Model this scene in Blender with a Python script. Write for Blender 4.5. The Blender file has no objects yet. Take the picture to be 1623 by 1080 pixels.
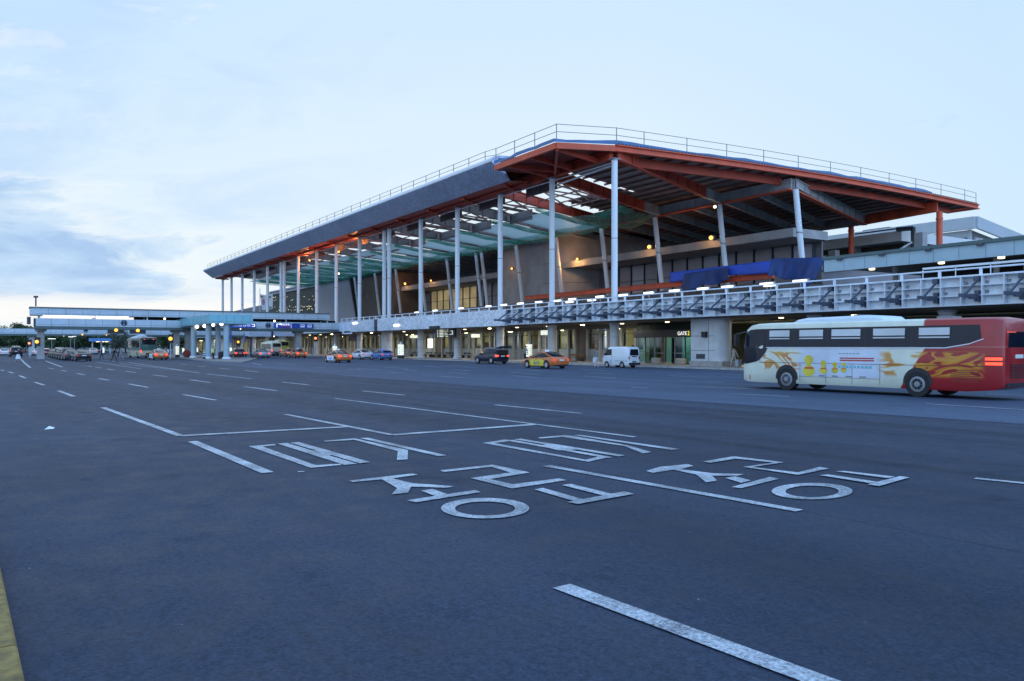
import bpy, bmesh, math, random
from mathutils import Vector, Matrix
random.seed(11)
scene = bpy.context.scene
COL = scene.collection
PI = math.pi

# ---------------------------------------------------------------- camera geometry (one place, reused to survey points)
FOC, CX, HY, SN, CS, EYE = 1275.0, 811.5, 549.0, 0.5329, 0.8462, 1.95

def ray(px, py):
    r = (px - CX) / FOC
    return (r * SN - CS, r * CS + SN, (HY - py) / FOC)

def G(px, py, z=0.0):                       # photo point -> point on a level plane
    k = ray(px, py); d = (z - EYE) / k[2]
    return (k[0] * d, k[1] * d, z)

def AY(px, py, Y):                          # photo point -> point on a plane parallel to the facade
    k = ray(px, py); d = Y / k[1]
    return (k[0] * d, Y, EYE + k[2] * d)

def AX(px, py, X):
    k = ray(px, py); d = X / k[0]
    return (X, k[1] * d, EYE + k[2] * d)

# ---------------------------------------------------------------- materials
def newmat(name):
    m = bpy.data.materials.new(name); m.use_nodes = True
    nt = m.node_tree
    return m, nt, nt.nodes['Principled BSDF'], nt.nodes['Material Output']

def nd(nt, t, **kw):
    n = nt.nodes.new(t)
    for k, v in kw.items():
        if k in n.inputs.keys(): n.inputs[k].default_value = v
        else: setattr(n, k, v)
    return n

def mathn(nt, op, a, b=None, c=None, clamp=False):
    n = nt.nodes.new('ShaderNodeMath'); n.operation = op; n.use_clamp = clamp
    for i, v in enumerate((a, b, c)):
        if v is None: continue
        if isinstance(v, (int, float)): n.inputs[i].default_value = v
        else: nt.links.new(v, n.inputs[i])
    return n.outputs[0]

def mixc(nt, fac, a, b, mode='MIX'):
    n = nt.nodes.new('ShaderNodeMix'); n.data_type = 'RGBA'; n.blend_type = mode
    for s, v in ((0, fac), (6, a), (7, b)):
        if isinstance(v, (int, float)): n.inputs[s].default_value = v
        elif isinstance(v, tuple): n.inputs[s].default_value = (v[0], v[1], v[2], 1)
        else: nt.links.new(v, n.inputs[s])
    return n.outputs[2]

def noise(nt, vec, scale, detail=3, rough=.55):
    n = nd(nt, 'ShaderNodeTexNoise'); n.inputs['Scale'].default_value = scale
    n.inputs['Detail'].default_value = detail; n.inputs['Roughness'].default_value = rough
    nt.links.new(vec, n.inputs['Vector'])
    return n.outputs['Fac']

def rng(nt, v, a, b, c=0., d=1.):
    n = nd(nt, 'ShaderNodeMapRange'); n.clamp = True
    for i, x in enumerate((a, b, c, d)): n.inputs[i + 1].default_value = x
    nt.links.new(v, n.inputs[0])
    return n.outputs[0]

def objvec(nt, scale=None, rot=None):
    t = nd(nt, 'ShaderNodeTexCoord')
    if scale is None and rot is None: return t.outputs['Object']
    mp = nd(nt, 'ShaderNodeMapping')
    if scale: mp.inputs['Scale'].default_value = scale
    if rot: mp.inputs['Rotation'].default_value = rot
    nt.links.new(t.outputs['Object'], mp.inputs['Vector'])
    return mp.outputs['Vector']

def pm(name, col, rough=.6, metal=0., var=.25, scale=1.5, bump=0., bscale=20., coat=0., spec=.5, stretch=None):
    """painted / plain surface with dirt-like variation"""
    m, nt, b, o = newmat(name)
    v = objvec(nt, stretch)
    n1 = noise(nt, v, scale, 5, .6)
    f = rng(nt, n1, .3, .72, 1 - var, 1 + var * .5)
    c = mixc(nt, 1.0, (*col,), f, 'MULTIPLY')
    nt.links.new(c, b.inputs['Base Color'])
    nt.links.new(rng(nt, n1, .3, .7, max(0.05, rough - .08), min(1, rough + .1)), b.inputs['Roughness'])
    b.inputs['Metallic'].default_value = metal
    b.inputs['Coat Weight'].default_value = coat
    b.inputs['Specular IOR Level'].default_value = spec
    if bump:
        bp = nd(nt, 'ShaderNodeBump'); bp.inputs['Strength'].default_value = bump
        nt.links.new(noise(nt, v, bscale, 3), bp.inputs['Height'])
        nt.links.new(bp.outputs[0], b.inputs['Normal'])
    return m

def emit(name, col, strength, var=0., scale=2.):
    m, nt, b, o = newmat(name)
    b.inputs['Base Color'].default_value = (*[min(1, c * .8) for c in col], 1)
    if var:
        f = rng(nt, noise(nt, objvec(nt), scale, 2), .3, .7, 1 - var, 1 + var)
        nt.links.new(mixc(nt, 1., (*col,), f, 'MULTIPLY'), b.inputs['Emission Color'])
    else:
        b.inputs['Emission Color'].default_value = (*col, 1)
    b.inputs['Emission Strength'].default_value = strength
    return m

def glassmat(name, tint, trans=.75, rough=.05):
    m, nt, b, o = newmat(name)
    tr = nd(nt, 'ShaderNodeBsdfTransparent'); tr.inputs[0].default_value = (*tint, 1)
    gl = nd(nt, 'ShaderNodeBsdfGlossy'); gl.inputs['Roughness'].default_value = rough
    gl.inputs[0].default_value = (.9, .95, 1, 1)
    lw = nd(nt, 'ShaderNodeFresnel'); lw.inputs[0].default_value = 1.5
    mx = nd(nt, 'ShaderNodeMixShader')
    nt.links.new(rng(nt, lw.outputs[0], 0, 1, 1 - trans if trans < .5 else .06, 1), mx.inputs[0])
    nt.links.new(tr.outputs[0], mx.inputs[1]); nt.links.new(gl.outputs[0], mx.inputs[2])
    nt.links.new(mx.outputs[0], o.inputs['Surface'])
    return m

M = {}
def setup_mats():
    P = lambda k, *a, **kw: M.__setitem__(k, pm(k, *a, **kw))
    P('white_steel', (.70, .72, .74), .45, 0, .22, 1.2, stretch=(1.5, 1.5, .10))
    P('pier_concrete', (.56, .56, .56), .7, 0, .22, .7, .1)
    P('concrete', (.36, .35, .34), .8, 0, .3, .5, .15)
    P('ledge_concrete', (.36, .345, .335), .85, 0, .25, .4)
    P('brown_wall', (.16, .12, .10), .8, 0, .35, .4)
    P('grey_panel', (.33, .31, .32), .7, 0, .2, .3)
    P('lilac_panel', (.40, .38, .43), .7, 0, .15, .15)
    P('dark_panel', (.13, .125, .13), .55, 0, .3, .5)
    P('red_steel', (.52, .062, .028), .55, 0, .4, .5)
    P('orange_steel', (.68, .105, .042), .55, 0, .35, .6)
    P('maroon_steel', (.26, .032, .022), .65, 0, .4, .5)
    P('grey_steel', (.38, .37, .37), .6, 0, .3, .5)
    P('roof_deck', (.30, .24, .22), .7, 0, .4, .6)
    P('board_brown', (.20, .165, .155), .75, 0, .3, .5)
    P('purlin', (.24, .12, .095), .7, 0, .3, .5)
    P('dark_steel', (.055, .06, .075), .5, .2, .3, .8)
    P('bracket_steel', (.075, .09, .125), .5, .2, .25, .8)
    P('rail_grey', (.25, .26, .28), .5, .3, .2, .8)
    P('frame_white', (.70, .73, .77), .5, 0, .2, 1.0)
    P('fascia_backing', (.74, .77, .80), .55, 0, .3, .6)
    P('mullion', (.38, .38, .34), .6, 0, .2, .8)
    P('fascia_beige', (.20, .17, .14), .7, 0, .3, .5)
    P('interior_wall', (.42, .42, .28), .8, 0, .35, .35)
    P('interior_floor', (.35, .34, .30), .3, 0, .2, .5)
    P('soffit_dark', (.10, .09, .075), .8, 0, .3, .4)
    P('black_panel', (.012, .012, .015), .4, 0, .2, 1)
    P('blue_tarp', (.02, .055, .20), .5, 0, .35, .8, .3, 3)
    P('bright_tarp', (.04, .11, .58), .5, 0, .25, .8, .2, 3)
    P('edge_tarp', (.07, .16, .34), .5, 0, .4, .8, .2, 3); P('eave_metal', (.60, .64, .70), .35, .5, .12, .4)
    P('sky_tarp', (.10, .28, .62), .5, 0, .3, .8, .2, 3)
    P('bridge_panel', (.46, .54, .60), .45, .1, .15, .5)
    P('teal_panel', (.20, .47, .54), .45, .1, .12, .5)
    P('canopy_blue', (.34, .45, .50), .45, .1, .15, .5)
    P('green_roof', (.09, .13, .13), .7, 0, .2, .6)
    P('white_board', (.66, .72, .80), .5, 0, .1, .5)
    P('hall_white', (.44, .47, .49), .6, 0, .12, .2)
    P('duct_metal', (.62, .64, .65), .5, .2, .2, .4)
    P('sign_blue', (.012, .06, .40), .4, 0, .15, 1)
    P('sign_white', (.75, .78, .8), .5, 0, .05, 1)
    P('sign_red', (.5, .04, .03), .5, 0, .05, 1)
    P('yellow_sign', (.70, .42, .03), .5, 0, .1, 1)
    P('kerb', (.36, .35, .33), .85, 0, .3, 2.0, .3, 30)
    P('kerb_yellow', (.28, .18, .05), .85, 0, .6, 9, .4, 40)
    P('paving', (.26, .235, .215), .8, 0, .2, 1.2, .1)
    P('gate_wall', (.12, .36, .36), .6, 0, .4, .5); P('stone', (.36, .33, .30), .85, 0, .25, 3, .2)
    P('wood', (.20, .10, .05), .6, 0, .3, 3)
    P('tyre', (.018, .018, .020), .85, 0, .2, 4)
    P('rim', (.45, .46, .48), .35, .6, .15, 4)
    P('trim_black', (.02, .02, .022), .5, 0, .2, 3)
    P('plate', (.65, .66, .62), .5, 0, .05, 4)
    P('car_orange', (.58, .145, .028), .35, 0, .06, .7, coat=.6)
    P('car_black', (.010, .011, .014), .35, 0, .1, .7, coat=.25)
    P('car_navy', (.014, .020, .042), .35, .1, .1, .7, coat=.3)
    P('car_white', (.68, .70, .72), .35, 0, .06, .7, coat=.6)
    P('car_silver', (.36, .38, .41), .35, .5, .06, .7, coat=.6)
    P('car_blue', (.09, .20, .48), .35, .2, .08, .7, coat=.6)
    P('car_wine', (.16, .02, .025), .35, .1, .1, .7, coat=.6)
    P('car_red', (.35, .03, .02), .35, .1, .1, .7, coat=.6)
    P('car_grey', (.045, .048, .055), .4, .2, .08, .7, coat=.25)
    P('ad_yellow', (.72, .58, .05), .5, 0, .3, 1.5)
    P('cream', (.62, .60, .44), .4, 0, .06, .6, coat=.4)
    P('bus_green', (.07, .17, .155), .4, 0, .08, .6, coat=.4)
    P('bus_lime', (.40, .38, .06), .4, 0, .08, .6, coat=.4)
    P('bark', (.09, .07, .055), .9, 0, .3, 3)
    P('skin', (.45, .27, .19), .6, 0, .1, 8)
    P('hair', (.012, .010, .010), .6, 0, .2, 20)
    for k, c in (('beige', (.48, .42, .36)), ('black', (.018, .018, .022)), ('navy', (.02, .03, .07)), ('grey', (.22, .23, .25)),
                 ('white', (.66, .66, .68)), ('yellow', (.55, .60, .06)), ('blue', (.10, .16, .32)), ('red', (.35, .05, .05))):
        P('cloth_' + k, c, .85, 0, .2, 6)
    M['lamp_white'] = emit('lamp_white', (1., .97, .88), 4)
    M['lamp_tube'] = emit('lamp_tube', (1., .97, .88), 2.8)
    M['lamp_orange'] = emit('lamp_orange', (1., .52, .12), 2.2)
    M['lamp_warm'] = emit('lamp_warm', (1., .82, .52), 3.5)
    M['hall_lamp'] = emit('hall_lamp', (1., .90, .50), 14)
    M['globe_lamp'] = emit('globe_lamp', (1., .93, .78), 5)
    M['amber'] = emit('amber', (1., .48, .06), 1.7)
    M['signal_red'] = emit('signal_red', (1., .22, .08), 3)
    M['tail_on'] = emit('tail_on', (1., .07, .03), 2.2)
    M['tail_off'] = pm('tail_off', (.35, .02, .015), .25, 0, .1, 4)
    M['tail_faint'] = emit('tail_faint', (.9, .10, .04), .45)
    M['screen'] = emit('screen', (.92, .95, .78), .85, .35, 3)
    M['window_lit'] = emit('window_lit', (.80, .62, .30), .20, .6, .35)
    M['text_white'] = emit('text_white', (1, 1, .95), 1.0); M['text_dim'] = emit('text_dim', (1, .98, .72), .42)
    M['text_yellow'] = emit('text_yellow', (1, .80, .05), 1.1)
    M['text_blue'] = emit('text_blue', (.62, .72, 1.), .55)
    M['spark'] = emit('spark', (1, .88, .55), 1.0)
    M['head_lamp'] = pm('head_lamp', (.6, .62, .65), .15, 0, .1, 4)
    M['car_glass'] = pm('car_glass', (.010, .013, .018), .12, 0, .1, 1, spec=.3)
    M['bus_glass'] = pm('bus_glass', (.010, .014, .026), .12, 0, .25, .8, spec=.35)
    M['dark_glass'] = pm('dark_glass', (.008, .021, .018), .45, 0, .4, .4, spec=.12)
    M['shop_glass'] = glassmat('shop_glass', (.86, .90, .82), .8)
    M['green_glass'] = glassmat('green_glass', (.28, .60, .58), .8)
    M['frosted'] = pm('frosted', (.30, .34, .36), .35, 0, .12, .6)
setup_mats()

def leaf_mat(name, col):
    m, nt, b, o = newmat(name)
    g = nd(nt, 'ShaderNodeNewGeometry')
    f = rng(nt, g.outputs['Random Per Island'], 0, 1, .55, 1.5)
    nt.links.new(mixc(nt, 1., (*col,), f, 'MULTIPLY'), b.inputs['Base Color'])
    b.inputs['Roughness'].default_value = .7
    return m
M['leaf'] = leaf_mat('leaf', (.055, .095, .035)); M['leaf_dull'] = leaf_mat('leaf_dull', (.13, .14, .11))

def net_mat():
    m, nt, b, o = newmat('safety_net')
    b.inputs['Base Color'].default_value = (.010, .13, .09, 1); b.inputs['Roughness'].default_value = .8
    tr = nd(nt, 'ShaderNodeBsdfTransparent'); tl = nd(nt, 'ShaderNodeBsdfTranslucent'); tl.inputs[0].default_value = (.016, .24, .17, 1)
    a = nd(nt, 'ShaderNodeAddShader'); nt.links.new(b.outputs[0], a.inputs[0]); nt.links.new(tl.outputs[0], a.inputs[1])
    mx = nd(nt, 'ShaderNodeMixShader')
    n = noise(nt, objvec(nt), .5, 3)
    nt.links.new(rng(nt, n, .3, .7, .35, .75), mx.inputs[0])
    nt.links.new(tr.outputs[0], mx.inputs[1]); nt.links.new(a.outputs[0], mx.inputs[2])
    nt.links.new(mx.outputs[0], o.inputs['Surface'])
    return m
M['net'] = net_mat()

def translucent_mat():
    m, nt, b, o = newmat('translucent_sheet')
    v = objvec(nt)
    w = nd(nt, 'ShaderNodeTexWave'); w.inputs['Scale'].default_value = .42; w.bands_direction = 'X'
    nt.links.new(v, w.inputs['Vector'])
    f = rng(nt, w.outputs['Fac'], 0, 1, .55, 1.2)
    c = mixc(nt, 1., (.44, .50, .44), f, 'MULTIPLY')
    tl = nd(nt, 'ShaderNodeBsdfTranslucent'); nt.links.new(c, tl.inputs[0])
    nt.links.new(mixc(nt, 1., (.46, .50, .48), f, 'MULTIPLY'), b.inputs['Base Color']); b.inputs['Roughness'].default_value = .4
    mx = nd(nt, 'ShaderNodeMixShader'); mx.inputs[0].default_value = .35
    nt.links.new(tl.outputs[0], mx.inputs[1]); nt.links.new(b.outputs[0], mx.inputs[2])
    nt.links.new(mx.outputs[0], o.inputs['Surface'])
    return m
M['sheet'] = translucent_mat()

def shingle_mat(name, c1, c2, sx, rough=.45, metal=.3):
    """small overlapping metal diamonds"""
    m, nt, b, o = newmat(name)
    t = nd(nt, 'ShaderNodeTexCoord')
    sp = nd(nt, 'ShaderNodeSeparateXYZ'); nt.links.new(t.outputs['Object'], sp.inputs[0])
    yz = mathn(nt, 'SUBTRACT', sp.outputs[2], mathn(nt, 'MULTIPLY', sp.outputs[1], .6))
    a = mathn(nt, 'ADD', mathn(nt, 'MULTIPLY', sp.outputs[0], sx), mathn(nt, 'MULTIPLY', yz, sx * 1.25))
    c = mathn(nt, 'SUBTRACT', mathn(nt, 'MULTIPLY', sp.outputs[0], sx), mathn(nt, 'MULTIPLY', yz, sx * 1.25))
    fa = mathn(nt, 'FRACT', a); fc = mathn(nt, 'FRACT', c)
    edge = mathn(nt, 'MINIMUM', fa, fc)
    e = rng(nt, edge, .02, .16, 0, 1)
    cell = nd(nt, 'ShaderNodeCombineXYZ')
    nt.links.new(mathn(nt, 'FLOOR', a), cell.inputs[0]); nt.links.new(mathn(nt, 'FLOOR', c), cell.inputs[1])
    wn = nd(nt, 'ShaderNodeTexWhiteNoise'); nt.links.new(cell.outputs[0], wn.inputs['Vector'])
    body = mixc(nt, 1., mixc(nt, 1., (*c2,), rng(nt, wn.outputs[0], 0, 1, .78, 1.15), 'MULTIPLY'), rng(nt, noise(nt, t.outputs['Object'], .25, 3), .3, .7, .85, 1.1), 'MULTIPLY')
    nt.links.new(mixc(nt, e, (*c1,), body), b.inputs['Base Color'])
    nt.links.new(rng(nt, wn.outputs[0], 0, 1, rough - .1, rough + .12), b.inputs['Roughness'])
    b.inputs['Metallic'].default_value = metal
    bp = nd(nt, 'ShaderNodeBump'); bp.inputs['Strength'].default_value = .5; bp.inputs['Distance'].default_value = .05
    nt.links.new(mathn(nt, 'ADD', fa, fc), bp.inputs['Height']); nt.links.new(bp.outputs[0], b.inputs['Normal'])
    return m
M['roof_shingle'] = shingle_mat('roof_shingle', (.22, .25, .34), (.42, .47, .62), 1.5)
M['wall_shingle'] = shingle_mat('wall_shingle', (.50, .54, .62), (.74, .77, .82), 1.9, .4, .15)

ROADROT = math.atan2(.0576, .9983)
def asphalt(name, base, tracks, strength=1.0, bright=1.0):
    m, nt, b, o = newmat(name)
    v = objvec(nt)
    rv = objvec(nt, None, (0, 0, -ROADROT))
    mp = nd(nt, 'ShaderNodeMapping'); mp.inputs['Scale'].default_value = (.035, .45, 1); nt.links.new(rv, mp.inputs['Vector'])
    long_n = noise(nt, mp.outputs[0], 1.0, 4, .6)
    big = noise(nt, v, .12, 4, .6)
    mid = noise(nt, v, 1.6, 5, .65)
    fine = noise(nt, v, 30, 4, .75)
    grit = noise(nt, v, 150, 2, .6)
    f = mathn(nt, 'MULTIPLY', rng(nt, long_n, .3, .7, .78, 1.18), rng(nt, big, .3, .7, .78, 1.18))
    f = mathn(nt, 'MULTIPLY', f, rng(nt, mid, .3, .7, .82, 1.14))
    peb = noise(nt, v, 12, 3, .75)
    f = mathn(nt, 'MULTIPLY', f, rng(nt, peb, .28, .72, .62, 1.38))
    f = mathn(nt, 'MULTIPLY', f, rng(nt, fine, .28, .72, .45, 1.6))
    f = mathn(nt, 'MULTIPLY', f, rng(nt, grit, .3, .7, .75, 1.25))
    sp = nd(nt, 'ShaderNodeSeparateXYZ'); nt.links.new(rv, sp.inputs[0])
    wob = rng(nt, noise(nt, mp.outputs[0], .6, 2), 0, 1, -.4, .4)
    y = mathn(nt, 'ADD', sp.outputs[1], wob)
    for (yc, w, k) in tracks:               # rubber worn along the lanes
        dd = mathn(nt, 'DIVIDE', mathn(nt, 'SUBTRACT', y, yc), w)
        g = mathn(nt, 'POWER', 2.718, mathn(nt, 'MULTIPLY', mathn(nt, 'MULTIPLY', dd, dd), -1.))
        f = mathn(nt, 'MULTIPLY', f, mathn(nt, 'SUBTRACT', 1., mathn(nt, 'MULTIPLY', g, k)))
    # oil spots
    ob = mathn(nt, 'MULTIPLY', rng(nt, noise(nt, v, .8, 5, .65), .60, .72, 1, .66), rng(nt, noise(nt, v, 3.1, 3, .6), .68, .76, 1, .7))
    f = mathn(nt, 'MULTIPLY', f, ob)
    c = mixc(nt, 1., (*[x * bright for x in base],), f, 'MULTIPLY')
    # old repair squares, slightly different tone
    br = nd(nt, 'ShaderNodeTexBrick'); br.inputs['Scale'].default_value = .055; br.inputs['Mortar Size'].default_value = .0; br.inputs['Color1'].default_value = (.90, .90, .90, 1); br.inputs['Color2'].default_value = (1.12, 1.12, 1.12, 1); br.inputs['Bias'].default_value = .25; br.offset = .37
    nt.links.new(rv, br.inputs['Vector']); c = mixc(nt, .55, c, mixc(nt, 1., c, br.outputs['Color'], 'MULTIPLY'))
    vo = nd(nt, 'ShaderNodeTexVoronoi'); vo.inputs['Scale'].default_value = 2.4; nt.links.new(v, vo.inputs['Vector'])
    wn = nd(nt, 'ShaderNodeTexWhiteNoise'); nt.links.new(vo.outputs['Position'], wn.inputs['Vector'])
    pale = mathn(nt, 'MULTIPLY', rng(nt, vo.outputs['Distance'], .016, .028, 1, 0), rng(nt, wn.outputs[0], .5, .6, 0, .75))
    c = mixc(nt, pale, c, (.35, .36, .38))
    nt.links.new(c, b.inputs['Base Color'])
    nt.links.new(rng(nt, mid, .3, .7, .66, .88), b.inputs['Roughness']); b.inputs['Specular IOR Level'].default_value = .38; b.inputs['Specular Tint'].default_value = (.42, .66, 1, 1)
    bp = nd(nt, 'ShaderNodeBump'); bp.inputs['Strength'].default_value = .55 * strength; bp.inputs['Distance'].default_value = .012
    nt.links.new(mathn(nt, 'ADD', fine, mathn(nt, 'MULTIPLY', grit, .6)), bp.inputs['Height'])
    nt.links.new(bp.outputs[0], b.inputs['Normal'])
    return m

def paint_mat(name, col, wear):
    m, nt, b, o = newmat(name)
    v = objvec(nt)
    n = noise(nt, v, 34, 5, .8); n2 = noise(nt, v, 1.3, 4)
    k = rng(nt, mathn(nt, 'ADD', n, mathn(nt, 'MULTIPLY', n2, .5)), wear + .10, wear + .36, .05, 1)
    c = mixc(nt, 1., (*col,), mathn(nt, 'MULTIPLY', rng(nt, noise(nt, v, 3, 5, .7), .3, .7, .66, 1.1), rng(nt, noise(nt, v, 70, 2), .3, .7, .8, 1.15)), 'MULTIPLY')
    nt.links.new(mixc(nt, k, (.07, .075, .085), c), b.inputs['Base Color'])
    b.inputs['Roughness'].default_value = .7
    return m

# ---------------------------------------------------------------- mesh builder
BASE = {}
class MB:
    def __init__(s): s.v = []; s.f = []; s.m = []; s.cur = 0
    def add(s, vs, fs):
        o = len(s.v); s.v += [tuple(p) for p in vs]
        for f in fs: s.f.append([o + i for i in f]); s.m.append(s.cur)
        return s
    def box(s, x0, x1, y0, y1, z0, z1):
        x0, x1 = sorted((x0, x1)); y0, y1 = sorted((y0, y1)); z0, z1 = sorted((z0, z1))
        return s.add([(x0, y0, z0), (x1, y0, z0), (x1, y1, z0), (x0, y1, z0), (x0, y0, z1), (x1, y0, z1), (x1, y1, z1), (x0, y1, z1)],
                     [(3, 2, 1, 0), (4, 5, 6, 7), (0, 1, 5, 4), (1, 2, 6, 5), (2, 3, 7, 6), (3, 0, 4, 7)])
    def bar(s, p, q, w, h, up=(0, 0, 1)):
        """rectangular bar from p to q, w sideways, h along up, centred"""
        p, q = Vector(p), Vector(q); d = (q - p).normalized(); u = Vector(up)
        sd = d.cross(u)
        if sd.length < 1e-4: sd = d.cross(Vector((1, 0, 0)))
        sd.normalize(); u = sd.cross(d).normalized()
        c = [(-1, -1), (1, -1), (1, 1), (-1, 1)]
        vs = [e + sd * (a * w / 2) + u * (b * h / 2) for e in (p, q) for a, b in c]
        return s.add(vs, [(0, 1, 2, 3), (7, 6, 5, 4), (0, 4, 5, 1), (1, 5, 6, 2), (2, 6, 7, 3), (3, 7, 4, 0)])
    def tube(s, p, q, r0, r1=None, n=8, caps=True):
        r1 = r0 if r1 is None else r1
        p, q = Vector(p), Vector(q); d = (q - p).normalized()
        a = d.cross(Vector((0, 0, 1)))
        if a.length < 1e-3: a = Vector((1, 0, 0))
        a.normalize(); b = d.cross(a)
        vs = []
        for e, r in ((p, r0), (q, r1)):
            for i in range(n):
                t = 2 * PI * i / n; vs.append(e + a * (r * math.cos(t)) + b * (r * math.sin(t)))
        fs = [(i, (i + 1) % n, n + (i + 1) % n, n + i) for i in range(n)]
        if caps: fs += [tuple(range(n - 1, -1, -1)), tuple(range(n, 2 * n))]
        return s.add(vs, fs)
    def lathe(s, c, prof, n=16):
        vs = []; k = len(prof)
        for i in range(n):
            t = 2 * PI * i / n
            for r, z in prof: vs.append((c[0] + r * math.cos(t), c[1] + r * math.sin(t), c[2] + z))
        fs = []
        for i in range(n):
            j = (i + 1) % n
            for q in range(k - 1): fs.append((i * k + q, j * k + q, j * k + q + 1, i * k + q + 1))
        fs += [tuple(i * k for i in range(n))[::-1], tuple(i * k + k - 1 for i in range(n))]
        return s.add(vs, fs)
    def prism(s, pts, vec):
        """flat polygon pushed along vec"""
        n = len(pts); v = Vector(vec)
        vs = [Vector(p) for p in pts] + [Vector(p) + v for p in pts]
        return s.add(vs, [tuple(range(n)), tuple(range(2 * n - 1, n - 1, -1))] + [(i, n + i, n + (i + 1) % n, (i + 1) % n) for i in range(n)])
    def poly(s, pts): return s.add(pts, [tuple(range(len(pts)))])
    def grid(s, fn, nu, nv):
        vs = [fn(i / nu, j / nv) for i in range(nu + 1) for j in range(nv + 1)]
        return s.add(vs, [(i * (nv + 1) + j, (i + 1) * (nv + 1) + j, (i + 1) * (nv + 1) + j + 1, i * (nv + 1) + j + 1) for i in range(nu) for j in range(nv)])
    def loft(s, rings, cap=True):
        n = len(rings[0]); vs = [p for r in rings for p in r]; fs = []
        for k in range(len(rings) - 1):
            for i in range(n):
                fs.append((k * n + i, k * n + (i + 1) % n, (k + 1) * n + (i + 1) % n, (k + 1) * n + i))
        if cap: fs += [tuple(range(n))[::-1], tuple((len(rings) - 1) * n + i for i in range(n))]
        return s.add(vs, fs)
    def sphere(s, c, r, n=10, sz=1.):
        k = n // 2
        return s.lathe(c, [(max(.001, r * math.sin(PI * i / k)), -r * sz * math.cos(PI * i / k)) for i in range(k + 1)], n)
    def build(s, name, mats, parent=None, smooth=False, fix=True):
        me = bpy.data.meshes.new(name)
        b = BASE.get(parent.name, (0, 0, 0)) if parent else (0, 0, 0)
        me.from_pydata([(x - b[0], y - b[1], z - b[2]) for x, y, z in s.v], [], s.f)
        if isinstance(mats, str): mats = [mats]
        for k in mats: me.materials.append(M[k])
        if len(mats) > 1: me.polygons.foreach_set('material_index', s.m)
        if fix:
            bm = bmesh.new(); bm.from_mesh(me); bmesh.ops.recalc_face_normals(bm, faces=bm.faces)
            bm.to_mesh(me); bm.free()
        if smooth:
            me.polygons.foreach_set('use_smooth', [True] * len(me.polygons))
            try: me.set_sharp_from_angle(angle=math.radians(smooth if smooth is not True else 40))
            except Exception: pass
        me.update()
        o = bpy.data.objects.new(name, me); COL.objects.link(o)
        if parent: o.parent = parent; BASE[o.name] = b
        return o

def tag(o, label, cat, group=None):
    o['label'] = label; o['category'] = cat
    if group: o['group'] = group
    return o

def thing(name, label, cat, loc=(0, 0, 0), rz=0., group=None, local=False):
    o = bpy.data.objects.new(name, None); COL.objects.link(o); o.empty_display_size = .5
    o.location = loc; o.rotation_euler = (0, 0, rz)
    BASE[o.name] = (0, 0, 0) if local else tuple(loc)
    return tag(o, label, cat, group)

def struct(o): o['kind'] = 'structure'; return o

def dup(root, loc, rz=None, label=None, scale=None):
    r = root.copy(); COL.objects.link(r); r.location = loc
    if rz is not None: r.rotation_euler = (0, 0, rz)
    if label: r['label'] = label
    if scale: r.scale = scale
    def rec(src, dst):
        for ch in src.children:
            c = ch.copy(); COL.objects.link(c); c.parent = dst; rec(ch, c)
    rec(root, r)
    return r

ORD = ['first', 'second', 'third', 'fourth', 'fifth', 'sixth', 'seventh', 'eighth', 'ninth', 'tenth', 'eleventh', 'twelfth', 'thirteenth', 'fourteenth', 'fifteenth',
       'sixteenth', 'seventeenth', 'eighteenth', 'nineteenth', 'twentieth']
# ================================================================ GROUND
M['asphalt'] = asphalt('asphalt', (.029, .0355, .054), [(24.2, .45, .30), (19.0, .55, .30), (20.9, .5, .22), (10.5, .9, .30), (14.2, .8, .28), (16.6, .6, .2), (6.2, 1.2, .22), (26.6, .5, .2), (22.5, .05, .45), (28.4, .05, .5), (8.3, .04, .4), (25.4, .28, .3), (17.7, .3, .25), (17.3, .16, .42), (12.9, .30, .40), (19.3, .14, .32)])
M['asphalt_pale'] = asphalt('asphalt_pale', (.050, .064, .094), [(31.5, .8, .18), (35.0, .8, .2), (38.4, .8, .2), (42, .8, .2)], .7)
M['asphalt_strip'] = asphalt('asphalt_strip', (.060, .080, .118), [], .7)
M['asphalt_far'] = asphalt('asphalt_far', (.05, .055, .05), [], .3)
M['line_paint'] = paint_mat('line_paint', (.60, .62, .64), .50)
M['line_paint_old'] = paint_mat('line_paint_old', (.60, .62, .64), .47)

def sheet(name, pts, mat, z):
    mb = MB(); mb.poly([(p[0], p[1], z) for p in pts]); return struct(mb.build(name, mat))

sheet('ground', [(-2500, -1500), (1500, -1500), (1500, 2000), (-2500, 2000)], 'asphalt_far', -.03)
sheet('road', [(-330, -40), (70, -40), (70, 52), (-330, 52)], 'asphalt', 0)
# paler lanes next to the terminal
bnd = [G(1790, 690), G(1623, 673), G(1300, 651), G(1000, 630), G(760, 612), G(550, 596), G(446, 586.5), G(340, 577.5)]
far_l = (-300, 44, 0); far_r = (40, 51, 0)
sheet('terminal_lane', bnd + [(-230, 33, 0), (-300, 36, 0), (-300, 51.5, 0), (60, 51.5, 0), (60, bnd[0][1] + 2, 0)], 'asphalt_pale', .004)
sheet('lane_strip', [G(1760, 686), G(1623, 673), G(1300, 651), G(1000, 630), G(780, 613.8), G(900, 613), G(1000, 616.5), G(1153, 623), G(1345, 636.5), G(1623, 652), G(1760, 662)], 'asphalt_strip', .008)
sheet('hatched_island', [G(157, 571.5), G(200, 575.2), G(293, 588), G(288, 586.2), G(230, 578.5), G(200, 574.6), G(163, 570.5)], 'asphalt_strip', .004)

# pavement in front of the terminal
mb = MB(); mb.box(-430, 60, 50.6, 75, -.2, .15); struct(mb.build('sidewalk', 'paving'))
mb = MB()
for i in range(90): mb.box(-300 + i * 4, -296.02 + i * 4, 50.25, 50.6, -.2, .16)
struct(mb.build('sidewalk_kerb', 'kerb'))

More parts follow.
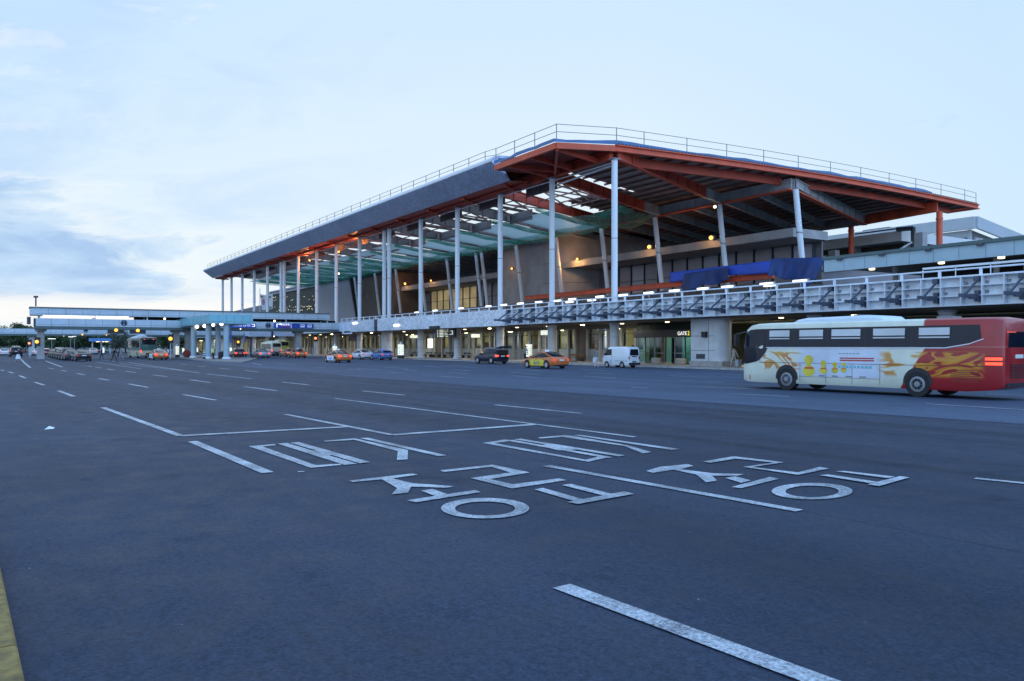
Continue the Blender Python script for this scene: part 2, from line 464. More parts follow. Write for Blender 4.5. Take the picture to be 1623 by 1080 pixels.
# --- painted lines
def seg(mb, a, b, w, z=.012, ext=0):
    p, q = Vector(G(*a)), Vector(G(*b)); d = (q - p).normalized(); n = Vector((-d.y, d.x, 0)) * (w / 2)
    p -= d * ext; q += d * ext
    mb.add([(p - n)[:2] + (z,), (q - n)[:2] + (z,), (q + n)[:2] + (z,), (p + n)[:2] + (z,)], [(0, 1, 2, 3)])
# tuples of slices need plain numbers
def seg(mb, a, b, w, z=.012):
    p, q = Vector(G(*a)), Vector(G(*b)); d = (q - p).normalized(); n = Vector((-d.y, d.x, 0)) * (w / 2)
    mb.add([(v.x, v.y, z) for v in (p - n, q - n, q + n, p + n)], [(0, 1, 2, 3)])

mb = MB()
W = .17
for a, b in [((1, 586.7), (6, 588.2)), ((13, 589.5), (21, 591.9)), ((30.7, 595.8), (41, 600)), ((55, 606.2), (70, 611.2)), ((93, 620), (117, 629)),
             ((77, 583.8), (85, 585)), ((97, 587.6), (105, 588.9)), ((122, 592.3), (134, 594.8)), ((156, 600.3), (172, 603.2)), ((204, 609), (234.5, 614.7)), ((290, 626), (342, 635)),
             ((140, 580.6), (145, 581.4)), ((151.7, 582.6), (160, 583.8)), ((170, 585.4), (180, 587)), ((200, 589), (215, 591)), ((243, 595), (265, 597.5)), ((301.7, 602.6), (333, 607)), ((387.7, 613.5), (438.5, 619.9)),
             ((447.7, 606.3), (489, 610.5)), ((575, 620.3), (641, 627)), ((785, 642.4), (921, 656)),
             ((286, 577.3), (297, 578.4)), ((313, 580.6), (325, 581.7)), ((348, 584), (364.6, 585.7)), ((388.6, 587.6), (409, 590))]:
    seg(mb, a, b, W)
seg(mb, (1545, 759.3), (1700, 775), .15)
seg(mb, (163, 646.6), (286, 691.7), .17); seg(mb, (305, 700.6), (424, 750.4), .19)
seg(mb, (890, 931), (1500, 1156), .185)
seg(mb, (452, 657.5), (622, 690.3), .16); seg(mb, (866, 739.4), (1267, 811), .165)
seg(mb, (531, 632.3), (1006, 693.6), .14)
seg(mb, (286, 691.7), (556, 677), .27, .0125); seg(mb, (622, 690.3), (851, 673.4), .27, .0125)
seg(mb, (472, 749.2), (482, 748.4), .08)
seg(mb, (190, 576.7), (293, 588.3), .14); seg(mb, (293, 588.3), (317, 591.7), .14); seg(mb, (328, 593.3), (398, 600.7), .16)
seg(mb, (205, 575), (290, 587.6), .14); seg(mb, (154, 574), (190, 580.2), .12); seg(mb, (190, 580.2), (223, 585), .12)
seg(mb, (33.5, 569.8), (38, 575), .2); seg(mb, (38, 575), (48, 583.2), .2); seg(mb, (72, 572.4), (98.6, 582.4), .2)
struct(mb.build('lane_marking', 'line_paint'))
mb = MB()
for a, b in [((500, 583), (516, 583.8)), ((551, 586), (574, 587.7)), ((563, 584.4), (600, 586.5)), ((611, 582.6), (646, 584.8)), ((615, 590.5), (640, 592.2)), ((671, 581), (699, 583)),
             ((640, 586), (661, 588)), ((711, 579.6), (746, 581.3)), ((730, 582.3), (758, 584)), ((721, 586.5), (746, 588.6)), ((710, 590.6), (743, 593)), ((695, 596.6), (736, 599.4)),
             ((821, 586.5), (856, 588.6)), ((807, 590), (829.5, 592)), ((831, 592.6), (854, 594)), ((810, 596), (855, 599.4)), ((921, 586), (963.7, 588.2)), ((930, 591.8), (974, 593.7)),
             ((926, 596.6), (977, 599.8)), ((1039, 590), (1089, 592.8)), ((1061, 596.3), (1122, 598.9)), ((1000, 614.4), (1027, 616)), ((1079, 603.6), (1150, 606.8)), ((1116, 613.6), (1200, 617.5)),
             ((1162, 624.5), (1251, 629.6)), ((1467, 641), (1640, 651.6)), ((1564, 625.4), (1640, 628.4)), ((440, 576.5), (470, 578.5)), ((400, 576), (414, 579))]:
    seg(mb, a, b, .12, .018)
struct(mb.build('faded_lane_marking', 'line_paint_old'))
mb = MB()                                    # dashed stop line and crossing far down the road
for i in range(13):
    x = -4 + i * 12.5
    seg(mb, (x, 571.8 + (i % 2) * .9), (x + 8.5, 571.8 + (i % 2) * .9), .35)
for i in range(6): seg(mb, (160 + i * 14, 570.4), (168 + i * 14, 570.4), .3, .016)
struct(mb.build('crossing_marking', 'line_paint'))

# --- big road lettering, traced as strokes on the asphalt
def strokes(x0, y0, k, polys, ring=None):
    mb = MB()
    for i, p in enumerate(polys):
        mb.poly([(*G(x0 + a / k, y0 + b / k)[:2], .012 + .0012 * i) for a, b in p])
    if ring:
        (cx, cy, a0, b0, c2, d2, a1, b1) = ring; n = 56
        for i in range(n):
            t0, t1 = 2 * PI * i / n, 2 * PI * (i + 1) / n
            q = [(cx + a0 * math.cos(t0), cy + b0 * math.sin(t0)), (cx + a0 * math.cos(t1), cy + b0 * math.sin(t1)),
                 (c2 + a1 * math.cos(t1), d2 + b1 * math.sin(t1)), (c2 + a1 * math.cos(t0), d2 + b1 * math.sin(t0))]
            mb.poly([(*G(x0 + a / k, y0 + b / k)[:2], .012) for a, b in q])
    return struct(mb.build('road_lettering', 'line_paint'))
strokes(380, 620, 3.864, [
    [(55, 342), (215, 328), (222, 335), (140, 344), (465, 458), (615, 450), (622, 457), (435, 475)],
    [(230, 326), (290, 322), (720, 450), (640, 457)], [(310, 321), (360, 317), (800, 440), (735, 448)], [(455, 368), (500, 360), (600, 390), (540, 402)]])
strokes(380, 620, 3.864, [
    [(513, 308), (705, 293), (1030, 365), (1028, 422), (962, 427), (968, 372), (700, 302), (525, 314)], [(735, 292), (785, 290), (1265, 398), (1215, 403)]])
strokes(380, 620, 3.864, [
    [(672, 553), (1055, 510), (1090, 517), (935, 540), (1060, 570), (1310, 588), (1270, 598), (1050, 590), (1030, 628), (930, 638), (965, 600), (870, 545), (690, 563)],
    [(1025, 675), (1440, 612), (1475, 625), (1075, 688)], [(1112, 617), (1180, 606), (1280, 640), (1210, 655)]])
strokes(680, 660, 3.689, [
    [(65, 320), (370, 287), (590, 333), (355, 372), (490, 402), (760, 368), (805, 378), (485, 427), (243, 366), (475, 333), (365, 300), (85, 330)],
    [(615, 433), (665, 424), (905, 492), (860, 505)], [(778, 408), (830, 401), (1090, 465), (1040, 475)], [(808, 508), (1140, 446), (1200, 460), (870, 520)]],
    (328, 543, 258, 60, 328, 545, 176, 41))
strokes(680, 660, 3.689, [
    [(310, 160), (440, 140), (500, 145), (380, 160), (915, 258), (990, 240), (1050, 243), (930, 270)],
    [(455, 146), (490, 142), (1075, 244), (1030, 248)], [(497, 139), (535, 135), (1148, 233), (1108, 239)], [(640, 175), (720, 166), (860, 200), (760, 205)]])
strokes(680, 660, 3.689, [
    [(635, 128), (790, 113), (830, 116), (1170, 175), (1300, 213), (1250, 220), (1140, 177), (780, 124), (650, 133)], [(845, 114), (880, 112), (1462, 195), (1420, 201)]])
strokes(1000, 600, 2.605, [
    [(62, 385), (120, 368), (235, 357), (258, 364), (205, 378), (340, 395), (468, 398), (440, 405), (335, 405), (355, 425), (310, 432), (270, 400), (175, 380), (90, 393)],
    [(415, 452), (575, 410), (612, 418), (455, 457)], [(390, 415), (430, 408), (495, 425), (455, 435)],
    [(295, 347), (425, 325), (632, 350), (500, 370), (690, 392), (780, 369), (818, 376), (690, 402), (463, 369), (590, 351), (430, 335), (330, 352)],
    [(845, 388), (880, 386), (1090, 410), (1060, 416)], [(778, 404), (815, 401), (1020, 432), (985, 437)], [(975, 443), (1110, 409), (1150, 414), (1025, 450)]],
    (748, 469, 167, 34, 748, 470, 110, 24))

# yellow painted kerb of the central reserve, beside the camera
K0, K1 = Vector(G(2, 905, .1)), Vector(G(40, 1080, .1))
kd = (K1 - K0).normalized(); kn = Vector((kd.y, -kd.x, 0))
if kn.y > 0: kn = -kn
def kerbpt(s, w, z): p = K0 + kd * s + kn * w; return (p.x, p.y, z)
mb = MB()
prof = [(0, -.05), (.0, .085), (.015, .1), (.13, .1), (.13, -.05)]
for i in range(42):
    a, b = -70 + i * 2.0, -68.02 + i * 2.0
    mb.prism([kerbpt(a, w, z) for w, z in prof], kd * (b - a))
struct(mb.build('reserve_kerb', 'kerb_yellow'))
mb = MB(); mb.poly([kerbpt(-70, .13, .09), kerbpt(14, .13, .09), kerbpt(14, 3, .09), kerbpt(-70, 3, .09)]); struct(mb.build('central_reserve', 'kerb'))

# crumpled scrap of white paper on the road
p = G(76, 681)
mb = MB(); mb.add([(p[0] - .12, p[1], .015), (p[0] + .10, p[1] - .08, .012), (p[0] + .14, p[1] + .10, .02), (p[0] + .02, p[1] + .14, .04), (p[0] + .07, p[1] + .02, .085), (p[0] - .04, p[1] + .04, .05)],
                  [(0, 1, 4, 5), (1, 2, 4), (2, 3, 4), (3, 0, 5), (3, 5, 4), (0, 3, 2, 1)])
tag(mb.build('paper_scrap', 'sign_white'), 'small crumpled scrap of white paper lying alone on the dark road at left', 'litter')

# ================================================================ TERMINAL
XN = lambda n: -65.6 - 12 * n
T = thing('terminal_building', 'long airport terminal under repair with big overhanging roof on tall white columns', 'building', (-65.6, 54, 0))
YF, YI, YB = 54.0, 82.5, 114.5
ZF, ZI = 21.6, 21.3
XL = -246.0

colx = [(974, 0), (875, 1), (793, 2), (725, 3), (667, 4), (617, 5), (609, 5), (570, 6), (533, 7), (502, 8), (473, 9), (450.5, 10), (445.5, 10), (424, 11), (403, 12), (384, 13), (367, 14), (353, 15)]
colpos = [AY(px, 300, YF)[0] for px, n in colx]
for i, X in enumerate(colpos):
    mb = MB(); mb.tube((X, YF, 4.2), (X, YF, ZF), .33, n=18)
    c = mb.build('column', 'white_steel', T, smooth=True)
    mb = MB(); mb.tube((X, YF, 13.2), (X, YF, 13.28), .345, n=18); mb.build('collar', 'rail_grey', c)
    mb = MB(); mb.box(X - .45, X + .45, YF - .45, YF + .45, ZF - .12, ZF - .01); mb.build('head_plate', 'rail_grey', c)

def zdeck(Y): return 22.75 + 1.0 * math.sin(PI * max(0, min(1, (Y - 47.5) / 95)))
def xd(n, Y): return -65.6 - 12 * n - (Y - YF) * 12 / 28.5

inx = [(1261, 302), (1140, 323), (1038, 343.5), (953, 360), (881, 375), (818, 388), (763, 398), (754, 400), (708, 410), (666, 419), (627, 427), (594, 433), (562, 440)]
for px, py in inx:
    X = AY(px, py, YI)[0]
    mb = MB(); mb.tube((X, YI, ZI), (X + .15, YI + 1.35, 10.3), .36, .36, n=14)
    c = mb.build('inclined_column', 'white_steel', T, smooth=True)
    mb = MB(); mb.tube((X + .05, YI + .66, 15.9), (X + .055, YI + .68, 16.05), .42, n=14); mb.build('collar', 'rail_grey', c)

# roof girders
mb = MB()
mb.box(XL, -81, YF - .35, YF + .35, ZF + .02, ZF + .9); mb.build('edge_girder', 'maroon_steel', T)
mb = MB()
mb.box(-81, -66.1, YF - .25, YF + .25, ZF + .02, ZF + .85); mb.box(-81, -66.1, YF - .45, YF + .45, ZF + .85, ZF + .95); mb.build('edge_girder', 'red_steel', T)
def girder(a, b, h, w, mat, name, fl=True, flange=None):
    """I beam: web and flanges"""
    a, b = Vector(a), Vector(b); up = Vector((0, 0, 1))
    mb = MB(); mb.bar(a + up * h / 2, b + up * h / 2, w * .35, h - .12)
    mb.bar(a + up * (h - .05), b + up * (h - .05), w, .1)
    if flange is None: mb.bar(a + up * .05, b + up * .05, w, .1)
    n = max(2, int((b - a).length / 3)); d = (b - a) / n
    for i in range(1, n):
        q = a + d * i; mb.bar(q + up * .12, q + up * (h - .12), w * .85, .06, up=d.normalized())
    o = mb.build(name, mat, T)
    if flange:
        mb = MB(); mb.bar(a + up * .05, b + up * .05, w * 1.15, .16); mb.build('bottom_flange', flange, o)
    return o
girder((XL, YI, ZI + .05), (-92, YI, ZI + .05), 1.35, .7, 'maroon_steel', 'row_girder')
girder((-92, YI, ZI + .05), (-65.9, YI, ZI + .05), 1.35, .7, 'grey_steel', 'row_girder', flange='orange_steel')
for n in range(0, 15):
    near = n <= 2
    mid = YF + (YI - YF) * .82
    girder((xd(n, YF), YF + .5, ZF - .1), (xd(n, mid), mid, ZI + .05), 1.3, .55, 'red_steel' if near else 'board_brown', 'diagonal_girder')
    girder((xd(n, mid), mid, ZI + .05), (xd(n, YI - .5), YI - .5, ZI + .05), 1.3, .55, 'grey_steel', 'diagonal_girder')
for k in range(0, 26):
    x0 = -65.6 - 6 * k
    a = (x0 - 12 * .0, YI + .5, ZI + .2); b = (x0 - 13.2, YB, ZI + .2)
    girder(a, b, 1.1 if k % 2 == 0 else .8, .45, 'grey_steel', 'rear_girder')
# girders of the gable bay
girder((-65.9, YI + .4, ZI - .1), (-77.6, YB, ZI - .3), 1.5, .7, 'grey_steel', 'gable_diagonal', flange='orange_steel')
girder((-77.6, YB, ZI - .2), (-65.9, YB, ZI + .2), 1.5, .7, 'orange_steel', 'rear_row_girder')
girder((-77.6, YB, ZI - .2), (-160, YB, ZI - .2), 1.3, .7, 'grey_steel', 'rear_row_girder')
# curved gable edge beam
def gable(mb, x, dz, h, w, y0=YF, y1=124.5, n=16):
    for i in range(n):
        ya, yb = y0 + (y1 - y0) * i / n, y0 + (y1 - y0) * (i + 1) / n
        mb.bar((x, ya, zdeck(ya) - dz), (x, yb, zdeck(yb) - dz), w, h)
mb = MB(); gable(mb, -65.5, .32, .62, .3); gable(mb, -65.35, .02, .10, .5); gable(mb, -65.35, .62, .10, .5)
mb.bar((-65.5, YF, zdeck(54) - .32), (-67.1, 47.6, zdeck(47.6) - .32), .3, .62); mb.bar((-67.1, 47.6, zdeck(47.6) - .32), (-79.2, 47.6, zdeck(47.6) - .32), .3, .62)
mb.bar((-65.5, 124.5, zdeck(124.5) - .32), (-70, 124.5, zdeck(124.5) - .32), .3, .62)
mb.build('eave_beam', 'orange_steel', T)
mb = MB(); gable(mb, -67.6, 1.0, 1.0, .35, YF + .6, YI); gable(mb, -67.6, 1.0, .9, .35, YI + .4, YB + 6); mb.build('inner_gable_beam', 'red_steel', T)
# eave trusses of the front corner
mb = MB()
for x in (-67.6, -72, -76.5): mb.bar((x, 47.7, ZF + .75), (x - .6, YF - .3, ZF + .25), .25, .55)
mb.bar((-67.2, 47.8, ZF + .7), (-76, YF - .3, ZF + .45), .3, .7); mb.bar((-77, 47.8, ZF + .7), (-75, YF - .3, ZF + .45), .25, .5)
mb.build('corner_outrigger', 'red_steel', T)
mb = MB(); mb.poly([(-67.2, 47.7, zdeck(48) - .3), (-79.4, 47.7, zdeck(48) - .3), (-80.6, 49, zdeck(49) - .3), (-80.6, 55.5, zdeck(55) - .25), (-66, 55.5, zdeck(55) - .25), (-65.7, YF, zdeck(54) - .25)]); mb.poly([(-80.4, 48.9, 23.25), (-92, 48.9, 23.25), (-92, 55.6, 22.95), (-80.4, 55.6, 22.95)]); mb.build('corner_soffit', 'maroon_steel', T)

# roof sheet with skylight openings; strips between diagonals
def strip(mb, n0, n1, ya, yb, dz, k=6, xr0=None):
    """piece of roof between diagonal n0 (right) and n1 (left)"""
    mb.grid(lambda u, v: ((xd(n0, ya + (yb - ya) * v) * (1 - u) + xd(n1, ya + (yb - ya) * v) * u), ya + (yb - ya) * v, zdeck(ya + (yb - ya) * v) - dz), 2, k)
mb = MB()
for n in range(-3, 15):
    last = n == 14
    if n < 0:
        # triangle up to the gable
        def fn(u, v, n=n):
            Y = 54.0 + 70 * v
            xr = min(-65.6, xd(n, Y)); xl = min(-65.6, xd(n + 1, Y)); return (xr * (1 - u) + xl * u, Y, zdeck(Y) - .05)
        mb.grid(fn, 2, 18)
    elif n == 0:
        strip(mb, n, n + .985, 54, 57, .05); strip(mb, n, n + .96, 57, 74, .05); strip(mb, n, n + 1, 74, 124, .05, 14)
    else:
        strip(mb, n, n + 1, 54, 57.2, .05); strip(mb, n, n + 1, 81, 124, .05, 14)
        if n == 1: strip(mb, n, n + 1, 70.5, 81, .05)
        else:
            strip(mb, n + .84, n + 1, 57.2, 81, .05)
mb.build('roof_deck', 'roof_deck', T)
mb = MB()                                    # purlins under the sheet
for j in range(0, 27):
    Y = 56 + j * 2.6
    z = zdeck(Y) - .22
    if 57 < Y < 81:
        mb.bar((-65.9, Y, z), (xd(1, Y) + .1, Y, z), .14, .26)
        for n in range(1, 15):
            if n == 1 and Y > 70: mb.bar((xd(1, Y), Y, z), (xd(2, Y), Y, z), .14, .26)
    else: mb.bar((-65.9, Y, z), (max(XL - 6, xd(15, Y)), Y, z), .14, .26)
mb.build('purlin_grid', 'purlin', T)
# skylight bays: lattice, translucent sheets
for n in range(1, 15):
    mb = MB()
    yo = 69.8 if n == 1 else 66.6
    for t in (.33, .66): mb.bar((xd(n + .84 * t if n > 1 else n + t, 57.3), 57.3, 22.5), (xd(n + .84 * t if n > 1 else n + t, yo), yo, 22.7), .12, .2)
    for Y in (60.3, 63.6, 66.8, 69.8):
        if Y <= yo + .1: mb.bar((xd(n, Y), Y, 22.35), (xd(n + 1, Y), Y, 22.35), .1, .16)
    mb.bar((xd(n + .10, 57.5), 57.5, 22.1), (xd(n + .45, yo), yo, 22.1), .16, .2); mb.bar((xd(n + .5, 57.5), 57.5, 22.1), (xd(n + .2, yo), yo, 22.1), .14, .16); mb.bar((xd(n + .5, 57.5), 57.5, 22.1), (xd(n + .9, yo), yo, 22.1), .14, .16)
    mb.build('skylight_lattice', 'purlin', T)
    if n == 1: continue
    mb = MB(); y0 = 66.2 if n < 6 else 62.0
    segs = [(.02, .84)]
    for s0, s1 in segs:
        mb.grid(lambda u, v: ((xd(n + s0, y0 + (81 - y0) * v) * (1 - u) + xd(n + s1, y0 + (81 - y0) * v) * u), y0 + (81 - y0) * v, 21.42 - .25 * v), 2, 4)
    mb.build('translucent_sheet', 'sheet', T)
    if n < 9:
        mb = MB(); mb.box(xd(n + .42, 66.4), xd(n + .93, 66.4), 66.35, 66.5, 20.75 + .06 * n, 22.4); mb.build('rear_board', 'board_brown', T)
# hanging boards behind the front girder
for n in range(1, 14):
    mb = MB(); xa, xb = XN(n) - 1.8, XN(n) - 8.6
    mb.box(xa, xb, 56.4, 56.5, 20.95, 22.5)
    for i in range(14): x = xa + (xb - xa) * (i + .5) / 14; mb.box(x - .09, x + .09, 56.34, 56.4, 20.98, 22.48)
    mb.build('hanging_board', 'board_brown', T)
mb = MB(); mb.tube((-66, YF + .1, ZF - .35), (XL, YF + .1, ZF - .35), .06, n=6); mb.tube((-66.2, 54.6, 21.2), (-78, 54.9, 20.9), .11, n=8); mb.build('service_pipe', 'white_steel', T)

# fascia along the eave: leaning shingled panel with rounded top, cut square at the unfinished corner
prof = [(50.7, 21.62), (48.3, 23.35), (48.1, 23.6), (48.08, 23.85), (48.25, 24.1), (48.6, 24.28), (49.2, 24.4), (50.2, 24.47), (52.5, 24.5), (52.5, 24.2), (49, 24.1)]
mb = MB()
x0, x1 = -81.0, XL + 3
x0 = -80.9
def skin(mb, pr):
    for i in range(24):
        xa, xb = x0 + (x1 - x0) * i / 24, x0 + (x1 - x0) * (i + 1) / 24
        mb.add([(x, y, z) for x in (xa, xb) for y, z in pr], [(j, j + 1, len(pr) + j + 1, len(pr) + j) for j in range(len(pr) - 1)])
skin(mb, prof[:3])
mb.add([(x0, y, z) for y, z in prof], [tuple(range(len(prof)))]); mb.add([(x1, y, z) for y, z in prof], [tuple(range(len(prof)))])
mb.build('fascia', 'roof_shingle', T, smooth=35)
mb = MB(); skin(mb, prof[2:]); mb.build('eave_roll', 'eave_metal', T, smooth=50)
mb = MB(); mb.poly([(-81, 50.8, 21.63), (x1, 50.8, 21.63), (x1, 56, 21.95), (-81, 56, 21.95)])
for x in range(16): mb.bar((-83 - 10.6 * x, 51.3, 21.5), (-86.5 - 10.6 * x, 55.8, 21.72), .22, .4)
mb.bar((-81, 53, 21.55), (x1, 53, 21.55), .2, .3); mb.build('soffit', 'red_steel', T)

# end columns of the gable on concrete stubs
for px, Y, zt in ((1489, YB, 21.4), (1349, YB, 21.2)):
    X = AY(px, 360, Y)[0]
    mb = MB(); mb.tube((X, Y, 15), (X, Y, zt), .42, n=14); mb.tube((X, Y, 20.3), (X, Y, 20.5), .5, n=14); c = mb.build('gable_column', 'orange_steel', T, smooth=True)
    mb = MB(); mb.box(X - 1.75, X - .5, Y - 3.4, Y - 2.2, 14, 18.3 if px > 1400 else 17.2); mb.build('column_stub', 'concrete', c)
    mb = MB(); mb.tube((X - 2, Y - 3.5, 17.0 if px > 1400 else 16.4), (X - 5.0, Y - 5, 15.0), .14, n=6); mb.build('brace', 'white_steel', c)

# upper floors
mb = MB(); mb.box(XL + 4, -68.5, 86, 93.05, 16.1, 17.25); mb.build('canopy_ledge', 'ledge_concrete', T)
mb = MB(); mb.box(-212, -69, 83.6, 100, 8.6, 10.2); mb.build('floor_edge', 'brown_wall', T)
mb = MB(); mb.box(-212, -69.5, 84.2, 86, 6.0, 8.6); mb.build('lower_wall', 'dark_panel', T)
mb = MB(); mb.bar((-127, 83.1, 11.0), (-69.2, 83.1, 11.0), .35, .62); mb.box(-127, -69.2, 82.75, 83.45, 10.62, 10.7); mb.box(-127, -69.2, 82.75, 83.45, 11.32, 11.4); mb.build('site_beam', 'orange_steel', T)
mb = MB(); mb.box(-212, -116, 93.1, 93.4, 10.2, 16.1); mb.box(-116, -69.5, 93.1, 93.4, 10.2, 16.1); mb.build('upper_wall', 'dark_panel', T)
for k in range(42):
    x = -70.5 - 3.4 * k
    if x < -210: break
    if -138 < x < -114: continue
    mb = MB(); mb.box(x - 3.25, x - .1, 92.7, 93.0, 10.9, 15.9)
    lit = -186 < x < -162
    o = mb.build('wall_panel', 'grey_panel' if k % 5 else 'lilac_panel', T) if not lit else None
    if lit: mb.build('lit_window', 'window_lit', T)
    mb = MB(); mb.box(x - .1, x, 92.5, 93.1, 10.2, 16.1); mb.box(x - 3.3, x - .1, 92.6, 93.05, 13.2, 13.3); mb.build('mullion', 'dark_steel', T)
# drum of the stair core
mb = MB(); pts = []
xa, xb, yf = -139.0, -117.5, 84.8
for i in range(13): t = PI / 2 * i / 12; pts.append((xb - 6 + 6 * math.sin(t), yf + 6 - 6 * math.cos(t)))
pts += [(xb, 112), (xa, 112), (xa, yf + 1.2), (xa + .4, yf + .35), (xa + 1.2, yf)]
mb.prism([(x, y, 10.2) for x, y in pts], (0, 0, 12.2))
d = mb.build('stair_drum', 'ledge_concrete', T, smooth=25)
mb = MB()
for i, z in enumerate((17.2, 13.6)):
    for k in range(len(pts) - 6): mb.bar((pts[k][0] + .03, pts[k][1] - .03, z), (pts[k + 1][0] + .03, pts[k + 1][1] - .03, z), .05, .06)
mb.build('panel_joint', 'dark_steel', d)
mb = MB(); mb.box(-138, -123.6, 84.72, 84.79, 17.3, 22.2); mb.build('cladding_panel', 'grey_panel', d)
# tilted blank wall at the far end with its dark raking edge
mb = MB(); mb.add([AY(503, 512, 83.5), AY(568, 512, 83.5), AY(555, 435, 83.5), AY(505, 445, 83.5)], [(0, 1, 2, 3)])
q = [Vector(v) for v in mb.v]; mb = MB(); mb.prism(q, (0, 14, 0)); w = mb.build('raking_wall', 'lilac_panel', T)
mb = MB(); mb.bar(q[1] + Vector((.3, -.2, 0)), q[2] + Vector((.3, -.2, 0)), .9, .5); mb.build('raking_edge', 'dark_steel', w)
mb = MB(); mb.box(-212, -190, 84, 100, 6, 21); mb.build('core_wall', 'brown_wall', T)
# glass hall beyond the roof
gl = [AY(419, 512, 84), AY(517.5, 512, 84), AY(507, 452.5, 84), AY(430, 467.5, 84), AY(425, 480, 84)]
mb = MB(); mb.prism(gl, (0, 30, 0)); gh = mb.build('glass_hall', 'dark_glass', T)
mb = MB(); a, b = Vector(gl[2]), Vector(gl[3]); mb.bar(a + Vector((0, -.3, .5)), b + Vector((0, -.3, .5)), 1.0, 1.3); mb.build('hall_cornice', 'lilac_panel', gh)
mb = MB(); up = Vector((0, -.85, .5)); mb2 = MB()
for i in range(26):
    c = a + (b - a) * ((i + .5) / 26) + up; mb.box(c.x - .6, c.x + .6, c.y - .1, c.y + .1, c.z - .3, c.z + .3)
mb.build('cornice_slot', 'black_panel', gh)
mb = MB(); mb.bar(Vector(gl[1]) + Vector((0, -.2, 0)), Vector(gl[2]) + Vector((0, -.2, 0)), .5, .4); mb.bar(Vector(gl[1]) + Vector((-6.5, -.2, 0)), Vector(gl[2]) + Vector((-1, -.2, 0)), .4, .3); mb.build('raking_frame', 'dark_steel', gh)
mb = MB(); rr = random.Random(4)
for i in range(70):
    px = rr.uniform(430, 505); py = [470 + (510 - px) * .02, 476, 487 - (px - 440) * .03, 493 - (px - 440) * .06][rr.choice((0, 1, 2, 2, 2, 3, 3))] + rr.uniform(-1.5, 1.5)
    c = AY(px, py, 83.9); r = rr.uniform(.05, .11); mb.box(c[0] - r, c[0] + r, 83.8, 83.95, c[2] - r, c[2] + r)
mb.build('inside_lamp', 'spark', gh)
mb = MB(); mb.prism([AY(355, 512, 86), AY(440, 512, 86), AY(440, 478, 86), AY(400, 487, 86), AY(355, 497, 86)], (0, 25, 0)); mb.build('far_wing', 'dark_panel', T)

# floodlights under the ledge and behind the columns: lit lamps of the place
def lamp(parent, name, c, r, mat, housing=True):
    mb = MB(); mb.sphere(c, r, 10); l = mb.build(name, mat, parent, smooth=True)
    if housing:
        mb = MB(); mb.box(c[0] - r * 1.2, c[0] + r * 1.2, c[1] + r * .6, c[1] + r * 1.6, c[2] - r * 1.1, c[2] + r * 1.1); mb.build('lamp_housing', 'dark_steel', l)
    return l
def point(c, energy, col, r=.3):
    l = bpy.data.lights.new('lamp_glow', 'POINT'); l.energy = energy; l.color = col; l.shadow_soft_size = r
    o = bpy.data.objects.new('lamp_glow', l); COL.objects.link(o); o.location = c
for px, py in ((1127, 377), (1029, 391.5), (915, 411), (811, 426), (683, 445), (642, 450), (606.5, 456.5)):
    c = AY(px, py, 84.4 if px == 811 else 85.2); lamp(T, 'floodlight', c, .30 if px > 1000 or px == 642 else .22, 'lamp_orange')
    point((c[0] - .6, c[1] - (2.2 if px == 811 else .9), c[2] - .2), 550 if px == 915 else (60 if px == 811 else 170), (1, .5, .16))
for px, py in ((1133, 328), (452, 453), (450, 468), (537, 434), (884, 356)):
    c = AY(px, py, 79 if px > 800 else 60); lamp(T, 'floodlight', c, .2, 'lamp_warm')
# red-lit soffit lamps on the far half of the eave
for px, py in ((571, 386), (537, 399), (491, 413)):
    c = AY(px, py, 55.5); lamp(T, 'soffit_lamp', c, .16, 'lamp_orange'); point((c[0], c[1] - .4, c[2] - .5), 700, (1, .4, .12))

# ---------------------------------------------------------------- ground floor front
YG = 60.0
mb = MB(); mb.box(-420, -67.2, YG - .05, YG + .4, 4.0, 4.49); mb.build('transom_band', 'fascia_beige', T)
mb = MB(); mb.box(-420, -46, 70, 70.3, .15, 4.27); mb.build('hall_back_wall', 'interior_wall', T)
mb = MB(); mb.box(-420, 30, YG + .45, 78, 4.28, 4.36); mb.build('hall_ceiling', 'interior_wall', T)
mb = MB(); mb.box(-260, 30, 75.01, 78, .0, .15); mb.build('hall_floor', 'interior_floor', T)
rr = random.Random(8)
mb = MB()
for i in range(26):
    x = -400 + i * 12.4 if i < 10 else -276 + (i - 10) * 12.6
    mb.box(x, x + 2.6, 64, 64.35, 4.2, 4.27); mb.box(x + 2, x + 5.6, 67.5, 68, 4.2, 4.27)
mb.build('ceiling_light_row', 'hall_lamp', T)
mb = MB()
for i in range(44):                          # counters, kiosks, posters inside
    x = -256 + i * 4.3 + rr.uniform(-1, 1); y = rr.uniform(63.5, 69); w = rr.uniform(.6, 2.2); h = rr.uniform(1, 3.2)
    mb.box(x, x + w, y, y + .7, .15, h)
mb.build('hall_furniture', 'wood', T)
i = 0; x = -67.4
k = 0
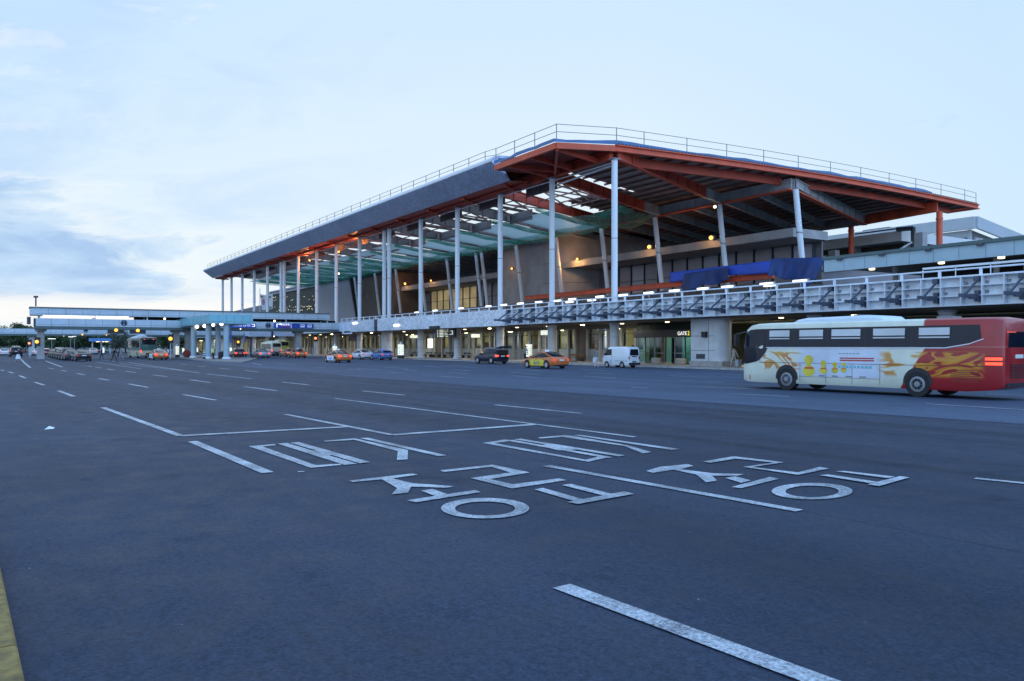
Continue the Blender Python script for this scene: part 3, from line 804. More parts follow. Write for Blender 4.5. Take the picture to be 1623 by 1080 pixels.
while x > -258:
    gate = (-112 < x < -108)
    mb = MB(); mb.box(x - .16, x + .16, YG - .32, YG + .3, .15, 4.0)
    if k < 98: mb.build('pilaster', 'mullion', T)
    w = 2.45 if k % 3 else 1.5
    if k % 9 == 5:
        mb = MB(); mb.box(x - w + .16, x - .16, YG, YG + .1, .15, 4.0); mb.build('shutter', 'brown_wall', T)
    else:
        mb = MB(); mb.add([(x - w + .16, YG + .02, 1.65), (x - .16, YG + .02, 1.65), (x - .16, YG + .02, 4.0), (x - w + .16, YG + .02, 4.0)], [(0, 1, 2, 3)])
        g = mb.build('window', 'shop_glass', T)
        mb = MB(); mb.box(x - w + .16, x - .16, YG - .02, YG + .06, .15, 1.6); mb.build('lower_pane', 'frosted', g)
        mb = MB(); mb.box(x - w + .16, x - .16, YG - .04, YG + .08, 1.6, 1.66); mb.box(x - w + .16, x - .16, YG - .04, YG + .08, 3.35, 3.41); mb.box(x - w + .16, x - w + .22, YG - .045, YG + .085, 1.59, 3.42); mb.build('frame', 'dark_steel', g)
    x -= w; k += 1
mb = MB()                                    # notices on the glass
for px0, px1, py0, py1 in ((678, 686, 537, 552), (747, 760, 530, 535), (650, 662, 532, 536), (858, 872, 524, 530)):
    a, b = AY(px0, py0, YG - .4), AY(px1, py1, YG - .4); mb.box(a[0], b[0], YG - .44, YG - .36, b[2], a[2])
mb.build('lit_notice', 'screen', T)

# gate vestibule with green glass
V = thing('gate_vestibule', 'green glass entrance vestibule with black GATE 2 header beside the wide pier', 'entrance', (-62, 57.6, .15))
gx0, gx1 = AY(1008, 560, 57.6)[0], AY(1096, 560, 57.6)[0]
mb = MB(); mb.box(gx0, gx1 + 1, 57.3, 57.7, 2.85, 3.62); hd = mb.build('header', 'black_panel', V)
mb = MB(); mb.add([(gx0, 57.72, 3.62), (gx1 + 1, 57.72, 3.62), (gx1 + 1, 57.72, 4.5), (gx0, 57.72, 4.5)], [(0, 1, 2, 3)]); mb.build('transom_glass', 'dark_glass', V)
n = 6
for i in range(n):
    xa = gx0 + (gx1 + .6 - gx0) * i / n; xb = gx0 + (gx1 + .6 - gx0) * (i + 1) / n
    mb = MB(); mb.add([(xa + .06, 57.6, .2), (xb - .06, 57.6, .2), (xb - .06, 57.6, 2.85), (xa + .06, 57.6, 2.85)], [(0, 1, 2, 3)])
    if i == 3: mb = MB(); mb.box(xa + .06, xb - .06, 58.6, 58.62, .2, 2.85)
    d = mb.build('door', 'green_glass', V)
    yy = 58.6 if i == 3 else 57.6
    mb = MB(); mb.box(xa, xa + .07, yy - .05, yy + .05, .15, 2.85); mb.box(xb - .06, xb, yy - .05, yy + .05, .15, 2.85)
    mb.box(xa + .06, xb - .06, yy - .04, yy + .04, .15, .3); mb.box(xa + .06, xb - .06, yy - .05, yy + .04, 1.2, 1.28); mb.build('door_frame', 'rail_grey' if i % 2 == 0 else 'dark_steel', d)
mb = MB(); mb.box(gx0, gx1 + 1, 62, 62.2, .15, 4.2); mb.build('inner_wall', 'gate_wall', V)
mb = MB(); mb.box(gx0 + 1, gx1, 60.2, 60.6, 4.0, 4.08); mb.build('vestibule_lamp', 'hall_lamp', V)

def text(name, s, size, mat, parent, origin, xdir=(1, 0, 0), updir=(0, 0, 1), ext=.01):
    cu = bpy.data.curves.new(name, 'FONT'); cu.body = s; cu.size = size; cu.extrude = ext; cu.offset = .0
    ob = bpy.data.objects.new(name, cu); COL.objects.link(ob)
    bpy.context.view_layer.update()
    me = bpy.data.meshes.new_from_object(ob.evaluated_get(bpy.context.evaluated_depsgraph_get()))
    bpy.data.objects.remove(ob)
    X, U = Vector(xdir), Vector(updir); N = X.cross(U)
    b = BASE.get(parent.name, (0, 0, 0)) if parent else (0, 0, 0)
    mtx = Matrix(((X.x, U.x, N.x, origin[0] - b[0]), (X.y, U.y, N.y, origin[1] - b[1]), (X.z, U.z, N.z, origin[2] - b[2]), (0, 0, 0, 1)))
    me.transform(mtx); me.materials.clear(); me.materials.append(M[mat])
    o = bpy.data.objects.new(name, me); COL.objects.link(o)
    if parent: o.parent = parent; BASE[o.name] = b
    return o
a = AY(1077, 535, 57.25)
text('gate_word', 'GATE', .52, 'text_white', V, (AY(1073.5, 530, 57.25)[0], 57.28, 3.06))
text('gate_number', '2', .60, 'text_yellow', V, (AY(1089.2, 530, 57.25)[0], 57.28, 3.04))

# wide rounded pier beside the gate
P_ = thing('clad_pier', 'wide grey clad pier with rounded ends and joint lines beside the gate', 'pier', (-52, 53, .15))
x0, x1 = AY(1095, 560, 53)[0], AY(1134, 560, 53)[0]
pts = [(x0, 53)] + [(x1 - .2 + .9 * math.sin(t), 53.9 - .9 * math.cos(t)) for t in [PI * i / 10 for i in range(11)]] + [(x0, 54.8)]
mb = MB(); mb.prism([(x, y, .15) for x, y in pts], (0, 0, 4.4)); mb.build('cladding', 'pier_concrete', P_, smooth=30)
mb = MB()
for z in (1.55, 2.85): mb.box(x0 - .01, x1 - .1, 52.985, 53, z, z + .03)
xm = x0 + (x1 - x0) * .72
mb.box(xm, xm + .03, 52.985, 53, .15, 4.4); mb.build('joint', 'dark_steel', P_)
mb = MB(); mb.box(x0 - .1, x1 + .9, 52.88, 54.9, .15, .62); mb.build('plinth', 'stone', P_)
mb = MB(); mb.box(x0 + .7, x0 + 1.75, 52.95, 53.05, .82, 1.25); mb.build('vent', 'dark_steel', P_)
mb = MB(); mb.box(xm - .6, xm - .1, 52.7, 53, 2.75, 3.25); mb.build('speaker', 'black_panel', P_)

# dark undercroft to the right of the pier
U = thing('undercroft_front', 'dark glazed shopfront deep under the viaduct behind the bus', 'shopfront', (-20, 62, .15))
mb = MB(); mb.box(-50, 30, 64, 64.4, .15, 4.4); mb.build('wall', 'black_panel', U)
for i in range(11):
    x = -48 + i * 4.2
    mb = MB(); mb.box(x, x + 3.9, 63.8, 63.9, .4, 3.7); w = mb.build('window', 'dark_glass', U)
    mb = MB(); mb.box(x - .15, x, 63.6, 64, .15, 4.3); mb.build('frame', 'fascia_beige' if i < 1 else 'dark_steel', w)
mb = MB(); mb.box(-49.5, -43, 63, 63.5, 3.5, 4.4); mb.build('beam', 'concrete', U)
mb = MB(); mb.box(-36, -32, 63.5, 63.55, 3.1, 3.5); mb.box(-21, -16, 63.5, 63.55, 3.1, 3.55); mb.build('sign_strip', 'sign_blue', U)

# ================================================================ ELEVATED ROADWAY
R = thing('elevated_roadway', 'raised departures roadway along the terminal front with railing and clad edge', 'viaduct', (-80, 52, 0))
mb = MB(); mb.box(-420, 40, 52.2, 84, 4.5, 6.1); mb.build('deck', 'concrete', R)
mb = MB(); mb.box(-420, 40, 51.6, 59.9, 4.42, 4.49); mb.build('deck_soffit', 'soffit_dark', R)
for X in sorted(set(round(c, 1) for c in colpos) | {-41.0, -30.4, -19.8} | {-258 - 12. * k for k in range(12)}):
    if X in (-65.6,): pass
    mb = MB(); mb.lathe((X, YF, 0), [(.62, .15), (.62, .5), (.5, .55), (.5, 4.1), (.58, 4.2), (.58, 4.41)], 20); p = mb.build('pier', 'pier_concrete', R, smooth=30)
    for z in (1.7, 2.9): mb = MB(); mb.lathe((X, YF, 0), [(.505, z), (.505, z + .03)], 20); mb.build('joint', 'rail_grey', p)
# shingled left part
xa, xb = AY(556, 520, 51)[0], AY(801, 500, 51)[0]
xg0, xg1 = AY(593, 520, 51)[0], AY(599, 520, 51)[0]
mb = MB(); mb.box(xa, xg0, 50.9, 51.25, 4.42, 6.3); mb.box(xg1, xb, 50.9, 51.25, 4.42, 6.35); mb.build('clad_panel', 'wall_shingle', R)
mb = MB(); mb.box(xg0, xg1, 51.0, 51.3, 4.5, 6.3); mb.build('joint_panel', 'dark_steel', R)
xc = AY(536, 520, 51)[0]
mb = MB(); mb.box(xc, xa, 50.8, 51.4, 4.6, 6.2); mb.bar((xa - 3.2, 50.75, 6.1), (xa - 3.2, 50.75, 4.2), .25, .25); mb.bar((xa - 3.2, 50.75, 4.2), (xa + 1, 50.75, 4.2), .25, .25); mb.build('end_box', 'white_board', R)
mb = MB(); mb.box(-420, xc - 5.5, 51.2, 51.6, 4.5, 6.1); mb.build('edge_beam', 'bridge_panel', R)
mb = MB(); mb.box(xc - 5.5, xc, 51.2, 51.6, 4.5, 6.1); mb.build('edge_beam', 'bridge_panel', R)
# exposed right part: ribs, backing, outriggers
x2 = 6.0
mb = MB(); mb.box(xb, x2, 51.45, 51.6, 4.55, 6.3); mb.build('backing_panel', 'fascia_backing', R)
mb = MB(); nr = int((x2 - xb) / 1.3)
for i in range(nr + 1):
    x = xb + 1.3 * i; mb.box(x - .035, x + .035, 51.0, 51.45, 4.5, 6.33)
for z, h in ((4.5, .06), (5.1, .035), (5.72, .035), (6.3, .06)): mb.box(xb, x2, 51.02, 51.44, z, z + h)
rr = random.Random(3)
mb.build('rib_frame', 'frame_white', R)
npl = 0
for i in range(nr):
    x = xb + 1.3 * i
    for z in (5.35, 5.95):
        if rr.random() < .8 and npl < 96: mb = MB(); mb.box(x + .08, x + .22, 51.3, 51.44, z - .07, z + .07); mb.build('fixing_plate', 'rail_grey', R); npl += 1
k = 0; x = -29.5 + 2.62 * 13
while x > xb - 1:
    mb = MB()
    mb.bar((x, 51.4, 5.02), (x, 49.05, 5.06), .14, .2); mb.bar((x, 51.4, 5.02), (x, 50.2, 5.02), .18, .3)
    mb.bar((x, 51.3, 6.2), (x, 49.7, 5.12), .1, .12)
    mb.box(x - .14, x + .14, 50.98, 51.5, 4.72, 5.42); mb.box(x - .16, x + .16, 50.9, 51.5, 6.0, 6.3)
    mb.build('outrigger', 'bracket_steel', R); x -= 2.62; k += 1
# railing
mb = MB(); mb.tube((xc, 51.5, 6.85), (x2, 51.5, 6.85), .055, n=8); mb.tube((xc, 51.5, 6.42), (x2, 51.5, 6.42), .035, n=6); rail = mb.build('railing', 'frame_white', R, smooth=True)
x = -29.5 + 2.62 * 13
while x > xc: mb = MB(); mb.box(x - .07, x + .07, 51.43, 51.57, 6.1, 6.83); mb.build('railing_post', 'frame_white', rail); x -= 2.62
# work lamps along the railing
tubes = [(773.5, 485.8), (798, 483.5), (824, 481.3), (853, 479), (883, 477), (906, 474.5), (937, 476), (950, 470.5), (987, 468), (1027, 464.5), (1068, 461), (1113, 457.8), (1152, 454.8), (1214, 450), (1267, 445.5), (689, 492.5), (730, 489), (902, 479), (660, 495.5), (1220, 452.5)]
for i, (px, py) in enumerate(tubes):
    c = AY(px, py, 53.0)
    mb = MB(); mb.box(c[0] - .62, c[0] + .62, 52.98, 53.1, c[2] - .07, c[2] + .07); l = mb.build('strip_lamp', 'lamp_tube', R)
    mb = MB(); mb.box(c[0] - .8, c[0] + .8, 53.1, 53.2, c[2] - .12, c[2] + .14); mb.box(c[0] - .04, c[0] + .04, 53.12, 53.18, 6.1, c[2] - .1); mb.build('lamp_housing', 'rail_grey', l)
# downlights in the soffit and glare lamps under the edge
for px, py in ((562, 512.5), (628, 516)):
    c = AY(px, py, 50.8); mb = MB(); mb.box(c[0] - .9, c[0] + .9, 50.72, 50.85, c[2] - .12, c[2] + .12); mb.build('edge_lamp', 'lamp_tube', R)
for i in range(30):
    x = -200 + i * 7.0
    mb = MB(); mb.lathe((x, 56.2, 4.33), [(.19, 0), (.22, .03), (.22, .085)], 12); mb.build('downlight', 'lamp_warm' if i % 3 else 'hall_lamp', R)
# the soffit lights that wash the pavement and the glass front
for i in range(14):
    al = bpy.data.lights.new('soffit_light', 'AREA'); al.shape = 'RECTANGLE'; al.size = 6; al.size_y = .4; al.energy = 260; al.color = (1, .93, .76)
    ao = bpy.data.objects.new('soffit_light', al); COL.objects.link(ao); ao.location = (-52 - 17 * i, 56.2, 4.3)
# barriers and stored boards on the deck
mb = MB(); rr = random.Random(5)
for i in range(22):
    x = -135 + i * 3.2 + rr.uniform(-.5, .5); mb.box(x, x + rr.uniform(1.0, 2.6), 55.6, 55.75, 6.1, 6.1 + rr.uniform(.5, 1.1))
mb.build('site_board', 'ledge_concrete', R)

# ---------------------------------------------------------------- canopy over the departures door, right
D = thing('departures_canopy', 'pale blue panelled canopy with downlights running off the right edge above the roadway', 'canopy', (-40, 66, 6.1))
xl = AY(1306, 430, 65)[0]
mb = MB(); mb.box(xl, 30, 65, 65.25, 8.9, 10.02); mb.build('fascia', 'canopy_blue', D)
mb = MB(); mb.box(xl - .05, 30, 64.8, 84, 10.03, 10.3); mb.build('roof', 'green_roof', D)
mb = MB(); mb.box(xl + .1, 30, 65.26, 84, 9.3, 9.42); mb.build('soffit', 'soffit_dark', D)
mb = MB(); x = xl + 2.1
while x < 28: mb.box(x, x + .04, 64.985, 65, 8.92, 10.0); x += 2.1
mb.build('panel_joint', 'rail_grey', D)
x = xl + 1.5
while x < 28: mb = MB(); mb.prism([(x, 64.78, 10.03), (x, 64.78, 9.82), (x, 64.98, 10.03)], (.5, 0, 0)); mb.build('gutter_bracket', 'dark_steel', D); x += 4.2
for px, py in ((1382, 422), (1492, 411), (1587, 402.5)):
    c = AY(px, py, 69); c = (c[0], 69, 9.2); mb = MB(); mb.lathe((c[0], c[1], 9.12), [(.2, 0), (.26, .03), (.26, .17)], 12); mb.build('downlight', 'lamp_warm', D)
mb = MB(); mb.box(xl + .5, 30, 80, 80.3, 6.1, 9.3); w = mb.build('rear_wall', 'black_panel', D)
for i in range(9):
    mb = MB(); mb.box(xl + 2 + i * 5, xl + 6.4 + i * 5, 79.85, 79.95, 6.4, 9.0); mb.build('window', 'dark_glass', D)
mb = MB()
for i in range(5): mb.tube((xl + 4 + i * 9, 70, 6.1), (xl + 4 + i * 9, 70, 9.3), .25, n=12)
mb.build('post', 'grey_steel', D)
# inner railing and screens near the right edge
S = thing('screen_railing', 'white screen railing with dark openings behind the roadway rail at the right edge', 'railing', (-24, 55, 6.1))
a = AY(1462, 434, 57)[0]
mb = MB(); mb.box(a, 20, 57, 57.06, 7.55, 7.7); mb.box(a, 20, 57, 57.05, 6.1, 6.18); mb.build('rail', 'frame_white', S)
mb = MB(); rr = random.Random(9); x = a + 8
while x < 16: w = rr.uniform(.5, 1.6); mb.box(x, x + w, 57.0, 57.05, 6.2, 7.5); x += w + rr.uniform(.3, .7)
mb.build('screen_panel', 'fascia_backing', S)
mb = MB(); x = a
while x < 18: mb.box(x, x + .05, 57, 57.05, 6.1, 7.6); x += 2.4
mb.build('post', 'frame_white', S)

# duct-like flat roof box and pale hall behind the roof
X_ = AY(1429, 366, 118)[0]
Q = thing('plant_canopy', 'pale flat-roofed box canopy with dark recess under the roof end at right', 'canopy', (X_, 118, 15))
mb = MB(); mb.box(X_, X_ - 26, 118, 140, 18.35, 19.95); mb.build('roof_box', 'duct_metal', Q)
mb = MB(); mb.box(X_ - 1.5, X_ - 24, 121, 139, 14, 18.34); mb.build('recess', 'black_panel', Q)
mb = MB(); mb.box(X_ - 9, X_ - 10.2, 119.5, 121, 14, 18.34); mb.build('wall', 'grey_panel', Q); mb = MB(); mb.box(X_ - 18, X_ - 26, 119.5, 121, 14, 18.34); mb.build('wall', 'grey_panel', Q)
mb = MB(); mb.tube((X_ - .6, 117.6, 20.15), (X_ + 1.6, 118.5, 20.15), .35, n=8); mb.tube((X_ + 1.6, 118.5, 20.3), (X_ + 1.6, 118.5, 15.8), .35, n=8); mb.tube((X_ + 1.6, 118.5, 15.8), (X_ - 3.6, 117.6, 15.8), .3, n=8)
mb.build('pipe', 'dark_steel', Q); mb = MB(); mb.tube((X_ - 24, 117.4, 19.6), (X_ - 24, 117.4, 13), .4, n=8); mb.build('pipe', 'dark_steel', Q); mb = MB(); mb.tube((X_ - 8, 117.8, 20.3), (X_, 117.8, 20.3), .12, n=6); mb.build('pipe', 'dark_steel', Q)
LR = thing('low_roof', 'low flat terminal roof behind the pale canopy under the roof end', 'building', (-60, 90, 6))
mb = MB(); mb.box(-64, 30, 86, 112, 6.1, 11.2); mb.build('wall', 'grey_panel', LR)
mb = MB(); mb.box(-64.3, 30.3, 85.7, 117, 11.2, 11.5); mb.build('roof', 'green_roof', LR)
mb = MB(); mb.box(-76, -58, 112, 117, 11.5, 14.0); mb.build('parapet', 'grey_panel', LR)

c = AY(1544, 343, 150)
HB = thing('pale_hall', 'pale gabled hall with panel walls behind the terminal at the right edge', 'building', (c[0], c[1], 0))
x0 = c[0]; zt = c[2]; y0 = 150
p1 = AX(1650, 386, x0 + .0)
mb = MB()
# near eave runs left, gable end runs right and falls
slope = (p1[2] - zt) / (p1[1] - y0)
def hz(y, dz=0): return zt + slope * (y - y0) + dz
mb.box(x0 - 120, x0, y0, y0 + .6, zt - 2.2, zt); mb.build('eave_fascia', 'hall_white', HB)
mb = MB(); mb.prism([(x0, y0 + .6, zt), (x0, y0 + 60, hz(y0 + 60)), (x0, y0 + 60, hz(y0 + 60, -2.3)), (x0, y0 + .6, zt - 2.2)], (.4, 0, 0)); mb.build('gable_fascia', 'hall_white', HB)
mb = MB(); mb.prism([(x0 - 1.2, y0 + 1.5, 5), (x0 - 1.2, y0 + 58, 5), (x0 - 1.2, y0 + 58, hz(y0 + 58, -2.2)), (x0 - 1.2, y0 + 1.5, zt - 2.3)], (-118, 0, 0)); mb.build('wall', 'dark_panel', HB)
mb = MB()
for i in range(10): y = y0 + 2.2 + i * 3.1; mb.box(x0 - 1.2, x0 - .9, y, y + 2.6, 12, hz(y + 2.6, -3.0))
mb.build('side_panel', 'hall_white', HB)
mb = MB(); mb.box(x0 - 12, x0 - 1.3, y0 + 1.1, y0 + 1.5, zt - 3.6, zt - 2.25); mb.box(x0 - 9.5, x0 - 6.2, y0 + .95, y0 + 1.4, 12, zt - 3.9); mb.box(x0 - 14, x0 - 12.8, y0 + .95, y0 + 1.4, 12, zt - 2.25); mb.box(x0 - 1.7, x0 - 1.2, y0 + .9, y0 + 1.5, 12, zt - 2.2); mb.build('front_panel', 'hall_white', HB)
mb = MB(); mb.box(x0 - 26, x0 - 20, y0 + 5, y0 + 10, zt, zt + 1.0); mb.box(x0 - 40, x0 - 37, y0 + 4, y0 + 6, zt - .1, zt + 1.2); mb.build('roof_unit', 'rail_grey', HB)
mb = MB()
for k in range(9): mb.bar((x0 - 46 + .25 * k, y0 - .8, zt - 4 + .5 * k), (x0 - 43.6 + .25 * k, y0 - .8, zt - 4 + .5 * k), .12, .12)
mb.bar((x0 - 46.1, y0 - .8, zt - 4.3), (x0 - 43.8, y0 - .8, zt + .4), .14, .14); mb.bar((x0 - 43.7, y0 - .8, zt - 4.3), (x0 - 41.4, y0 - .8, zt + .4), .14, .14); mb.build('ladder', 'white_steel', HB)

# ================================================================ loose site things on the building
def drape(name, label, cat, mat, fn, nu, nv, amp=.25, seed=1, group=None):
    rr = random.Random(seed); ph = [rr.uniform(0, 6) for _ in range(6)]
    def g(u, v):
        x, y, z = fn(u, v)
        k = 1 - v
        w = amp * (.25 + .75 * k) * (math.sin(7 * u + ph[0] + 1.2 * v) + .5 * math.sin(15 * u + ph[1] - 2 * v) + .22 * math.sin(31 * u + ph[2] + 2 * v))
        z -= k * amp * (.9 * math.sin(5 * u + ph[3]) + .5 * math.sin(13 * u + ph[4]))
        return (x + .1 * w, y - w * .8, z)
    mb = MB(); mb.grid(g, nu, nv); o = mb.build(name, mat, None, smooth=60); o.modifiers.new('thickness', 'SOLIDIFY').thickness = .03
    return tag(o, label, cat, group)
def lerp4(a, b, c, d): return lambda u, v: tuple(((a[i] * (1 - u) + b[i] * u) * v + (d[i] * (1 - u) + c[i] * u) * (1 - v)) for i in range(3))
pl = lambda px, py, Y=82.0: AY(px, py, Y)
drape('tarpaulin', 'long bright blue tarpaulin strip stretched above the orange beam', 'tarpaulin', 'bright_tarp', lerp4(pl(1062, 432), pl(1226, 413), pl(1226, 432), pl(1062, 447)), 50, 6, .10, 1)
drape('tarpaulin', 'crumpled dark blue tarpaulin hanging low between two leaning columns', 'tarpaulin', 'blue_tarp', lerp4(pl(1086, 434, 81.4), pl(1154, 424, 81.4), pl(1157, 450, 81.4), pl(1078, 456, 81.4)), 48, 14, .42, 2)
drape('tarpaulin', 'dark blue tarpaulin wrapped round the foot of the rightmost leaning column', 'tarpaulin', 'blue_tarp', lerp4(pl(1224, 410, 81), pl(1309, 408, 81), pl(1290, 447, 81), pl(1220, 444, 81)), 48, 16, .5, 3)
# thin blue sheeting laid along the open roof edge
mb = MB(); n = 60
pth = [(-79.3, 47.5), (-67.2, 47.4)] + [(-65.2 if i else -65.3, 54 + (112 - 54) * i / 30) for i in range(31)]
dense = []
for a, b in zip(pth[:-1], pth[1:]):
    k = max(1, int(math.dist(a, b) / 1.2))
    dense += [(a[0] + (b[0] - a[0]) * i / k, a[1] + (b[1] - a[1]) * i / k) for i in range(k)]
dense.append(pth[-1]); rr = random.Random(2)
wv = [rr.uniform(.0, .22) for _ in dense]
vs = []
for (x, y), w in zip(dense, wv):
    z = zdeck(y); vs += [(x, y - .04, z + .06), (x - .02, y, z + .3 + w), (x - 1.2, y + 1.0, z + .42 + w * .6)]
mb.add(vs, [(3 * i + j, 3 * i + 3 + j, 3 * i + 4 + j, 3 * i + 1 + j) for i in range(len(dense) - 1) for j in range(2)])
tag(mb.build('roof_sheeting', 'edge_tarp'), 'pale blue plastic sheeting laid along the unfinished roof edge above the red beam', 'sheeting')
# corrugated sheet ends showing under the sheeting
mb = MB()
for i in range(140):
    y = 54 + i * .5; z = zdeck(y)
    mb.prism([(-65.15, y, z + .04), (-65.15, y + .25, z + .22), (-65.15, y + .5, z + .04)], (-.5, 0, 0))
mb.build('corrugated_edge', 'black_panel', T)

# green safety nets slung under the skylights: a deep hem along the row girder, rolls gathered along the diagonals
for n in range(1, 15):
    full = n == 1 or n >= 8
    def hem(u, v, n=n):
        y0 = (71 if n == 1 else 63.5) if full else 76.5
        Y = y0 + (81.6 - y0) * v; X = xd(n + .02, Y) * (1 - u) + xd(n + .98, Y) * u
        return (X, Y, 21.15 - (1.0 if n == 1 else .55) * math.sin(PI * u) * (.4 + .6 * v) - .25 * math.sin(PI * v) + .08 * math.sin(9 * u + n))
    def roll(u, v, n=n):
        Y = 62.5 + 19 * v; X = xd(n + .0, Y) + .85 * (u - .35)
        return (X, Y, 21.3 - .55 * math.sin(PI * u) - .3 * math.sin(PI * v) + .06 * math.sin(17 * v + n))
    mb = MB(); mb.grid(hem, 14, 6)
    if n > 1: mb.grid(roll, 4, 18)
    tag(mb.build('safety_net', 'net', None, smooth=True), 'green safety net sagging under the roof opening, %s bay from the open corner' % ORD[n], 'net', 'green nets under the skylights')

# temporary railing round the roof edge
RL = thing('roof_guard_rail', 'thin temporary guard railing with two rails running round the roof edge', 'railing', (-67, 48, 23))
x = -67.2; pp = []
while x > XL + 3: pp.append((x, 48.6 if x < -81 else 47.7, zdeck(48) + (1.2 if x < -81 else .2))); x -= 4.0
pg = [(-65.5, y, zdeck(y) + .15) for y in [54.2] + [58 + 6.3 * i for i in range(11)]] + [(-65.6, 124.3, zdeck(124) + .1)]
for q in pp + pg:
    mb = MB(); mb.tube(q, (q[0], q[1], q[2] + (1.3 if q[0] < -81 else 1.75)), .048, n=6); mb.build('post', 'rail_grey', RL)
for hh in (.55, 1.0):
    mb = MB()
    for L in (pp, [pp[0]] + pg):
        for a, b in zip(L[:-1], L[1:]):
            ha = 1.25 if a[0] < -81 else 1.7; hb = 1.25 if b[0] < -81 else 1.7
            mb.tube((a[0], a[1], a[2] + ha * hh), (b[0], b[1], b[2] + hb * hh), .034, n=5, caps=False)
    mb.build('rail', 'rail_grey', RL)
# ================================================================ FOOTBRIDGES
def arc_ring(mb, c, r, w, n=20, y=None, axis='x'):
    for i in range(n):
        t0, t1 = 2 * PI * i / n, 2 * PI * (i + 1) / n
        q = []
        for rr_, t in ((r, t0), (r, t1), (r - w, t1), (r - w, t0)):
            q.append((c[0], c[1] + rr_ * math.cos(t), c[2] + rr_ * math.sin(t)))
        mb.prism(q, (.05, 0, 0))

def footbridge(X, y0, y1, width, zb, label, emblem_px, lamp_px, roof=True):
    B = thing('footbridge', label, 'footbridge', (X, y0, 0))
    mb = MB(); mb.box(X - .2, X, y0, y1, zb + .1, zb + 1.25); mb.box(X - width, X - width + .2, y0, y1, zb + .1, zb + 1.25); mb.box(X - width, X, y0, y0 + .2, zb + .1, zb + 1.25); lo = mb.build('parapet', 'bridge_panel', B)
    mb = MB(); y = y0 + 2.2
    while y < y1 - 1: mb.box(X, X + .02, y, y + .05, zb + .12, zb + 1.24); y += 2.3
    mb.box(X, X + .02, y0, y1, zb + .34, zb + .38); mb.build('panel_joint', 'rail_grey', lo)
    mb = MB(); mb.box(X - width + .05, X - .05, y0 + .1, y1, zb - .32, zb + .09); mb.build('deck', 'green_roof', B)
    if roof:
        zr = zb + 1.75
        mb = MB(); mb.box(X - .05, X + .15, y0 - .5, y1 - 2.5, zr, zr + 1.05); mb.box(X - width - .15, X - width + .05, y0 - .5, y1 - 2.5, zr, zr + 1.05); mb.box(X - width, X, y0 - .5, y0 - .3, zr, zr + 1.05); up = mb.build('roof_fascia', 'bridge_panel', B)
        mb = MB(); mb.box(X - width - .3, X + .3, y0 - .6, y1 - 2.5, zr + 1.06, zr + 1.2); mb.build('roof', 'green_roof', B)
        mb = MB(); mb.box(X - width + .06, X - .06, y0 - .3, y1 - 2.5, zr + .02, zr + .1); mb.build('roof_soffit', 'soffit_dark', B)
        mb = MB(); y = y0 + 1.8
        while y < y1 - 3: mb.box(X + .15, X + .17, y, y + .05, zr + .02, zr + 1.03); y += 2.3
        mb.box(X + .15, X + .17, y0, y1 - 2.5, zr + .2, zr + .24); mb.build('panel_joint', 'rail_grey', up)
        mb = MB()
        y = y0 + .6
        while y < y1: mb.box(X - width + .3, X - width + .5, y, y + .2, zb + 1.2, zr); mb.box(X - .5, X - .3, y, y + .2, zb + 1.2, zr); y += 7.4
        mb.build('post', 'bridge_panel', B)
        mb = MB(); mb.box(X - width + .2, X - width + .25, y0 + 14, y1, zb + .9, zr); mb.build('shade_backing', 'dark_glass', B)  # dark sheet filling the open gap, stands for the shaded interior
        a, b = AX(68, 502, X - .6)[1], AX(204, 505, X - .6)[1]
        mb = MB(); mb.box(X - .7, X - .55, a, b, zr - .26, zr - .02); mb.build('tube_lamp', 'lamp_tube', B)
    for px, py in emblem_px:
        c = AX(px, py, X + .04); mb = MB(); arc_ring(mb, c, .46, .09)
        mb.prism([(c[0], c[1] - .30, c[2] - .28), (c[0], c[1] - .12, c[2] - .32), (c[0], c[1] - .02, c[2] + .30), (c[0], c[1] - .2, c[2] + .26)], (.05, 0, 0))
        mb.prism([(c[0], c[1] + .06, c[2] - .32), (c[0], c[1] + .30, c[2] - .28), (c[0], c[1] + .24, c[2] + .28), (c[0], c[1] + .10, c[2] + .30)], (.05, 0, 0))
        mb.box(c[0], c[0] + .05, c[1] - .36, c[1] + .36, c[2] - .05, c[2] + .05)
        mb.build('round_emblem', 'cloth_navy', B)
    for px, py in lamp_px:
        c = AX(px, py, X - 1.0); lamp(B, 'floodlight', c, .18, 'lamp_warm', False)
    return B
XB = -139.0
B1 = footbridge(XB, AX(54, 512, XB)[1], 51.5, 4.2, 4.86, 'covered footbridge of pale blue panels crossing the road in front of the columns', [(196.5, 512), (425, 516)], [(151, 501.8), (261, 505.5), (435, 509)])
XB2 = -209.0
B2 = footbridge(XB2, -12, 51, 4, 4.6, 'farther low pale footbridge beam seen beneath the covered one', [(136, 524)], [(24, 530.5), (68, 531), (101, 532), (142, 531), (186, 531.5)], roof=False)
# bridge piers
def bpier(B, px, y_top_z, X, w=.9, d=.9, mat='pier_concrete'):
    c = AX(px, 540, X)
    mb = MB(); mb.box(X - d / 2, X + d / 2, c[1] - w / 2, c[1] + w / 2, 0, y_top_z); mb.box(X - d * .8, X + d * .8, c[1] - w * .8, c[1] + w * .8, y_top_z - .35, y_top_z); return mb.build('pier', mat, B)
for px in (64.5, 279, 298, 472): bpier(B1, px, 4.54, XB - 2, .95, 1.0, 'concrete')
for px in (50, 235): bpier(B2, px, 4.28, XB2 - 2, 1.1, 1.0)
c = AX(56.8, 475, XB - .4)
mb = MB(); mb.tube((XB - .4, c[1], 7.9), (XB - .4, c[1], 9.2), .1, n=8); mb.box(XB - .7, XB - .1, c[1] - .3, c[1] + .3, 9.2, 9.45); mb.tube((XB - .4, c[1] - .9, 5.2), (XB - .4, c[1] - .9, 6.3), .25, n=8); mb.build('camera_mast', 'dark_steel', B1)

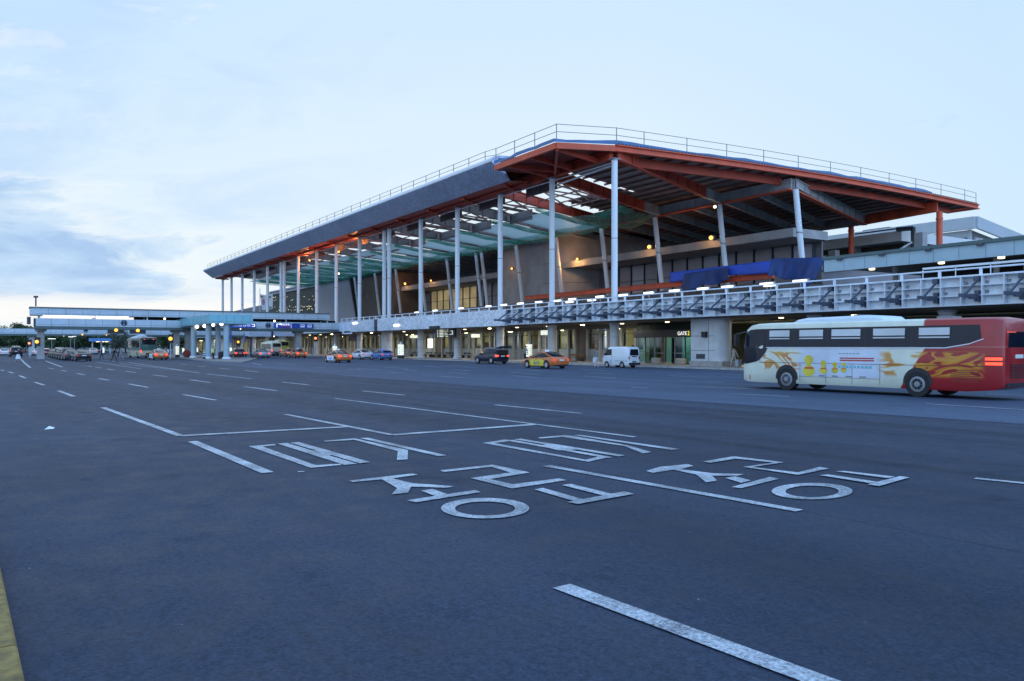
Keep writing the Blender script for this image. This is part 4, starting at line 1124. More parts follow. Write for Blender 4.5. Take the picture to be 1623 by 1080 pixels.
# blue direction signs on the first bridge
def glyphs(mb, x, y0, z0, w, h, n, rr, axis=1):
    """blurred block characters: short strokes in square cells"""
    for i in range(n):
        y = y0 + i * w * 1.12
        mb.box(x, x + .02, y + w * .05, y + w * .55, z0 + h * .82, z0 + h)
        mb.box(x, x + .02, y + w * .05, y + w * .2, z0 + h * .35, z0 + h * .8)
        mb.box(x, x + .02, y + w * .68, y + w * .85, z0 + h * .25, z0 + h)
        mb.box(x, x + .02, y + w * .2, y + w * .55, z0 + h * (.3 + .2 * (i % 2)), z0 + h * (.45 + .2 * (i % 2)))
        mb.box(x, x + .02, y + w * .1, y + w * .85, z0, z0 + h * .14)
def blue_sign(pxa, pya, pxb, pyb, label):
    xs = XB + .35
    a, b = AX(pxa, pya, xs), AX(pxb, pyb, xs)
    s = thing('direction_sign', label, 'road sign', (xs, (a[1] + b[1]) / 2, b[2]), 0, 'blue signs on the footbridge')
    mb = MB(); mb.box(xs - .12, xs, a[1], b[1], b[2], a[2]); mb.box(xs - .3, xs - .12, a[1] + .4, a[1] + .5, b[2], a[2]); mb.box(xs - .3, xs - .12, b[1] - .5, b[1] - .4, b[2], a[2]); mb.build('panel', 'sign_blue', s)
    return s, a, b, xs
s, a, b, xs = blue_sign(364, 512.5, 406, 520, 'left blue direction sign on the footbridge, partly behind the teal canopy')
mb = MB(); zz = b[2]; hh = a[2] - b[2]; glyphs(mb, xs, b[1] - 3.6, zz + .28 * hh, .62, .5 * hh, 4, None)
mb.build('lettering', 'text_blue', s)
mb = MB(); mb.box(xs, xs + .02, b[1] - .75, b[1] - .25, zz + .72 * hh, zz + .82 * hh); mb.box(xs, xs + .02, b[1] - .3, b[1] - .2, zz + .3 * hh, zz + .8 * hh); mb.box(xs, xs + .02, b[1] - .7, b[1] - .25, zz + .25 * hh, zz + .36 * hh)
mb.build('arrow', 'text_white', s)
mb = MB(); mb.box(xs, xs + .02, a[1] + .5, a[1] + 1.5, zz + .25 * hh, zz + .75 * hh); mb.build('pictogram', 'sky_tarp', s)
s, a, b, xs = blue_sign(434.5, 512.3, 497, 521, 'right blue direction sign on the footbridge with white arrow and pictograms')
hh = a[2] - b[2]; zz = b[2]; L = b[1] - a[1]
mb = MB(); y = a[1] + L * .06; mb.box(xs, xs + .02, y, y + .12, zz + .15 * hh, zz + .8 * hh); mb.box(xs, xs + .02, y, y + .6, zz + .75 * hh, zz + .85 * hh)
mb.prism([(xs, y + .55, zz + .62 * hh), (xs, y + .9, zz + .8 * hh), (xs, y + .55, zz + .98 * hh)], (.02, 0, 0)); mb.build('arrow', 'text_white', s)
mb = MB(); glyphs(mb, xs, a[1] + L * .17, zz + .55 * hh, L * .05, .36 * hh, 4, None); mb.build('lettering', 'text_white', s)
mb = MB(); glyphs(mb, xs, a[1] + L * .19, zz + .14 * hh, L * .045, .3 * hh, 4, None); mb.build('lettering', 'sign_red', s)
mb = MB()
for q in (.66, .84): mb.box(xs, xs + .02, a[1] + L * q, a[1] + L * (q + .11), zz + .2 * hh, zz + .82 * hh)
mb.box(xs, xs + .02, a[1] + L * .415, a[1] + L * .435, zz + .04 * hh, zz + .96 * hh); mb.build('pictogram', 'sign_white', s)
mb = MB(); mb.box(xs + .02, xs + .03, a[1] + L * .67, a[1] + L * .75, zz + .55 * hh, zz + .7 * hh); mb.box(xs + .02, xs + .03, a[1] + L * .86, a[1] + L * .93, zz + .5 * hh, zz + .66 * hh)
arc_ring(mb, (xs, a[1] + L * .54, zz + .5 * hh), .42, .1); mb.build('symbol', 'cloth_navy', s)
# white awning boards beyond the bridge
AW = thing('white_awning', 'long plain white awning board hanging under the footbridge above the taxis', 'awning', (-150, 38, 3.7))
a, b, c2 = AX(394, 530, -150), AX(430, 530, -150), AX(471, 530, -150)
mb = MB(); mb.box(-150.3, -150, a[1], b[1], 3.72, 4.62); mb.box(-150.3, -150, b[1] + .4, c2[1], 3.8, 4.62); mb.build('board', 'white_board', AW)
mb = MB(); mb.box(-150.4, -150.05, b[1], b[1] + .4, 3.5, 4.8); mb.tube((-150.5, a[1] + .5, 0), (-150.5, a[1] + .5, 4.6), .12, n=8); mb.tube((-150.5, c2[1] - .3, 0), (-150.5, c2[1] - .3, 4.6), .12, n=8); mb.build('post', 'bracket_steel', AW)

# signals hung under the bridges and on poles
def hung_signal(px, py, X, label, r, mat='amber', w=1.1, h=.55):
    c = AX(px, py, X + .25)
    s = thing('lane_signal', label, 'signal', c, 0, 'amber lane signals under the footbridges')
    mb = MB(); mb.box(X, X + .22, c[1] - w, c[1] + w, c[2] - h, c[2] + h); mb.box(X + .05, X + .15, c[1] - .06, c[1] + .06, c[2] + h, c[2] + h + .5); mb.build('case', 'trim_black', s)
    mb = MB(); mb.sphere((X + .2, c[1], c[2]), r * .72, 12); mb.build('lens', mat, s, smooth=True)
for i, (px, py, X, w, h, r, mat) in enumerate([(184, 523.3, XB - .4, 1.15, .52, .40, 'amber'), (218.5, 524, XB - .4, 1.15, .52, .40, 'amber'), (130.5, 530.5, XB2 - .4, .8, .5, .36, 'amber'), (169, 531, XB2 - .4, .9, .45, .34, 'amber'),
                                               (346.3, 521, XB - .4, .9, .28, .26, 'amber'), (381, 521.8, XB - .4, .9, .28, .25, 'lamp_warm'), (410, 522.2, XB - .4, .9, .26, .2, 'lamp_white')]):
    hung_signal(px, py, X, 'amber signal lamp hung under a footbridge, %s from the left in the photo' % ORD[[2, 3, 0, 1, 4, 5, 6][i]], r, mat, w, h)
def pole_signal(px, py, py0, label, r, mat, cat='traffic light'):
    g = G(px, py0); d = math.hypot(g[0], g[1]); k = ray(px, py); Y = g[1]; c = AY(px, py, Y)
    s = thing('traffic_light', label, cat, (g[0], g[1], 0), 0, 'lit traffic lights on poles')
    mb = MB(); mb.tube((g[0], g[1], 0), (g[0], g[1], c[2] + .9), .09, .07, n=8); mb.build('pole', 'bridge_panel', s)
    mb = MB(); mb.box(g[0] - .1, g[0] + .35, g[1] - .36, g[1] + .36, c[2] - .62, c[2] + .62); mb.box(g[0] - .1, g[0] + .45, g[1] - .4, g[1] + .4, c[2] + .62, c[2] + .68); mb.build('case', 'trim_black', s)
    mb = MB(); mb.sphere((g[0] + .34, g[1] - .08, c[2]), r * .74, 12); mb.build('lens', mat, s, smooth=True)
pole_signal(270.5, 537.2, 568.5, 'big amber traffic light on a grey pole beside the orange taxi at left', .42, 'amber')
pole_signal(499.8, 536.5, 565, 'red traffic light on a pale pole in front of the pavement columns', .32, 'signal_red')
pole_signal(377.5, 542.3, 567, 'orange traffic light between the canopy post and the warning signs', .3, 'amber')
pole_signal(47, 544.4, 566, 'small orange traffic light left of the first footbridge pier', .27, 'signal_red')
pole_signal(59.3, 542, 569.5, 'orange-white traffic light right against the first footbridge pier', .36, 'amber')

# ================================================================ TRAFFIC ISLAND
isl = [G(320, 570.5), G(360, 573.5), G(395, 573.5), G(393, 570.2), G(340, 566.5), G(296, 567.5)]
cx_ = -117.0
mb = MB(); y0, y1 = 24.0, 30.2
ip = [G(308, 571.2), G(345, 574.2), G(385, 575.4), G(394, 573.4)]
ip = [(p[0], p[1]) for p in ip] + [(-128, 33.5), (-170, 31.5), (-172, 25.5)]
mb.prism([(x, y, -.1) for x, y in ip], (0, 0, .24)); struct(mb.build('traffic_island', 'paving'))
TC = thing('island_canopy', 'teal panelled flat canopy on round posts over the traffic island', 'canopy', (-117, 27, 0))
Xc = AX(333, 505, -116.6)[0]; Ya = AX(333, 505, -116.6)[1]; Yb = AX(401, 505, -116.6)[1]
zt_, zb_ = 6.38, 5.12
mb = MB(); mb.box(Xc - .2, Xc, Ya, Yb, zb_, zt_); mb.box(Xc - 30, Xc - .2, Ya, Ya + .2, zb_, zt_); mb.box(Xc - 30, Xc - .2, Yb - .2, Yb, zb_, zt_); f = mb.build('fascia', 'teal_panel', TC)
mb = MB()
for i in range(5): y = Ya + (Yb - Ya) * (i + 1) / 5.4; mb.box(Xc, Xc + .02, y, y + .05, zb_ + .02, zt_ - .02)
for i in range(10): x = Xc - 3 * (i + 1); mb.box(x, x + .05, Ya - .02, Ya, zb_ + .02, zt_ - .02)
mb.box(Xc, Xc + .02, Ya, Yb, zb_ + .24, zb_ + .28); mb.box(Xc - 30, Xc, Ya - .02, Ya, zb_ + .24, zb_ + .28); mb.build('panel_joint', 'rail_grey', f)
mb = MB(); mb.box(Xc - 30, Xc - .2, Ya + .2, Yb - .2, zt_ - .35, zt_ - .1); mb.build('roof', 'green_roof', TC)
mb = MB(); mb.box(Xc - 30, Xc - .25, Ya + .25, Yb - .25, zb_ + .12, zb_ + .25); mb.build('soffit', 'duct_metal', TC)
for px, Y in ((359, Ya + 2.4), (330.5, Ya + .9), (307, Ya + .9), (345.5, Yb - 1.5)):
    X = AY(px, 540, Y)[0]
    if X > Xc: X = Xc - .8
    mb = MB(); mb.tube((X, Y, .14), (X, Y, zb_ + .15), .42, n=14); p = mb.build('post', 'canopy_blue', TC, smooth=True)
    mb = MB(); mb.lathe((X, Y, .14), [(.62, 0), (.62, .18), (.44, .3)], 14); mb.build('post_base', 'white_steel', p)
mb = MB(); X = AY(359, 540, Ya + 2.4)[0]; mb.box(X - .2, X + .5, Ya + 2.95, Ya + 3.0, 2.4, 4.2); mb.build('banner', 'sign_blue', TC)
for px, py in ((312.6, 518.3), (324, 517), (338, 515.2), (351, 514)):
    c = AY(px, py, Ya + 1.3 if px < 330 else Ya + 2.0); mb = MB(); mb.sphere((c[0], c[1], c[2]), .24, 12); l = mb.build('globe_lamp', 'globe_lamp', TC, smooth=True)
    mb = MB(); mb.tube((c[0], c[1], c[2] + .25), (c[0], c[1], zb_ + .14), .06, n=6); mb.build('lamp_stem', 'dark_steel', l)

# lit totem signs with a small figure on top
def totem(px, py_top, py_bot, label, w=.95, figure=True, z0=.15, lines=True):
    g = G(px, py_bot, z0); hgt = AY(px, py_top, g[1])[2] - z0
    s = thing('totem_sign', label, 'sign', (g[0], g[1], z0), 0, 'lit totem signs by the columns')
    X, Y = g[0], g[1]; hw = w / 2
    mb = MB(); mb.box(X - hw * 1.15, X + hw * 1.15, Y - .2, Y + .25, z0, z0 + hgt * .16); mb.box(X - hw, X + hw, Y - .1, Y + .2, z0 + hgt * .16, z0 + hgt * .84); mb.build('stand', 'trim_black', s)
    mb = MB(); mb.box(X - hw * .92, X + hw * .92, Y - .16, Y - .1, z0 + hgt * .2, z0 + hgt * .82); mb.add([(X + hw, Y - .08, z0 + hgt * .2), (X + hw, Y + .18, z0 + hgt * .2), (X + hw, Y + .18, z0 + hgt * .82), (X + hw, Y - .08, z0 + hgt * .82)], [(0, 1, 2, 3)])
    mb.box(X + hw, X + hw + .04, Y - .08, Y + .18, z0 + hgt * .2, z0 + hgt * .82)
    pn = mb.build('lit_panel', 'screen', s)
    if lines:
        mb = MB()
        for i in range(5):
            z = z0 + hgt * (.28 + .1 * i); mb.box(X - hw * .6, X + hw * .5, Y - .175, Y - .16, z, z + hgt * .035); mb.box(X + hw + .04, X + hw + .055, Y - .02, Y + .14, z, z + hgt * .035)
        mb.build('writing', 'trim_black', pn)
    if figure:
        mb = MB(); mb.sphere((X, Y, z0 + hgt * .955), hgt * .045, 10); mb.lathe((X, Y, z0 + hgt * .84), [(.06, 0), (.2, .03), (.14, hgt * .07), (.05, hgt * .08)], 10); mb.build('finial', 'sign_white', s)
totem(635, 541.5, 568.5, 'lit white totem sign on black stand between two round piers', 1.35)
totem(530.5, 545, 568, 'slim lit totem sign in front of the pier behind the left orange taxi', 1.0)
totem(838, 540.5, 572, 'lit totem sign beside the two people behind the yellow-sided taxi', .9)
totem(280.5, 545.5, 566.5, 'large lit totem sign with dark lines left of the canopy posts', 1.6)
totem(291, 550, 562, 'small lit totem sign behind the canopy posts, nearest the large totem', 1.2, False, lines=False)
totem(311.5, 549, 562, 'lit totem sign just right of a green canopy post', 1.3, False, lines=False)
totem(163.5, 549.5, 562, 'lit totem sign standing alone left of the green city bus', 1.2, True, lines=False)
totem(333.5, 549, 562.5, 'lit totem sign partly hidden by the canopy post near the officer', 1.2, False, lines=False)
totem(365.5, 549, 562, 'slim lit totem sign right of the blue banner post', .8, False, lines=False)
totem(31, 550, 561, 'pair-like lit sign panel beside the dark van at far left', 2.0, False, z0=0)

# warning and pedestrian signs
g = G(387.5, 568.5); Y = g[1]; s = thing('warning_sign', 'yellow triangle warning sign below a blue triangle sign on one post', 'road sign', (g[0], g[1], 0))
mb = MB(); c1, c2 = AY(387.5, 546.8, Y), AY(388, 536, Y); mb.tube((g[0], g[1], 0), (g[0], g[1], c2[2] + .6), .06, n=8); mb.build('post', 'rail_grey', s)
def tri(c, r, y): return [(c[0] - r, y, c[2] - r * .75), (c[0] + r, y, c[2] - r * .75), (c[0], y, c[2] + r)]
mb = MB(); mb.prism(tri(c1, .82, Y - .1), (0, .06, 0)); mb.prism([(c1[0] + (x - c1[0]) * 1, Y - .1, z) for x, _, z in []] or tri(c1, .01, Y), (0, .01, 0)); yb = mb.build('yellow_plate', 'yellow_sign', s)
mb = MB(); mb.box(c1[0] - .1, c1[0] + .1, Y - .13, Y - .1, c1[2] - .25, c1[2] + .35); mb.box(c1[0] - .25, c1[0] + .25, Y - .13, Y - .1, c1[2] - .38, c1[2] - .3); mb.build('symbol', 'trim_black', yb)
mb = MB(); mb.prism(tri(c2, .8, Y - .1), (0, .06, 0)); yb = mb.build('blue_plate', 'sign_blue', s)
mb = MB(); mb.box(c2[0] - .08, c2[0] + .08, Y - .13, Y - .1, c2[2] - .2, c2[2] + .35); mb.prism([(c2[0] - .3, Y - .12, c2[2] - .4), (c2[0] - .15, Y - .12, c2[2] - .4), (c2[0] + .05, Y - .12, c2[2])], (0, .02, 0)); mb.prism([(c2[0] + .3, Y - .12, c2[2] - .4), (c2[0] + .15, Y - .12, c2[2] - .4), (c2[0] - .05, Y - .12, c2[2])], (0, .02, 0)); mb.build('symbol', 'sign_white', yb)

# information board under the clad edge
a, b = AY(690, 522.5, 52.0), AY(721, 534.8, 52.0)
IB = thing('information_board', 'black hanging information board with rows of pale writing and a white arrow', 'sign', ((a[0] + b[0]) / 2, 52, b[2]))
mb = MB(); mb.box(a[0], b[0], 52.0, 52.25, b[2], a[2]); mb.box(a[0] + .6, a[0] + 3.6, 51.0 - .3, 50.85, AY(700, 516.5, 51)[2] - .0, AY(700, 521, 51)[2]); mb.box(a[0] + .3, a[0] + .38, 52.1, 52.2, a[2], 4.42); mb.box(b[0] - .38, b[0] - .3, 52.1, 52.2, a[2], 4.42); mb.build('panel', 'trim_black', IB)
mb = MB(); W_ = b[0] - a[0]; H_ = a[2] - b[2]
for i in range(5):
    z = b[2] + H_ * (.06 + .19 * i)
    mb.box(a[0] + W_ * .10, a[0] + W_ * .15, 51.98, 52, z, z + H_ * .12); mb.box(a[0] + W_ * .22, a[0] + W_ * .43, 51.98, 52, z, z + H_ * .12)
    for k in range(4):
        if (i + k) % 5: mb.box(a[0] + W_ * (.48 + .05 * k), a[0] + W_ * (.52 + .05 * k), 51.98, 52, z + H_ * .02, z + H_ * .10)
mb.build('writing', 'text_dim', IB)
mb = MB(); mb.box(a[0] + W_ * .78, a[0] + W_ * .9, 51.98, 52, b[2] + H_ * .72, b[2] + H_ * .8); mb.box(a[0] + W_ * .86, a[0] + W_ * .9, 51.98, 52, b[2] + H_ * .4, b[2] + H_ * .72); mb.box(a[0] + W_ * .74, a[0] + W_ * .9, 51.98, 52, b[2] + H_ * .32, b[2] + H_ * .4); mb.build('arrow', 'text_dim', IB)
mb = MB(); mb.box(a[0] + .02, a[0] + W_ * .04, 51.98, 52, b[2], a[2]); mb.build('edge_strip', 'sign_blue', IB)
# small hung signs
for (pa, pb, qa, qb, nm, lab, mat) in ((857, 524, 873, 531, 'hung_sign', 'small lit white hung sign left of a round pier near the yellow-sided taxi', 'screen'), (553, 533.5, 567, 540.5, 'hung_sign', 'small dark hung screen over the pavement behind the white sedan', 'black_panel')):
    p_, q_ = AY(pa, pb, 55), AY(qa, qb, 55)
    s = thing(nm, lab, 'sign', ((p_[0] + q_[0]) / 2, 55, q_[2])); mb = MB(); mb.box(p_[0], q_[0], 55, 55.15, q_[2], p_[2]); mb.build('face', mat, s)
    mb = MB(); mb.box(p_[0] + .2, p_[0] + .26, 55.05, 55.1, p_[2], 4.42); mb.box(q_[0] - .26, q_[0] - .2, 55.05, 55.1, p_[2], 4.42); mb.box(p_[0] - .06, q_[0] + .06, 55.02, 55.18, p_[2], p_[2] + .08); mb.build('hanger', 'trim_black', s)

# benches, planters on the pavement
def bench(px0, px1, label, mat='dark_steel'):
    Y = 58.6; xa, xb = AY(px0, 565, Y)[0], AY(px1, 565, Y)[0]
    s = thing('bench', label, 'bench', ((xa + xb) / 2, Y, .15), 0, 'benches along the terminal glass')
    mb = MB(); mb.box(xa, xb, Y - .25, Y + .2, .55, .62); mb.build('seat', mat, s)
    mb = MB(); mb.box(xa, xb, Y + .2, Y + .26, .75, 1.0); mb.build('backrest', mat, s)
    for x in (xa + .15, xb - .2):
        mb = MB(); mb.box(x, x + .06, Y - .22, Y + .24, .15, .55); mb.box(x, x + .06, Y + .2, Y + .25, .55, .9); mb.build('leg', 'dark_steel', s)
for a, b, l in ((652, 662, 'leftmost metal bench along the glass front'), (673, 683, 'metal bench left of the information board'), (686, 697, 'metal bench under the information board'), (704, 718, 'metal bench right of the information board beside a pier'), (733, 744, 'short metal bench left of the dark car with raised tailgate')): bench(a, b, l)
bench(899, 924, 'long brown wooden bench behind the orange taxi with yellow side', 'wood')
for px, l in ((1040, 'left round stone planter before the green entrance'), (1079, 'right round stone planter before the green entrance')):
    X = AY(px, 575, 55.8)[0]; s = thing('stone_planter', l, 'planter', (X, 55.8, .15), 0, 'stone planters at the gate')
    mb = MB(); mb.lathe((X, 55.8, .15), [(.42, 0), (.50, .1), (.52, .55), (.46, .62), (.40, .6)], 18); mb.build('pot', 'stone', s, smooth=40)
    mb = MB(); mb.lathe((X, 55.8, .15), [(.40, .5), (.39, .585)], 14); mb.build('soil', 'bark', s)
# island furniture
g = G(324, 569.5, .14); s = thing('traffic_bollard', 'slim black and white bollard on the island left of the officer', 'bollard', g)
mb = MB(); mb.tube(g, (g[0], g[1], 1.05), .14, .11, n=12); mb.lathe(g, [(.24, 0), (.24, .08), (.14, .12)], 12); mb.build('body', 'trim_black', s)
mb = MB()
for z in (.35, .62, .88): mb.lathe((g[0], g[1], g[2]), [(.145, z), (.14, z + .1)], 12)
mb.build('stripe', 'sign_white', s)
g = G(351, 569, .14); s = thing('litter_bin', 'black litter bin beside the front canopy post', 'bin', g)
mb = MB(); mb.lathe(g, [(.42, 0), (.46, .2), (.48, .85), (.36, .98)], 14); mb.build('body', 'trim_black', s, smooth=40); mb = MB(); mb.lathe(g, [(.36, .98), (.4, 1.02), (.3, 1.14), (.05, 1.18)], 14); mb.build('lid', 'rail_grey', s)
g = G(296, 567, .14); s = thing('hose_reel', 'round dark red reel standing by the canopy post', 'reel', g)
mb = MB(); mb.tube((g[0] - .3, g[1], .75), (g[0] + .3, g[1], .75), .58, n=16); mb.build('drum', 'maroon_steel', s); mb = MB(); mb.box(g[0] - .4, g[0] + .4, g[1] - .4, g[1] + .4, .14, .24); mb.bar((g[0] + .35, g[1], .2), (g[0] + .35, g[1], .8), .08, .08); mb.build('frame', 'dark_steel', s)
g = G(316, 566, .14); s = thing('folding_barrier', 'low striped folding barrier on the island', 'barrier', g)
mb = MB(); mb.bar((g[0] - .6, g[1] - .8, .14), (g[0] - .2, g[1] + .5, .95), .06, .06); mb.bar((g[0] - .2, g[1] - .8, .95), (g[0] - .6, g[1] + .5, .14), .06, .06); mb.build('leg', 'dark_steel', s); mb = MB(); mb.bar((g[0] - .4, g[1] - 1.0, .9), (g[0] - .4, g[1] + 1.0, .9), .06, .2); mb.build('rail', 'yellow_sign', s)

# far lamps and shelter
def lamp_post(px, py_top, py_bot, label, w):
    g = G(px, py_bot); z = AX(px, py_top, g[0])[2]
    s = thing('lamp_post', label, 'lamp post', (g[0], g[1], 0), 0, 'lamp posts far down the road')
    mb = MB(); mb.tube((g[0], g[1], 0), (g[0], g[1], z), .12, .07, n=8); mb.build('pole', 'rail_grey', s)
    mb = MB(); mb.box(g[0] - .15, g[0] + .15, g[1] - w, g[1] + w, z, z + .08); h = mb.build('head', 'rail_grey', s)
    mb = MB(); mb.box(g[0] - .13, g[0] + .13, g[1] - w * .9, g[1] + w * .9, z - .09, z); mb.build('lit_face', 'lamp_tube', h)
lamp_post(82, 537, 559.5, 'flat bright lamp post in front of the trees at far left', 1.1)
lamp_post(112, 534, 559.5, 'thin grey lamp post beside the far blue board', .7)
lamp_post(118, 533, 560, 'pole lamp just left of the far blue shelter', .5)
SH = thing('bus_shelter', 'far blue-roofed bus shelter with lit ceiling left of the city bus', 'shelter', (-232, 22, 0))
c0, c1 = AX(143, 545, -232), AX(178, 545, -232)
mb = MB(); mb.box(-236, -231, c0[1], c1[1], 3.2, 4.0); mb.build('roof', 'sky_tarp', SH)
mb = MB()
for q in (.1, .5, .9):
    y = c0[1] + (c1[1] - c0[1]) * q; mb.tube((-232, y, 0), (-232, y, 3.2), .18, n=8)
mb.build('post', 'bridge_panel', SH)
mb = MB()
for q in (.35, .55, .75): y = c0[1] + (c1[1] - c0[1]) * q; mb.box(-233, -232.4, y - .4, y + .4, 3.05, 3.15)
mb.build('ceiling_lamp', 'lamp_warm', SH)
FB = thing('far_canopy', 'white rounded canopy roof behind the green city bus', 'canopy', (-190, 32, 0))
c0, c1 = AX(206, 534, -190), AX(241, 538, -190)
mb = MB(); mb.grid(lambda u, v: (-190 - 6 * v, c0[1] + (c1[1] - c0[1]) * u, 3.3 + 1.1 * math.sin(PI * u) * (1 - .3 * v) + .1), 12, 3); o = mb.build('roof', 'white_board', FB); o.modifiers.new('t', 'SOLIDIFY').thickness = .5
mb = MB(); mb.tube((-191, c0[1] + .4, 0), (-191, c0[1] + .4, 3.3), .15, n=8); mb.tube((-191, c1[1] - .4, 0), (-191, c1[1] - .4, 3.3), .15, n=8); mb.build('post', 'bridge_panel', FB)

# national flag hanging on a pole by the columns
a, b = AY(412, 463, 57), AY(432, 491, 57)
FL = thing('flag', 'white flag with red and blue disc hanging on a pole beside the far columns', 'flag', ((a[0]), 57, 6.1))
mb = MB(); mb.tube((a[0] - .1, 57, 6.1), (a[0] - .1, 57, a[2] + 1.0), .08, n=8); mb.build('pole', 'white_steel', FL)
wv = lambda u, v: (a[0] + (b[0] - a[0]) * u * .95, 57 + .25 * math.sin(7 * u + 2 * v), a[2] + (b[2] - a[2]) * (.12 + .75 * v + .16 * u * (1 + .4 * math.sin(5 * u))))
mb = MB(); mb.grid(wv, 16, 12); mb.build('cloth', 'cloth_white', FL, smooth=True)
def disc(u0, u1, v0, v1, half):
    mb = MB()
    for i in range(14):
        t0, t1 = PI * i / 14 + half * PI + .5, PI * (i + 1) / 14 + half * PI + .5
        pts = [((u0 + u1) / 2, (v0 + v1) / 2)] + [((u0 + u1) / 2 + (u1 - u0) / 2 * math.cos(t), (v0 + v1) / 2 + (v1 - v0) / 2 * math.sin(t)) for t in (t0, t1)]
        mb.poly([(x, y - .06, z) for x, y, z in (wv(*p) for p in pts)])
    return mb
disc(.08, .5, .28, .72, 1).build('red_half', 'sign_red', FL); disc(.08, .5, .28, .72, 0).build('blue_half', 'sign_blue', FL)
mb = MB()
for (u, v) in ((.04, .12), (.75, .15), (.05, .85), (.75, .85)):
    for k in range(3):
        vv = v + k * .045; p = wv(u, vv); q = wv(u + .16, vv); mb.bar((p[0], p[1] - .06, p[2]), (q[0], q[1] - .06, q[2]), .02, .12)
mb.build('trigram', 'trim_black', FL)

# ================================================================ TREES
def make_tree(name, h, w, nleaf, seed, mat, label, leaf=.45, dense=1.):
    rr = random.Random(seed)
    t = thing(name, label, 'tree', (0, 0, 0), local=True)
    mb = MB(); tips = []
    p = Vector((0, 0, 0)); r = h * .022
    for i in range(4):
        q = p + Vector((rr.uniform(-.2, .2), rr.uniform(-.2, .2), h * .13)); mb.tube(p, q, r, r * .85, n=7); p = q; r *= .85
    for i in range(9):
        a = rr.uniform(0, 2 * PI); b = Vector((0, 0, h * rr.uniform(.22, .5)))
        e = b + Vector((math.cos(a) * w * rr.uniform(.2, .4), math.sin(a) * w * rr.uniform(.2, .4), h * rr.uniform(.15, .38)))
        m = (b + e) / 2 + Vector((0, 0, -.2)); mb.tube(b, m, r * .6, r * .4, n=5); mb.tube(m, e, r * .4, r * .15, n=5); tips.append(e)
    mb.tube(p, p + Vector((0, 0, h * .3)), r, r * .2, n=6); tips.append(p + Vector((0, 0, h * .32)))
    mb.build('trunk', 'bark', t)
    mb = MB()
    cl = [(e, rr.uniform(.16, .26) * w) for e in tips] + [(Vector((rr.uniform(-.42, .42) * w, rr.uniform(-.42, .42) * w, h * rr.uniform(.28, .92))), rr.uniform(.10, .22) * w) for _ in range(int(16 * dense))]
    for i in range(nleaf):
        c, R = cl[rr.randrange(len(cl))]
        d = Vector((rr.gauss(0, 1), rr.gauss(0, 1), rr.gauss(0, .8))).normalized() * R * (rr.random() ** .45)
        o = c + d
        if o.z < h * .12: continue
        s = leaf * rr.uniform(.5, 1.2); a = Vector((rr.gauss(0, 1), rr.gauss(0, 1), rr.gauss(0, 1))).normalized(); b = a.orthogonal().normalized()
        mb.add([o - a * s * .5, o + b * s * .3, o + a * s * .5, o - b * s * .3], [(0, 1, 2, 3)])
    mb.build('crown', mat, t, fix=False)
    return t
kinds = [make_tree('broadleaf_tree', 8, 8, 2600, 5, 'leaf', '', .7, 1.6), make_tree('broadleaf_tree', 9, 7, 2600, 6, 'leaf', '', .7, 1.6), make_tree('broadleaf_tree', 7, 8.5, 2600, 9, 'leaf', '', .7, 1.6)]
rr = random.Random(21)
spots = []
for i in range(27):
    px = -12 + i * 11.0 + rr.uniform(-3, 3); d = 262 + rr.uniform(-18, 30) - (i > 15) * 10
    k = ray(px, 549); spots.append((px, (k[0] * d, k[1] * d, 0)))
spots = sorted(spots, key=lambda q: q[0])
names = ['at the left edge of the photo', 'behind the dark van', 'behind the lit sign panel', 'left of the first footbridge pier']
for i, (px, p) in enumerate(spots):
    lab = 'dark green broadleaf tree in the belt under the far footbridge, %s from the left edge' % (ORD[i] if i < 20 else ['twenty-first', 'twenty-second', 'twenty-third', 'twenty-fourth', 'twenty-fifth', 'twenty-sixth', 'twenty-seventh'][i - 20])
    k = kinds[i % 3]; sc = rr.uniform(.86, 1.1)
    if i < 3: t = k; t.location = p; t.rotation_euler = (0, 0, rr.uniform(0, 6)); t['label'] = lab; t.scale = (sc,) * 3
    else: t = dup(k, p, rr.uniform(0, 6), lab, (sc * 1.1, sc * 1.1, sc))
    t['group'] = 'belt of trees beyond the car queue'
lone = make_tree('street_tree', 5.4, 3.2, 1900, 14, 'leaf_dull', 'small greyish street tree standing left of the green city bus', .26, 1.3)
g = G(187, 567); lone.location = (g[0], g[1], 0)
for i, px in enumerate((204,)):
    t = dup(lone, G(205, 563), 2.0, 'smaller greyish street tree half hidden by the green city bus', (.9, .9, .9))
mb = MB(); mb.grid(lambda u, v: (-420 + 120 * v, -140 + 190 * u, 3.0 * math.sin(PI * v) + .4 * math.sin(31 * u)), 40, 6)
struct(mb.build('grass_bank', 'green_roof'))
# ================================================================ VEHICLES (local axes: x forward, y to the left, z up)
RZ = PI + ROADROT
def ring(x, zb, zs, w, crown=.0):
    """half-section of the lower body mirrored: sill, bulge, shoulder, top"""
    h = zs - zb
    pts = [(w * .84, zb), (w * .97, zb + h * .16), (w, zb + h * .45), (w * .985, zb + h * .74), (w * .93, zs - .03), (w * .80, zs)]
    L = [(x, y, z) for y, z in pts] + [(x, 0, zs + crown)] + [(x, -y, z) for y, z in reversed(pts)] + [(x, 0, zb)]
    return L

def loft_body(stations):
    mb = MB(); mb.loft([ring(*s) for s in stations]); return mb

def cabin_rings(st):
    out = []
    for (x, zb, zr, wb, wr) in st:
        h = zr - zb
        pts = [(wb, zb), (wb * .97 + wr * .03, zb + h * .25), ((wb + wr) / 2, zb + h * .62), (wr * 1.02, zr - .07), (wr * .88, zr - .015), (wr * .5, zr + .012)]
        out.append([(x, y, z) for y, z in pts] + [(x, 0, zr + .02)] + [(x, -y, z) for y, z in reversed(pts)])
    return out

